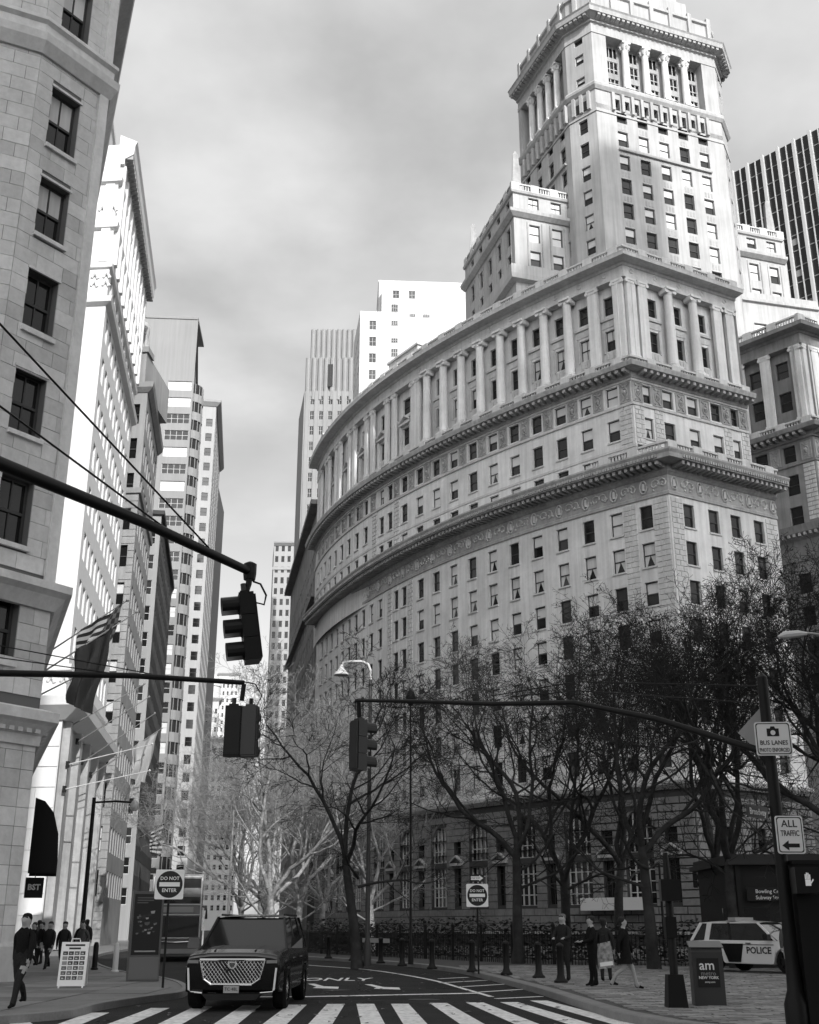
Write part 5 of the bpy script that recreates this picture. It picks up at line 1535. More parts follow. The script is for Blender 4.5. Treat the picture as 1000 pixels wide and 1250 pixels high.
# ---- gooseneck lamp, left lantern pole, right cobra lamp
LGREY = mat('light_grey_paint', .55, .5, .4)
t = thing('street_lamp', 'pale grey gooseneck street lamp rising through the bare trees', 'street lamp', (-1.73, 50, SWZ))
MB().lathe([(.16, 0), (.16, .8), (.1, 1.0), (.075, 11.8)], 10).build('pole', mat('pole_shaded', .05, .5), t, True)  # tree shade on the pale pole put into a darker colour
MB().tube([(0, 0, 11.8), (0, 0, 12.2), (-.12, 0, 12.5), (-.4, 0, 12.62), (-.9, 0, 12.62), (-1.2, 0, 12.58), (-1.3, 0, 12.4)], .065, 9).build('gooseneck', LGREY, t, True)
MB().lathe([(.08, 12.42), (.12, 12.3), (.3, 12.1), (.34, 12.02), (.33, 12.0)], 12, (-1.3, 0)).build('lamp_shade', LGREY, t, True)
t = thing('street_lamp', 'slim black lamp post with small bulb lantern poking above the signal arm', 'street lamp', (.05, 52, SWZ))
MB().lathe([(.12, 0), (.12, .6), (.06, .8), (.04, 11.0)], 8).build('pole', BLACK, t, True)
MB().lathe([(.06, 11.0), (.2, 11.15), (.24, 11.4), (.16, 11.65), (.05, 11.75)], 10).build('lantern', BLACK, t, True)
t = thing('street_lamp', 'grey cobra-head street lamp reaching over the plaza trees', 'street lamp', (17.0, 40.0, SWZ))
MB().lathe([(.2, 0), (.2, .8), (.12, 1.0), (.09, 11.0)], 10).build('pole', STEEL, t, True)
MB().tube([(0, 0, 10.6), (-1.0, 0, 11.25), (-2.8, 0, 11.45)], .05, 8).build('arm', STEEL, t, True)
MB().tube([(-2.7, 0, 11.42), (-3.0, 0, 11.42), (-3.5, 0, 11.36), (-3.75, 0, 11.3)], [.06, .13, .14, .04], 8).build('lamp_head', LGREY, t, True)
t = thing('street_lamp', 'tall black lamp post with lantern arm on the sidewalk by the crowd', 'street lamp', (-13.5, 50, SWZ))
MB().lathe([(.2, 0), (.22, .5), (.12, .9), (.1, 2), (.08, 6.7)], 10).build('pole', BLACK, t, True)
MB().tube([(0, 0, 6.5), (.9, 0, 6.55), (1.7, 0, 6.5)], .045, 7).build('arm', BLACK, t, True)
MB().lathe([(.04, 6.6), (.16, 6.5), (.2, 6.3), (.12, 6.15)], 10, (1.75, 0)).build('lamp_head', LGREY, t, True)
# ---- low signal post at plaza edge
t = thing('signal_post', 'short black post on square base at the plaza corner beside newspaper box', 'post', (5.28, 24.5, SWZ))
b = MB(); b.hexa([(-.2, -.2, 0), (.2, -.2, 0), (.2, .2, 0), (-.2, .2, 0), (-.15, -.15, .62), (.15, -.15, .62), (.15, .15, .62), (-.15, .15, .62)]); b.build('base', BLACK, t)
MB().lathe([(.085, .62), (.075, 2.5), (.05, 2.95)], 10).build('shaft', BLACK, t, True)
MB().box(-.2, .2, -.3, -.08, 2.0, 2.42).build('signal_box', SIGB, t); MB().box(-.12, .1, -.12, .12, 1.3, 1.7).build('junction_box', BLACK, t)
# ---- newspaper box
t = thing('newspaper_box', 'dark newspaper box with slanted top and white free-paper lettering', 'newspaper box', (6.1, 25.2, SWZ + .01), R(-6))
b = MB(); pr = [(-.26, 0), (.26, 0), (.26, 1.08), (.1, 1.18), (-.22, 1.1), (-.26, 1.02)]
b.v = [(-.31, y, z) for y, z in pr] + [(.31, y, z) for y, z in pr]; n = len(pr)
b.f = [tuple(range(n)), tuple(range(2 * n - 1, n - 1, -1))] + [(i, (i + 1) % n, n + (i + 1) % n, n + i) for i in range(n)]; b.m = [0] * len(b.f)
b.build('cabinet', mat('news_dark', .05, .5, .4), t)
MB().hexa([(-.34, -.24, 1.09), (.34, -.24, 1.09), (.34, .14, 1.185), (-.34, .14, 1.185), (-.34, -.28, 1.11), (.34, -.28, 1.11), (.34, .14, 1.225), (-.34, .14, 1.225)]).build('lid', mat('news_lid', .2, .4), t)
p = MB().box(-.22, .22, -.272, -.262, .35, .9).build('door_panel', SIGNK, t)
text('am', .26, SIGNW, p, (-.02, -.274, .76), bold=0.0030); text('metro', .12, mat('grey_print', .3, .5), p, (0, -.274, .61), bold=0.0005); text('NEW YORK', .075, SIGNW, p, (0, -.274, .53), bold=0.0015); text('amny.com', .05, SIGNW, p, (.02, -.274, .45), bold=0.0005)
# ---- sandwich board
t = thing('sandwich_board', 'white sandwich board with rows of food pictures on the sidewalk', 'sign', (-8.85, 32.3, SWZ + .01), R(8))
def slanted(y0, y1, sgn, mtl, nm, inset=0, z0=0.05, z1=1.12, w=.35):
    return MB().hexa([(-w, y0, z0), (w, y0, z0), (w, y0 + .03 * sgn, z0), (-w, y0 + .03 * sgn, z0), (-w, y1, z1), (w, y1, z1), (w, y1 + .03 * sgn, z1), (-w, y1 + .03 * sgn, z1)]).build(nm, mtl, t)
fr_ = slanted(-.3, -.04, 1, SIGNW, 'front_board'); slanted(.27, .01, 1, SIGNW, 'back_board')
pm_ = [mat('print_%d' % i, v_, .6) for i, v_ in enumerate((.04, .12, .3, .5))]; rg = random.Random(6)
gb = MB()
for j in range(6):
    for i in range(4):
        z = .2 + j * .12; y = -.3 + (z - .05) / 1.07 * .26 - .004; y2 = -.3 + (z + .09 - .05) / 1.07 * .26 - .004
        x = -.29 + i * .148
        gb.quad((x, y, z), (x + .125, y, z), (x + .125, y2, z + .09), (x, y2, z + .09), m=rg.choice((0, 0, 1, 2)))
        gb.quad((x + .03, y - .002, z + .02), (x + .09, y - .002, z + .02), (x + .08, y2 - .002, z + .07), (x + .02, y2 - .002, z + .07), m=rg.choice((2, 3)))
gb.build('picture_menu', pm_, t)
hb = MB(); hb.tube([(-.12, -.03, 1.12), (-.1, -.03, 1.2), (.1, -.03, 1.2), (.12, -.03, 1.12)], .015, 6); hb.build('handle', SIGNW, t)
for sx_ in (-.3, .3): MB().box(sx_ - .02, sx_ + .02, -.32, -.28, 0, .05).build('foot', SIGNW, t)
for i, w_ in enumerate((.5, .3)):
    z = 1.02 - i * .08; y = -.3 + (z - .05) / 1.07 * .26 - .004
    MB().quad((-w_ / 2, y, z), (w_ / 2, y, z), (w_ / 2, y + .012, z + .045), (-w_ / 2, y + .012, z + .045)).build('print_line', pm_[0], t)
# ---- poster kiosk
t = thing('poster_kiosk', 'tall steel poster kiosk with dark advertisement on the sidewalk', 'kiosk', (-7.85, 36.1, SWZ + .01), R(18))
MB().box(-.46, .46, -.16, .16, 0, 2.5).build('frame', mat('kiosk_steel', .16, .35, .5, metal=.6), t)
ps_ = MB().box(-.4, .4, -.168, -.1605, .72, 2.42).build('poster', mat('poster_dark', .02, .3, .5), t)
rg = random.Random(31); pb = MB()
for k in range(26):
    x, z = rg.uniform(-.3, .22), rg.uniform(1.2, 1.9); s_ = rg.uniform(.03, .1)
    pb.quad((x, -.1695, z), (x + s_, -.1695, z + rg.uniform(-.03, .03)), (x + s_ * 1.2, -.1695, z + s_), (x - .02, -.1695, z + s_ * .8), m=rg.choice((0, 1, 1, 2)))
for k in range(3): pb.quad((-.32, -.1695, 2.3 - k * .07), (.32 - .16 * k, -.1695, 2.3 - k * .07), (.32 - .16 * k, -.1695, 2.325 - k * .07), (-.32, -.1695, 2.325 - k * .07), m=1)
pb.quad((-.3, -.1695, .8), (.3, -.1695, .8), (.3, -.1695, .84), (-.3, -.1695, .84), m=2)
pb.build('poster_print', pm_[0:3], t, kind='stuff'); MB().box(-.42, .42, -.17, -.161, .05, .66).build('base_panel', mat('kiosk_panel', .2, .4, .5, metal=.5), t)
# ---- subway headhouse
t = thing('subway_entrance', 'black subway station headhouse with white station lettering behind police car', 'kiosk', (16, 47, SWZ))
HH = mat('headhouse', .016, .6, .3)
b = MB(); b.box(-3.2, 5, 0, 6, 0, 3.8); b.build('wall', HH, t)
MB().box(-3.5, 5.3, -.3, 6.3, 3.8, 4.0).box(-3.35, 5.1, -.15, 6.1, 4.0, 4.2).build('roof', mat('headhouse_roof', .05, .6), t)
for x in (-2.9, .7, 3.6):
    MB().box(x - .9, x + .9, -.03, -.002, .4, 2.2).build('door', GLASS, t)
for x in (-3.1, -.75, 2.1): MB().box(x - .1, x + .1, -.12, -.001, 0, 3.8).build('pilaster', HH, t)
for x in (-1.9, .95):
    s = MB().box(x - .95, x + .95, -.2, -.125, 2.45, 2.95).build('station_sign', SIGNK, t)
    text('Bowling Green', .2, SIGNW, s, (x, -.203, 2.8), bold=0.0010); text('Subway Station', .2, SIGNW, s, (x, -.203, 2.57), bold=0.0010)
# ---- park fence and hedge
fl_ = arc_pts([(-8.2, 80), (-4.6, 71), (-1.2, 64.5), (2.2, 58.5), (5.0, 53.5), (8.0, 50.5), (11.6, 49.2)], 4)
t = thing('iron_fence', 'black iron picket fence round the park behind the bollards', 'fence', (2, 58, SWZ)); inv = Matrix.Translation((-2, -58, -SWZ))
b = MB(); spaced(fl_, .16, lambda p, n, t_, k: b.tube([(p[0], p[1], SWZ), (p[0], p[1], SWZ + 1.25), (p[0], p[1], SWZ + 1.36)], [.018, .018, .002], 4)); o = b.build('pickets', BLACK, t, kind='stuff'); o.matrix_parent_inverse = inv
for z in (.2, 1.15):
    b = MB(); b.sweep(fl_, [(-.02, SWZ + z), (.02, SWZ + z), (.02, SWZ + z + .05), (-.02, SWZ + z + .05), (-.02, SWZ + z)]); o = b.build('rail', BLACK, t); o.matrix_parent_inverse = inv
FPM = MB().box(-.07, .07, -.07, .07, 0, 1.5).lathe([(.09, 1.5), (.1, 1.58), (.02, 1.7)], 6).mesh('fence_post', BLACK)
spaced(fl_, 2.6, lambda p, n, t_, k: setattr(link('fence_post', FPM, t, None, Matrix.Translation((p[0], p[1], SWZ))), 'matrix_parent_inverse', inv))
hb_ = arc_pts([(-6.2, 79), (-3.0, 71), (.2, 65.5), (3.6, 60), (6.6, 55.5), (9.5, 52.5), (13, 51.5)], 4)
rg = random.Random(17); lb = MB()
def leaf(b, x, y, z, s, r):
    a, e = r.uniform(0, 6.28), r.uniform(-1, 1); u = Vector((math.cos(a) * s, math.sin(a) * s, e * s * .5)); w_ = Vector((-math.sin(a) * s * .5, math.cos(a) * s * .5, r.uniform(-.5, .5) * s)); p = Vector((x, y, z))
    b.quad(tuple(p - u), tuple(p + w_), tuple(p + u), tuple(p - w_))
def hedge_at(p, n, t_, k):
    for _ in range(80):
        x, y = p[0] + t_[0] * rg.uniform(-.25, .25) + n[0] * rg.gauss(0, .45), p[1] + t_[1] * rg.uniform(-.25, .25) + n[1] * rg.gauss(0, .45)
        h = 1.6 + .4 * math.sin(p[0] * 1.7) * math.sin(p[1] * .9)
        leaf(lb, x, y, SWZ + rg.uniform(.05, h), rg.uniform(.06, .13), rg)
spaced(hb_, .28, hedge_at)
o = lb.build('hedge', mat('hedge_leaf', .03, .7, .3)); tag(o, 'dark low leafy hedge growing inside the park fence', 'hedge')
sg_ = MB().box(-.9, .9, -.02, .02, 0, .35)
t = thing('park_banner', 'small white banner strip fixed low on the park fence', 'sign', (-1.8, 64.9, SWZ + .7), R(-62)); MB().box(-1.6, 1.6, -.02, .02, 0, .22).build('panel', mat('banner_grey', .4, .6), t)
# ---- flags
def flag(parent, a, b, drop, mats_, stripes, canton, seed):
    """cloth hanging from the pole between a and b (local), with folds"""
    rr = random.Random(seed); A, B = Vector(a), Vector(b); nu, nv = 18, 13; m = MB(); side = (B - A).normalized().cross(Vector((0, 0, 1)))
    ph = rr.uniform(0, 6)
    def P(i, j):
        s, t_ = i / nu, j / nv
        p = A.lerp(B, s * (1 - .42 * t_)) + Vector((0, 0, -drop * t_ * (.75 + .35 * s)))
        p += side * (.2 * math.sin(s * 15 + ph + t_ * 3) * (.35 + t_) + .1 * math.sin(t_ * 9 + s * 7)) + (B - A).normalized() * .1 * math.sin(t_ * 6 + ph)
        return tuple(p)
    for i in range(nu):
        for j in range(nv):
            if canton and i >= nu - 7 and j < 7: mi = 2 if not ((i + j) % 2 == 0) else 3
            elif stripes: mi = j % 2
            else: mi = 0
            m.quad(P(i, j), P(i + 1, j), P(i + 1, j + 1), P(i, j + 1), m=mi)
    return m.build('flag', mats_, parent, True)
FD, FW, FN = mat('flag_dark', .015, .8), mat('flag_white', .33, .8), mat('flag_canton', .02, .8); FN2 = mat('flag_canton_star', .09, .8)
def flagpole(label, base, tip, mt_, fl=None, group=None):
    t = thing('flagpole', label, 'flagpole', base, 0, group); e = tuple(tip[i] - base[i] for i in range(3))
    MB().tube([(0, 0, 0), e], [.045, .025], 7).build('pole', mt_, t); MB().lathe([(.01, e[2] - .08), (.09, e[2]), (.01, e[2] + .09)], 7, (e[0], e[1])).build('finial', mt_, t)
    MB().box(-.15, .05, -.12, .12, -.2, .2).build('wall_bracket', BLACK, t)
    if fl: fl(t, e)
    return t
sc_ = lambda e, k: tuple(v_ * k for v_ in e)
flagpole('flagpole with striped and starred flag on the ashlar building', (-18.4, 54.0, 13.4), (-13.2, 51.5, 16.0), STEEL, lambda t, e: flag(t, sc_(e, .52), sc_(e, .95), 2.2, [FD, FW, FN, FN2], True, True, 1))
flagpole('flagpole with large hanging dark flag on the ashlar building', (-17.9, 52.6, 12.3), (-12.6, 51.0, 15.3), STEEL, lambda t, e: flag(t, sc_(e, .45), sc_(e, .8), 3.2, [FD], False, False, 2))
flagpole('bare slanting flagpole above the hanging dark flag', (-18.0, 53.4, 11.6), (-14.0, 52.2, 13.3), STEEL)
for i, (b0, e0) in enumerate([((-22.6, 76.5, 14.3), (-17.6, 75.0, 16.8)), ((-22.8, 79.0, 13.6), (-17.8, 77.5, 16.4)), ((-23.2, 82.0, 12.6), (-18.0, 80.5, 15.8)), ((-23.6, 86.0, 12.2), (-18.3, 84.5, 15.4))]):
    flagpole('pale bare flagpole leaning out from the white building above its base cornice' if i < 3 else 'pale flagpole with white pennant leaning out from the white building', b0, e0, STEEL,
             (lambda t, e: flag(t, sc_(e, .6), sc_(e, .97), 3.0, [FW], False, False, 5)) if i == 3 else None, 'bare flagpoles on the white building' if i < 3 else None)
for i, (b0, e0) in enumerate([((-22.3, 75.6, 11.6), (-16.6, 74.2, 12.7)), ((-22.3, 75.4, 10.0), (-16.6, 74.0, 11.0))]):
    flagpole(('upper' if i == 0 else 'lower') + ' of two pale near-level flagpoles low on the white building', b0, e0, LGREY)
flagpole('short flagpole with small striped flag low on the dark street side below the banded tower', (-32.9, 145.0, 12.0), (-29.0, 144, 14.2), STEEL, lambda t, e: flag(t, sc_(e, .3), sc_(e, .95), 3.6, [FD, FW, FN, FN2], True, True, 3))
# far signal and poles in the street canyon
for x, y, h, lb_ in ((-12.6, 84, 9.5, 'slim grey pole standing by the kerb beyond the bus'), (-13.6, 97, 11.0, 'slim steel pole standing farther up the street')):
    t = thing('utility_pole', lb_, 'pole', (x, y, 0)); MB().lathe([(.14, 0), (.12, 1), (.07, h)], 8).build('pole', STEEL, t, True); MB().tube([(0, 0, h - .1), (1.4, 0, h + .1)], .04, 6).build('arm', STEEL, t)
t = thing('traffic_signal', 'small far traffic signal on slim arm beyond the police car', 'traffic signal', (13.0, 62, SWZ))
MB().lathe([(.12, 0), (.08, 1), (.06, 4.6)], 8).build('pole', BLACK, t, True); MB().tube([(0, 0, 4.5), (1.6, -.3, 4.3)], .03, 6).build('arm', BLACK, t)
signal_head(t, (1.8, -.4, 3.9), (.8, -.6))
# ================================================================== trees
BARK = mat('plane_bark_shaded', .042, .85, .2, stain=.55, sscale=1.6, grain=.3, gscale=4, bump=.3, bscale=10)  # shaded copy of the bark, darkness of the shade in its colour
PBARK = mat('plane_bark_sunlit', .25, .85, .2, stain=.6, sscale=3.0, grain=.5, gscale=7, bump=.3, bscale=10)  # sunlit copy of the bark, sunlight put into its pale tone
PTWIG = mat('twig_sunlit', .25, .9, .1)  # sunlit copy of the twig colour
TWIG = mat('twig_shaded', .04, .9, .1)  # shaded copy of the twig colour
DLEAF = mat('dead_leaf', .035, .9, .1)
def tree_meshes(seed, H, trunk_h, spread, fork, leafy, dense=1.0, pale=False):
    rr = random.Random(seed)
    thick, thin, leaves = [], [], []
    def rv(): return Vector((rr.gauss(0, 1), rr.gauss(0, 1), rr.gauss(0, 1)))
    ang = {1: (.35, .75), 2: (.5, 1.0), 3: (.5, 1.1), 4: (.5, 1.15), 5: (.5, 1.2)}
    kids = {1: 8, 2: 6, 3: 5, 4: 4}
    seglen = {0: .6, 1: .55, 2: .4, 3: .3, 4: .3, 5: .5}
    def branch(p, d, L, r, lev):
        n = max(2 if lev < 5 else 1, int(L / seglen[lev])); sg = L / n; r0 = r
        k = kids.get(lev, 0) * dense; acc = 0.0
        for i in range(n):
            f = (i + 1) / n
            d = (d + rv() * (.14 if lev < 3 else .09) + Vector((0, 0, .05 if lev < 4 else -.01))).normalized()
            q = p + d * sg; r2 = max(.0095, r0 * (1 - .72 * f))
            (thick if r > .028 else thin).append((p, q, r, r2))
            if lev < 5 and lev > 0 and f > .18:
                acc += k / (n * .82)
                while acc >= 1:
                    acc -= 1
                    a = rr.uniform(*ang[lev + 1]); ax = rv(); ax = (ax - d * ax.dot(d)).normalized()
                    nd = (d * math.cos(a) + ax * math.sin(a)); nd.z *= .85 if nd.z < 0 else 1; nd.normalize()
                    branch(q, nd, L * rr.uniform(.42, .68) * (1.15 - .55 * f), r2 * rr.uniform(.5, .7), lev + 1)
            p, r = q, r2
        if lev >= 4 and rr.random() < leafy: leaves.append(p)
    p = Vector((0, 0, -.1)); d = Vector((rr.uniform(-.04, .04), rr.uniform(-.04, .04), 1)).normalized(); rt = .0195 * H
    n = 6; pr = rt * 1.25
    for i in range(n):
        d = (d + rv() * .035).normalized(); q = p + d * (trunk_h / n); r2 = rt * (1 - .3 * (i + 1) / n)
        thick.append((p, q, pr, r2)); p, pr = q, r2
    a0 = rr.uniform(0, 6.28)
    for i in range(fork):
        a = a0 + i * 6.283 / fork + rr.uniform(-.4, .4); e = rr.uniform(.35, .75) * spread
        nd = Vector((math.cos(a) * math.sin(e), math.sin(a) * math.sin(e), math.cos(e)))
        branch(p - d * rr.uniform(0, .5), nd, (H - trunk_h) * rr.uniform(.85, 1.1), pr * rr.uniform(.6, .8), 1)
    if fork < 4: branch(p, d, (H - trunk_h) * 1.0, pr * .7, 1)
    # stray low limbs
    for i in range(2):
        a = rr.uniform(0, 6.28); branch(Vector((0, 0, trunk_h * rr.uniform(.55, .85))), Vector((math.cos(a), math.sin(a), .35)).normalized(), (H - trunk_h) * .5, pr * .4, 2)
    def to_mesh(segs, n, name, mt, smooth):
        A = np.array([s[0] for s in segs], float); B = np.array([s[1] for s in segs], float)
        ra = np.array([s[2] for s in segs]); rb = np.array([s[3] for s in segs])
        D = B - A; D /= np.linalg.norm(D, axis=1)[:, None] + 1e-9
        ref = np.where(np.abs(D[:, 2:3]) > .9, np.array([[1., 0, 0]]), np.array([[0., 0, 1.]]))
        U = np.cross(D, ref); U /= np.linalg.norm(U, axis=1)[:, None] + 1e-9; W = np.cross(D, U)
        m_ = len(segs); V = np.zeros((m_, 2 * n, 3))
        for q in range(n):
            c_, s_ = math.cos(2 * math.pi * q / n), math.sin(2 * math.pi * q / n); o_ = U * c_ + W * s_
            V[:, q] = A + o_ * ra[:, None]; V[:, n + q] = B + o_ * rb[:, None]
        base = (np.arange(m_) * 2 * n)[:, None]
        F = np.concatenate([base + np.array([[q, (q + 1) % n, n + (q + 1) % n, n + q]]) for q in range(n)], 1).reshape(-1, 4)
        me = bpy.data.meshes.new(name); nv, nf = m_ * 2 * n, len(F)
        me.vertices.add(nv); me.vertices.foreach_set('co', V.reshape(-1)); me.loops.add(nf * 4); me.loops.foreach_set('vertex_index', F.reshape(-1).astype(np.int32))
        me.polygons.add(nf); me.polygons.foreach_set('loop_start', np.arange(0, nf * 4, 4, dtype=np.int32))
        if smooth: me.polygons.foreach_set('use_smooth', np.ones(nf, bool))
        me.materials.append(mt); me.update(); me.validate(); return me
    lm = MB()
    for p in leaves: leaf(lm, p.x + rr.uniform(-.1, .1), p.y + rr.uniform(-.1, .1), p.z + rr.uniform(-.12, .05), rr.uniform(.03, .06), rr)
    return to_mesh(thick, 7, 'trunk', PBARK if pale else BARK, True), to_mesh(thin, 3, 'crown', PTWIG if pale else TWIG, False), lm.mesh('dead_leaves', DLEAF)
TM = [tree_meshes(1, 15.0, 3.4, 1.15, 4, .03, 1.2, True), tree_meshes(2, 13.5, 4.3, .95, 4, .06), tree_meshes(3, 12, 4.4, .8, 2, .05), tree_meshes(4, 13, 3.9, 1.2, 4, .06, 1.08), tree_meshes(5, 13.2, 4.8, 1.05, 3, .05, 1.08)]
TREES = [(-8.2, 72, 0, .3, 1.0, 'bare plane tree with sunlight coloured into its pale bark behind the black suv'),
         (-7.4, 80, 0, 2.0, .95, 'slender sunlit bare tree just behind the plane tree with sun-coloured bark'),
         (-2.15, 50, 2, 1.2, .98, 'bare tree with dark v-shaped fork beside the gooseneck lamp'),
         (4.7, 53, 4, .5, 1.0, 'tall straight-trunked bare tree behind the park fence'),
         (7.2, 56, 3, 2.6, 1.02, 'bare tree with pale limbs over the shop canopy'),
         (9.2, 46, 4, 3.9, .95, 'gnarled bare tree on the plaza behind the short post'),
         (12.6, 47, 3, 5.1, 1.12, 'spreading bare tree with heavy forked trunk beside the police car'),
         (19.0, 46, 3, 1.1, 1.1, 'leaf-flecked bare tree over the subway headhouse'),
         (16.2, 44, 4, .2, 1.05, 'bare tree over the subway headhouse roof corner'),
         (14.2, 55, 1, .2, 1.12, 'bare tree rising behind the subway headhouse'),
         (-2.4, 78, 0, 5.3, .92, 'bare tree inside the park behind the gooseneck lamp'),
         (-12.8, 92, 0, 4.4, .95, 'sunlit bare tree at the street edge beyond the bus'),
         (-7.0, 96, 0, 1.9, 1.0, 'sunlit bare tree at the far end of the park'),
         (-11.8, 98, 0, 3.4, 1.05, 'sunlit bare tree at the corner where the park meets the street'),
         (11.5, 66, 1, 2.2, 1.15, 'bare tree before the corner of the curved building')]
for x, y, v_, rz, s_, lb_ in TREES:
    t = thing('plane_tree', lb_, 'tree', (x, y, SWZ), rz, 'bare trees of the park')
    t.scale = (s_, s_, s_)
    link('trunk', TM[v_][0], t); c = link('crown', TM[v_][1], t); link('dead_leaves', TM[v_][2], t, 'stuff')
# ================================================================== vehicles
CARK = mat('car_black', .004, .1, .45); CARW = mat('car_white', .75, .3, .5, coat=.6); CGL = mat('car_glass', .01, .03, .5, coat=.5)
TYRE = mat('tyre', .012, .9, .1); RIM = mat('rim', .5, .25, .5, metal=.9); CHROME = mat('chrome', .75, .12, .5, metal=1.0); LAMP = mat('headlamp', .25, .1, .5, coat=1); PLASTIC = mat('plastic_black', .012, .6, .3)
def wheel(parent, x, y, r, w, spokes=10, rim=RIM):
    s = 1 if y > 0 else -1
    o = thing_e('wheel', parent, (x, y, r))
    t = MB(); prof = [(r * .66, -w / 2), (r * .93, -w / 2), (r, -w * .3), (r, w * .3), (r * .93, w / 2), (r * .66, w / 2), (r * .62, 0), (r * .66, -w / 2)]
    n = 24
    for i in range(n):
        a0, a1 = 2 * math.pi * i / n, 2 * math.pi * (i + 1) / n
        for (r0, y0), (r1, y1) in zip(prof, prof[1:]):
            t.quad((r0 * math.cos(a0), y0, r0 * math.sin(a0)), (r0 * math.cos(a1), y0, r0 * math.sin(a1)), (r1 * math.cos(a1), y1, r1 * math.sin(a1)), (r1 * math.cos(a0), y1, r1 * math.sin(a0)))
    t.build('tyre', TYRE, o, True)
    rm = MB(); yo = s * w * .42
    for i in range(spokes):
        a = 2 * math.pi * i / spokes; da = .09 if i % 2 else .13
        rm.hexa([(r * .1 * math.cos(a - .4), yo - s * .02, r * .1 * math.sin(a - .4)), (r * .1 * math.cos(a + .4), yo - s * .02, r * .1 * math.sin(a + .4)), (r * .1 * math.cos(a + .4), yo, r * .1 * math.sin(a + .4)), (r * .1 * math.cos(a - .4), yo, r * .1 * math.sin(a - .4)),
                 (r * .64 * math.cos(a - da), yo - s * .02, r * .64 * math.sin(a - da)), (r * .64 * math.cos(a + da), yo - s * .02, r * .64 * math.sin(a + da)), (r * .64 * math.cos(a + da), yo + s * .01, r * .64 * math.sin(a + da)), (r * .64 * math.cos(a - da), yo + s * .01, r * .64 * math.sin(a - da))])
    rm.tube([(0, yo - s * .03, 0), (0, yo + s * .02, 0)], r * .13, 10)
    for i in range(n):
        a0, a1 = 2 * math.pi * i / n, 2 * math.pi * (i + 1) / n
        rm.quad(*[(q * math.cos(a), yo + s * .012, q * math.sin(a)) for q, a in ((r * .61, a0), (r * .61, a1), (r * .67, a1), (r * .67, a0))])
    rm.build('rim', rim, o); MB().tube([(0, -w * .2, 0), (0, w * .2, 0)], r * .62, 16).build('hub', PLASTIC, o)
    return o
def thing_e(name, parent, pos):
    o = bpy.data.objects.new(name, None); COL.objects.link(o); o.parent = parent; o.location = pos; o.empty_display_size = .1; return o
def lerp_tab(tab, x):
    for (x0, *a), (x1, *b) in zip(tab, tab[1:]):
        if x0 <= x <= x1:
            f = (x - x0) / (x1 - x0 + 1e-9); return [p + (q - p) * f for p, q in zip(a, b)]
    return list(tab[-1][1:] if x > tab[-1][0] else tab[0][1:])
def car_body(tab, W, arches, n=60):
    """tab rows: x, z_bottom, z_belt, z_top(hood/deck), half-width scale; arches [(xc, r)] -> lofted shell"""
    b = MB(); x0, x1 = tab[0][0], tab[-1][0]; rings = []
    xs = sorted({x0 + (x1 - x0) * i / n for i in range(n + 1)} | {c + s * r for c, r in arches for s in (-1, 1)} | {r[0] for r in tab})
    for x in xs:
        zb, zl, zt, ws = lerp_tab(tab, x); w = W / 2 * ws; zz = zb
        for c, r in arches:
            if abs(x - c) < r: zz = max(zz, .12 + math.sqrt(max(0, r * r - (x - c) ** 2)) + .22)
        zz = min(zz, zl - .12); zm = max(zz + .03, zb + (zl - zb) * .45)
        sec = [(0, zz), (w - .1, zz), (w - .02, zz + .02), (w, zm), (w - .015, zl - .12), (w - .06, zl), (w - .16, zt - .01), (w * .5, zt + .025), (0, zt + .03)]
        rings.append([(x, y, z) for y, z in sec] + [(x, -y, z) for y, z in reversed(sec[1:-1])])
    k = len(rings[0])
    for rg_ in rings: b.v.extend(rg_)
    for i in range(len(rings) - 1):
        for j in range(k):
            b.f.append((i * k + j, i * k + (j + 1) % k, (i + 1) * k + (j + 1) % k, (i + 1) * k + j)); b.m.append(0)
    b.f.append(tuple(range(k))); b.m.append(0); b.f.append(tuple((len(rings) - 1) * k + j for j in reversed(range(k)))); b.m.append(0)
    return b
def cabin(parent, base, roof, zb, zr, wb, wr, mtbody, pillars):
    """glazed greenhouse between belt line (x from..to at zb) and roof, with roof panel and pillars"""
    (bx0, bx1), (rx0, rx1) = base, roof
    g = MB(); B = [(bx0, -wb), (bx1, -wb), (bx1, wb), (bx0, wb)]; T_ = [(rx0, -wr), (rx1, -wr), (rx1, wr), (rx0, wr)]
    names = ('side_window', 'windshield', 'side_window', 'rear_window')
    for i in range(4):
        j = (i + 1) % 4; m = MB(); m.quad((*B[i], zb), (*B[j], zb), (*T_[j], zr), (*T_[i], zr)); m.build(names[i], CGL, parent)
    r = MB(); n = 8
    for i in range(n):
        for j in range(n):
            def P(a, c):
                x = rx0 - .03 + (rx1 - rx0 + .06) * a; y = -wr - .02 + (2 * wr + .04) * c
                return (x, y, zr + .09 * (1 - (2 * c - 1) ** 4) * (1 - .6 * (2 * a - 1) ** 4))
            r.quad(P(i / n, j / n), P((i + 1) / n, j / n), P((i + 1) / n, (j + 1) / n), P(i / n, (j + 1) / n))
    r.build('roof', mtbody, parent, True)
    for s in (-1, 1):
        for fb, fr_, th, mt_ in pillars:
            xb, xr = bx0 + (bx1 - bx0) * fb, rx0 + (rx1 - rx0) * fr_
            MB().hexa([(xb - th, s * (wb + .012), zb - .02), (xb + th, s * (wb + .012), zb - .02), (xb + th, s * (wb - .03), zb - .02), (xb - th, s * (wb - .03), zb - .02),
                       (xr - th, s * (wr + .012), zr + .03), (xr + th, s * (wr + .012), zr + .03), (xr + th, s * (wr - .03), zr + .03), (xr - th, s * (wr - .03), zr + .03)]).build('pillar', mt_, parent)
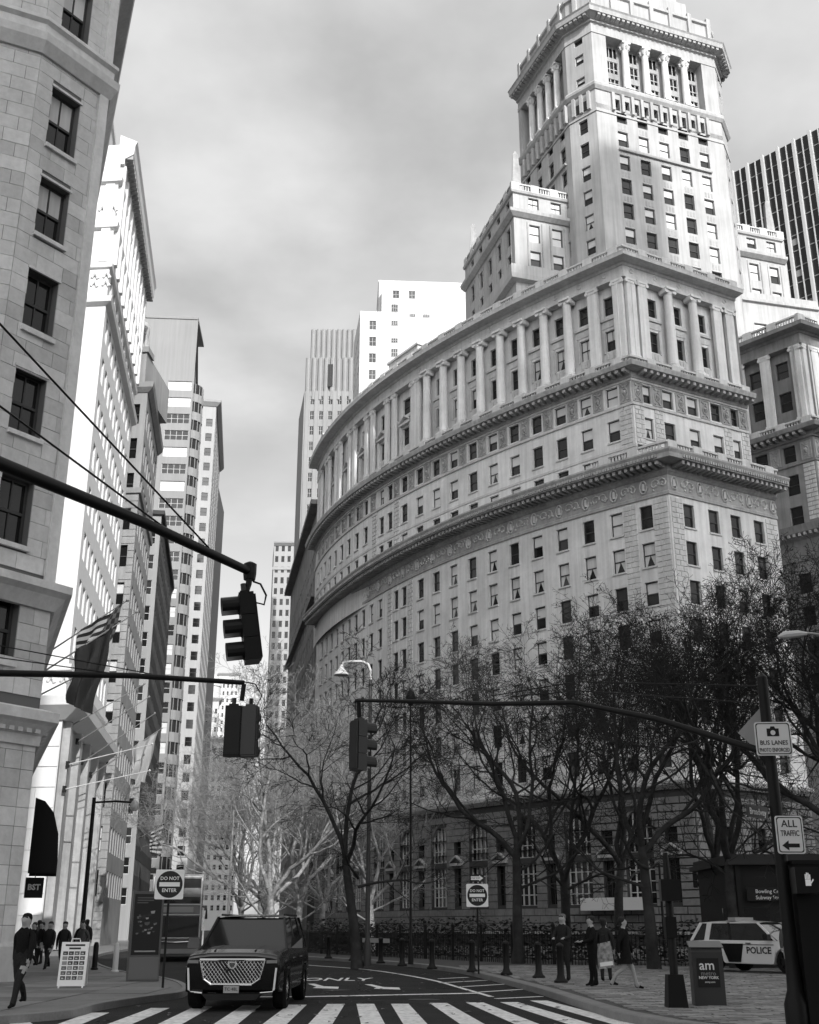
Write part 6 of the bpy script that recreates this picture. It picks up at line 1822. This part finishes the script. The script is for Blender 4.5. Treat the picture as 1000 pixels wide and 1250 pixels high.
# ---- large black SUV (front at +x local)
SUVX, SUVY = -3.6, 28.1
suv = thing('suv', 'large black luxury suv with mesh grille stopped at the crosswalk', 'car', (SUVX, SUVY, .0), math.atan2(-1, -.03))
tab = [(-2.62, .62, 1.1, 1.12, .90), (-2.55, .42, 1.14, 1.16, .97), (-1.8, .36, 1.2, 1.22, 1.0), (0, .34, 1.2, 1.22, 1.0), (1.0, .34, 1.19, 1.24, 1.0), (1.4, .34, 1.17, 1.22, 1.0), (2.2, .34, 1.12, 1.17, .985), (2.55, .36, 1.06, 1.1, .96), (2.64, .42, 1.0, 1.04, .94)]
ar = [(1.62, .5), (-1.5, .5)]
car_body(tab, 2.06, ar).build('body', CARK, suv, True)
cabin(suv, (-2.5, 1.28), (-2.25, .45), 1.2, 1.83, .95, .76, CARK, [(0.02, .02, .08, CARK), (.27, .25, .05, CARK), (.62, .66, .05, CARK), (1.0, 1.0, .05, CARK)])
for x in (1.62, -1.5):
    for y in (-.9, .9): wheel(suv, x, y, .41, .28, 12, CHROME)
for y in (-.72, .72): MB().tube([(-2.0, y, 1.9), (.2, y, 1.9)], .025, 6).build('roof_rail', PLASTIC, suv)
hp = MB()
for y in (-.45, .45): hp.tube([(1.3, y, 1.245), (2.4, y * .95, 1.165)], [.03, .02], 6)
hp.build('hood_crease', CARK, suv, kind='stuff')
XF = 2.655
def face(poly, x0, x1):
    b = MB(); k = len(poly); b.v = [(x0, y, z) for y, z in poly] + [(x1, y, z) for y, z in poly]
    b.f = [tuple(range(k)), tuple(range(2 * k - 1, k - 1, -1))] + [(i, (i + 1) % k, k + (i + 1) % k, k + i) for i in range(k)]; b.m = [0] * len(b.f); return b
gp = [(-.68, 1.0), (.68, 1.0), (.58, .62), (.42, .52), (-.42, .52), (-.58, .62)]
gr = face(gp, XF - .06, XF + .005).build('grille', PLASTIC, suv)
lat = MB()
def inpoly(y, z): return inside((y, z), gp)
for i in range(-16, 17):
    for sg in (-1, 1):
        pts = []
        for k in range(40):
            z = .525 + .472 * k / 39; y = i * .075 + sg * (z - .76) * .8
            if inpoly(y, z): pts.append((XF + .012, y, z))
        if len(pts) > 1: lat.tube([pts[0], pts[-1]], .0065, 4, cap=False)
lat.build('grille_mesh', CHROME, gr, kind='stuff')
lat = MB(); q = gp + [gp[0]]
for a, c in zip(q, q[1:]): lat.tube([(XF + .01, *a), (XF + .01, *c)], .022, 6)
lat.build('grille_surround', CHROME, gr)
face([(-.09, .96), (.09, .96), (.1, .9), (.06, .84), (0, .81), (-.06, .84), (-.1, .9)], XF + .015, XF + .035).build('emblem', CHROME, gr)
face([(-.055, .94), (.055, .94), (.06, .9), (.035, .86), (0, .84), (-.035, .86), (-.06, .9)], XF + .035, XF + .038).build('emblem_field', mat('emblem_dark', .08, .4), gr)
pl_ = MB().box(XF + .0, XF + .03, -.16, .16, .36, .5).build('licence_plate', mat('plate_grey', .4, .5), suv)
text('TC·48L', .09, SIGNK, pl_, (XF + .032, 0, .43), (1, 0))
for s in (-1, 1):
    MB().box(XF - .06, XF + .02, min(s * .71, s * .93), max(s * .71, s * .93), .93, .99).build('headlight', LAMP, suv)
    MB().hexa([(XF - .05, s * .86, .4), (XF + .02, s * .86, .4), (XF + .02, s * .9, .42), (XF - .05, s * .9, .42), (XF - .05, s * .9, .84), (XF + .02, s * .9, .84), (XF + .02, s * .935, .84), (XF - .05, s * .935, .84)]).build('running_light', mat('drl', .85, .3), suv)
    MB().tube([(XF - .02, s * .86, .38), (XF + .01, s * .6, .36)], .016, 6).build('bumper_trim', CHROME, suv)
    m = MB(); m.hexa([(1.0, s * 1.02, 1.2), (1.2, s * 1.02, 1.2), (1.2, s * 1.28, 1.2), (1.03, s * 1.28, 1.2), (1.0, s * 1.02, 1.27), (1.17, s * 1.02, 1.42), (1.16, s * 1.26, 1.42), (1.03, s * 1.28, 1.4)]); m.build('mirror', CARK, suv)
    for x in (.45, -.85):
        MB().box(x - .12, x + .12, s * 1.03 - .012, s * 1.03 + .012, .98, 1.01).build('door_handle', CHROME, suv)
    MB().tube([(1.05, s * 1.034, .5), (-.95, s * 1.034, .5)], .014, 5).build('door_trim', CHROME, suv)
face([(-.5, .22), (.5, .22), (.62, .34), (-.62, .34)], XF - .35, XF - .02).build('lower_intake', PLASTIC, suv)
MB().box(1.3, 1.32, -.02, .02, 1.21, 1.22).build('wiper_base', PLASTIC, suv)
# ---- police SUV
POX, POY = 12.35, 42.6
pol = thing('police_car', 'white police suv with dark rear door panel parked on the plaza', 'car', (POX, POY, SWZ + .02), R(-50))
tab = [(-2.5, .5, .95, 1.0, .9), (-2.42, .36, 1.0, 1.04, .97), (-1.5, .3, 1.05, 1.07, 1), (0, .28, 1.04, 1.06, 1), (1.0, .28, 1.02, 1.07, 1), (2.0, .3, .95, 1.0, .985), (2.4, .34, .85, .9, .95), (2.5, .42, .74, .78, .9)]
car_body(tab, 2.0, [(1.5, .45), (-1.42, .45)]).build('body', CARW, pol, True)
cabin(pol, (-2.4, 1.2), (-2.05, .35), 1.05, 1.6, .9, .7, CARW, [(.02, .02, .07, CARW), (.2, .17, .1, CARW), (.48, .5, .045, PLASTIC), (.98, .99, .05, CARW)])
for x in (1.5, -1.42):
    for y in (-.86, .86): wheel(pol, x, y, .38, .26, 5, PLASTIC)
for s in (-1, 1):
    MB().hexa([(-.25, s * 1.004, .34), (-.75, s * 1.004, .34), (-.75, s * 1.0, .34), (-.25, s * 1.0, .34), (-.1, s * 1.006, .94), (-1.0, s * 1.006, .94), (-1.0, s * 1.0, .94), (-.1, s * 1.0, .94)]).build('door_panel', CARK, pol)
    text('POLICE', .3, SIGNK, pol, (.5, s * 1.012, .72), (0, s), bold=.006)
    MB().box(-.1, 1.1, s * 1.006 - .004, s * 1.006 + .004, .9, .92).build('body_stripe', SIGNK, pol)
    MB().hexa([(2.1, s * .95, .78), (2.42, s * .82, .76), (2.42, s * .75, .76), (2.1, s * .9, .78), (2.05, s * .95, .92), (2.36, s * .82, .88), (2.36, s * .75, .88), (2.05, s * .9, .92)]).build('headlight', LAMP, pol)
    m = MB(); m.box(.85, 1.02, s * 1.0 - (.0 if s > 0 else .22), s * 1.0 + (.22 if s > 0 else 0), 1.08, 1.25); m.build('mirror', PLASTIC, pol)
    for x in (.1, -1.15): MB().box(x - .1, x + .1, s * 1.01 - .01, s * 1.01 + .01, .94, .97).build('door_handle', PLASTIC, pol)
MB().box(-1.0, -.6, -.6, .6, 1.68, 1.71).box(-.95, -.65, -.55, .55, 1.711, 1.8).build('light_bar', mat('lightbar', .35, .2, .5), pol)
face([(-.6, .5), (.6, .5), (.55, .78), (-.55, .78)], 2.44, 2.52).build('grille', PLASTIC, pol)
# ---- double-decker bus
bus = thing('tour_bus', 'double-decker bus facing the crosswalk with glazed front beside the poster kiosk', 'bus', (-12.6, 66.0, 0), math.atan2(-.98, .16))
b = MB(); L_, W_ = 11.0, 1.27
pr = [(5.5, .35), (5.6, 1.0), (5.55, 2.2), (5.4, 3.2), (5.1, 4.15), (-5.5, 4.15), (-5.5, .35)]
for s in (-1, 1): b.quad(*[(x, s * W_, z) for x, z in pr])
for (x0, z0), (x1, z1) in zip(pr, pr[1:] + pr[:1]): b.quad((x0, -W_, z0), (x0, W_, z0), (x1, W_, z1), (x1, -W_, z1))
b.build('body', mat('bus_paint', .16, .25, .5, coat=.5), bus)
BG = mat('bus_glass', .02, .03, .5, coat=1.0); BT = mat('bus_trim', .5, .4)
for s in (-1, 1): MB().tube([(5.63, s * 1.2, 1.1), (5.58, s * 1.2, 2.15), (5.5, s * 1.2, 2.7), (5.16, s * 1.2, 4.0)], .035, 6).build('corner_trim', BT, bus)
for x_, z_ in ((5.62, 1.1), (5.58, 2.18), (5.5, 2.68), (5.16, 4.02)): MB().tube([(x_, -1.2, z_), (x_, 1.2, z_)], .035, 6).build('front_trim', BT, bus)
MB().hexa([(5.6, -1.15, 1.15), (5.6, 1.15, 1.15), (5.62, 1.15, 1.15), (5.62, -1.15, 1.15), (5.555, -1.15, 2.1), (5.555, 1.15, 2.1), (5.58, 1.15, 2.1), (5.58, -1.15, 2.1)]).build('windshield', BG, bus)
MB().hexa([(5.47, -1.15, 2.75), (5.47, 1.15, 2.75), (5.5, 1.15, 2.75), (5.5, -1.15, 2.75), (5.15, -1.15, 3.95), (5.15, 1.15, 3.95), (5.19, 1.15, 3.95), (5.19, -1.15, 3.95)]).build('upper_windshield', BG, bus)
MB().box(5.52, 5.56, -.85, .85, 2.3, 2.58).build('destination_panel', mat('bus_display', .35, .4), bus)
for s in (-1, 1):
    for k in range(7):
        MB().box(-4.8 + 1.4 * k, -3.55 + 1.4 * k, s * 1.275 - .008, s * 1.275 + .008, 2.75, 3.7).build('side_window', BG, bus); MB().box(-4.8 + 1.4 * k, -3.55 + 1.4 * k, s * 1.275 - .008, s * 1.275 + .008, 1.15, 2.1).build('side_window', BG, bus)
    MB().tube([(5.58, s * .85, .75), (5.64, s * .85, .75)], .13, 10).build('headlight', LAMP, bus); MB().tube([(5.58, s * 1.05, .75), (5.63, s * 1.05, .75)], .09, 8).build('indicator', LAMP, bus)
    MB().tube([(5.4, s * 1.27, 2.6), (5.75, s * 1.5, 2.5), (5.75, s * 1.5, 2.0)], [.03, .03, .08], 6).build('mirror', PLASTIC, bus)
    for x in (3.2, -3.0): wheel(bus, x, s * 1.1, .5, .3, 8)
MB().box(5.55, 5.68, -1.2, 1.2, .38, .6).build('bumper', mat('bus_bumper', .3, .4), bus)
MB().tube([(5.6, -1.1, .95), (5.66, 0, .9), (5.6, 1.1, .95)], .03, 6).build('trim', CHROME, bus)
# ---- far parked van and car up the street
van = thing('van', 'pale van standing behind the bus up the street', 'van', (-15.6, 86, 0), R(-80))
MB().box(-2.6, 2.2, -1, 1, .4, 2.3).box(2.2, 2.9, -.98, .98, .4, 1.2).build('body', mat('van_paint', .35, .4), van)
MB().hexa([(2.2, -.9, 1.25), (2.85, -.9, 1.22), (2.85, .9, 1.22), (2.2, .9, 1.25), (2.2, -.85, 2.2), (2.3, -.85, 2.2), (2.3, .85, 2.2), (2.2, .85, 2.2)]).build('windshield', CGL, van)
for x in (1.8, -1.8):
    for y in (-.9, .9): wheel(van, x, y, .36, .24, 6)

# ================================================================== people
def person(label, loc, rz, pose='stand', H=1.75, top=CLOTHK, legs=CLOTHD, skin=SKIN, hat=None, hair=HAIR, coat=None, shorts=False, cat='person', hold=None, group=None):
    """skeleton (x right, y forward, z up) grown with a skin modifier into one continuous body"""
    V = []; E = []; Rr = []; Cg = []
    def add(p, r, par, c): V.append(p); Rr.append(r); Cg.append(c); (E.append((par, len(V) - 1)) if par is not None else None); return len(V) - 1
    pel = add((0, 0, .96), (.14, .105), None, 'l'); sp_ = add((0, .01, 1.14), (.145, .105), pel, 't'); ch = add((0, .015, 1.3), (.14, .11), sp_, 't'); nk0 = add((0, 0, 1.44), (.07, .065), ch, 't')
    nk = add((0, .005, 1.52), (.055, .055), nk0, 's'); hd_ = add((0, .02, 1.6), (.075, .085), nk, 's'); h2 = add((0, .015, 1.68), (.082, .095), hd_, 's'); add((0, .0, 1.745), (.06, .07), h2, 'h')
    add((0, .118, 1.625), (.016, .018), hd_, 's'); add((0, .095, 1.555), (.03, .03), hd_, 's')
    for s in (-1, 1): add((s * .088, 0, 1.63), (.018, .022), hd_, 's')
    arms = {'stand': ((.02, .02), (.02, .02)), 'walk': ((.16, .24), (-.16, -.16)), 'hold': ((.12, .3), (.12, .3)), 'pocket': ((-.06, .08), (-.06, .08))}[pose if pose in ('stand', 'walk', 'hold', 'pocket') else 'walk']
    for s, (ey, wy) in zip((-1, 1), arms):
        sh_ = add((s * .175, 0, 1.36), (.058, .06), add((s * .1, 0, 1.4), (.06, .06), nk0, 't'), 't'); bent = pose == 'hold'
        el = add((s * .25, ey, 1.15), (.05, .05), sh_, 't'); ux = .14 if bent else (.2 if pose == 'pocket' else .26)
        wz = 1.12 if bent else (.97 if pose == 'pocket' else .93); wr_ = add((s * ux, wy, wz), (.036, .036), el, 't')
        dy = .06 if bent else .01; dz = .0 if bent else -.07
        pm__ = add((s * ux, wy + dy, wz + dz), (.034, .022), wr_, 'k')
        for fi in range(4):
            fx = s * ux + (fi - 1.5) * .016; l = (.05, .065, .06, .045)[fi]
            k1 = add((fx, wy + dy * 1.5, wz + dz * 1.5 - .01), (.0085, .0085), pm__, 'k')
            add((fx - s * .006, wy + dy * 1.5 + (l if bent else .015), wz + dz * 1.5 - (.02 if bent else l)), (.0075, .0075), k1, 'k')
        add((s * (ux - .045), wy + dy + .03, wz + dz - .005), (.01, .01), pm__, 'k')
    if pose in ('walk', 'walk2'): L2_ = (((.05, .2, .52), (.055, .3, .1)), ((.07, -.03, .5), (.06, -.36, .17)))
    else: L2_ = (((.1, .02, .5), (.11, -.02, .09)), ((.1, .03, .5), (.12, .03, .09)))
    lc = 's' if shorts else 'l'
    for s, (kn, an) in zip((-1, 1), L2_):
        hp_ = add((s * .09, 0, .9), (.092, .1), pel, 'l'); k_ = add((s * kn[0], kn[1], kn[2]), (.06, .062), hp_, lc); calf = add((s * (kn[0] + an[0]) / 2, (kn[1] + an[1]) / 2 - .02, (kn[2] + an[2]) / 2 + .06), (.052, .055), k_, lc)
        a_ = add((s * an[0], an[1], an[2]), (.04, .04), calf, lc)
        tip = -.03 if an[1] < -.2 else -.045
        add((s * an[0], an[1] - .05, an[2] - .05), (.035, .035), a_, 'f'); ft = add((s * an[0], an[1] + .1, an[2] + tip), (.042, .034), a_, 'f'); add((s * an[0], an[1] + .17, an[2] + tip - .012), (.035, .024), ft, 'f')
    me = bpy.data.meshes.new('sk'); me.from_pydata(V, E, []); ob = bpy.data.objects.new('sk', me); COL.objects.link(ob)
    ob.modifiers.new('s', 'SKIN'); sv = me.skin_vertices[0].data
    for i, r in enumerate(Rr):
        g_ = Cg[i]; kf = 1.28 if g_ in 'tl' else 1.1 if g_ in 's' else 1.0
        sv[i].radius = (r[0] * kf, r[1] * kf)
    sv[0].use_root = True
    ss = ob.modifiers.new('u', 'SUBSURF'); ss.levels = 1; ss.render_levels = 1
    dgp = bpy.context.evaluated_depsgraph_get(); bm_ = bpy.data.meshes.new_from_object(ob.evaluated_get(dgp)); bpy.data.objects.remove(ob); bpy.data.meshes.remove(me)
    bm_.name = 'body'; idx = {'t': 0, 'l': 1, 's': 2, 'k': 2, 'h': 3, 'f': 4}
    for m__ in (top, legs, skin, hair, BLACKM): bm_.materials.append(m__)
    VA = np.array(V); mi = []
    for p in bm_.polygons:
        c = np.array(p.center); q = int(np.argmin(((VA - c) ** 2).sum(1))); g_ = Cg[q]
        if g_ == 's' and c[2] > 1.5 and (c[1] < -.02 or c[2] > 1.7): g_ = 'h'
        mi.append(idx[g_])
    bm_.polygons.foreach_set('material_index', mi); bm_.polygons.foreach_set('use_smooth', [True] * len(mi))
    zmin = min(v.co.z for v in bm_.vertices); k = H / (max(v.co.z for v in bm_.vertices) - zmin)
    t = thing('person', label, cat, loc, rz, group); t.scale = (k, k, k)
    o = link('body', bm_, t); o.location = (0, 0, -zmin)
    Z0 = -zmin
    hr = MB(); hr.lathe([(.092, 1.645), (.1, 1.68), (.095, 1.73), (.07, 1.765), (.02, 1.78)], 12, (0, -.012))
    hh_ = hr.build('hat' if hat else 'hair', hat or hair, t, True); hh_.location = (0, 0, Z0)
    ey_ = MB()
    for s in (-1, 1): ey_.tube([(s * .032, .096, 1.648), (s * .032, .106, 1.648)], .009, 6)
    e_ = ey_.build('eyes', HAIR, t, kind='stuff'); e_.location = (0, 0, Z0)
    if coat:
        cb = MB(); n = 14; zl = coat
        rings = [(.15, .12, 1.44), (.205, .15, 1.3), (.18, .14, 1.1), (.2, .165, .92), (.235, .2, zl)]
        for rx, ry, z in rings: cb.v.extend([(rx * math.cos(2 * math.pi * i / n), ry * math.sin(2 * math.pi * i / n) + .01, z) for i in range(n)])
        for j in range(len(rings) - 1):
            for i in range(n): cb.f.append((j * n + i, j * n + (i + 1) % n, (j + 1) * n + (i + 1) % n, (j + 1) * n + i)); cb.m.append(0)
        c_ = cb.build('coat', top, t, True); c_.location = (0, 0, Z0)
    return t
GR = SWZ + .02
person('person in black hooded jacket walking past the ashlar building plinth', (-7.75, 24.5, GR), R(170), 'walk', 1.72, CLOTHK, CLOTHD, hat=CLOTHK)
person('person in pale beanie and dark jacket standing on the plaza hands in front', (4.55, 36.0, GR), R(150), 'hold', 1.82, CLOTHD, CLOTHD, hat=mat('beanie_grey', .16, .9))
pw = person('person in black coat standing beside the patterned tote bag', (4.95, 33.0, GR), R(100), 'hold', 1.74, CLOTHK, CLOTHK)
person('person in dark clothes behind the patterned tote bag', (5.75, 35.9, GR), R(-20), 'stand', 1.7, CLOTHD, CLOTHD)
person('person with bare legs and black coat striding across the plaza', (5.55, 31.6, GR), R(-95), 'walk', 1.7, CLOTHK, CLOTHK, shorts=True, coat=.62, hair=HAIR)
person('person in black coat standing next to the signal control cabinet', (7.4, 22.3, GR), R(190), 'pocket', 1.72, CLOTHK, CLOTHK)
person('person in grey coat standing beside the police car front', (11.35, 36.5, GR), R(200), 'stand', 1.75, CLOTHG, CLOTHD)
person('person in dark jacket on the plaza beyond the pedestrian signal', (9.0, 27.0, GR), R(120), 'stand', 1.72, CLOTHD, CLOTHD)
cr = [(-14.6, 47.2, 'black puffer jacket and hood', 'walk', 150, CLOTHK, .0), (-13.5, 45.6, 'dark coat facing the sandwich board', 'walk', 175, CLOTHD, .0), (-12.9, 47.8, 'long black coat by the lamp post', 'stand', 200, CLOTHK, .55), (-12.1, 45.0, 'grey jacket near the black bollard', 'pocket', 160, CLOTHG, 0),
      (-12.5, 44.0, 'dark clothes in front of the long coat', 'walk', 190, CLOTHD, 0), (-15.6, 51.5, 'black jacket by the white facade', 'stand', 140, CLOTHK, 0), (-16.8, 55.0, 'grey coat walking along the white facade', 'walk', 10, CLOTHG, .6), (-15.3, 57.5, 'dark jacket walking away along the white facade', 'walk', 5, CLOTHD, 0)]
for x, y, d_, po, rz, mt_, ct in cr: person('person in ' + d_ + ' in the sidewalk crowd', (x, y, GR), R(rz), po, random.Random(x).uniform(1.62, 1.84), mt_, CLOTHD, coat=ct or None, group='sidewalk crowd')
# patterned tote bag
t = thing('tote_bag', 'large tote bag with spiky-crown print carried on the plaza', 'bag', (5.28, 33.05, GR + .42), R(8))
MB().hexa([(-.2, -.07, 0), (.25, -.07, .04), (.25, .07, .04), (-.2, .07, 0), (-.24, -.03, .62), (.16, -.03, .7), (.16, .03, .7), (-.24, .03, .62)]).build('bag_body', mat('tote_print', .3, .8, .2, grain=.9, gscale=9), t)
for y in (-.03, .03): MB().tube([(-.14, y, .62), (-.1, y, .85), (.02, y, .88), (.08, y, .66)], .012, 5).build('handle', BLACK, t)
MB().hexa([(-.16, -.078, .06), (.2, -.078, .1), (.2, -.074, .1), (-.16, -.074, .06), (-.17, -.072, .16), (.19, -.072, .2), (.19, -.068, .2), (-.17, -.068, .16)]).build('print_band', SIGNW, t)
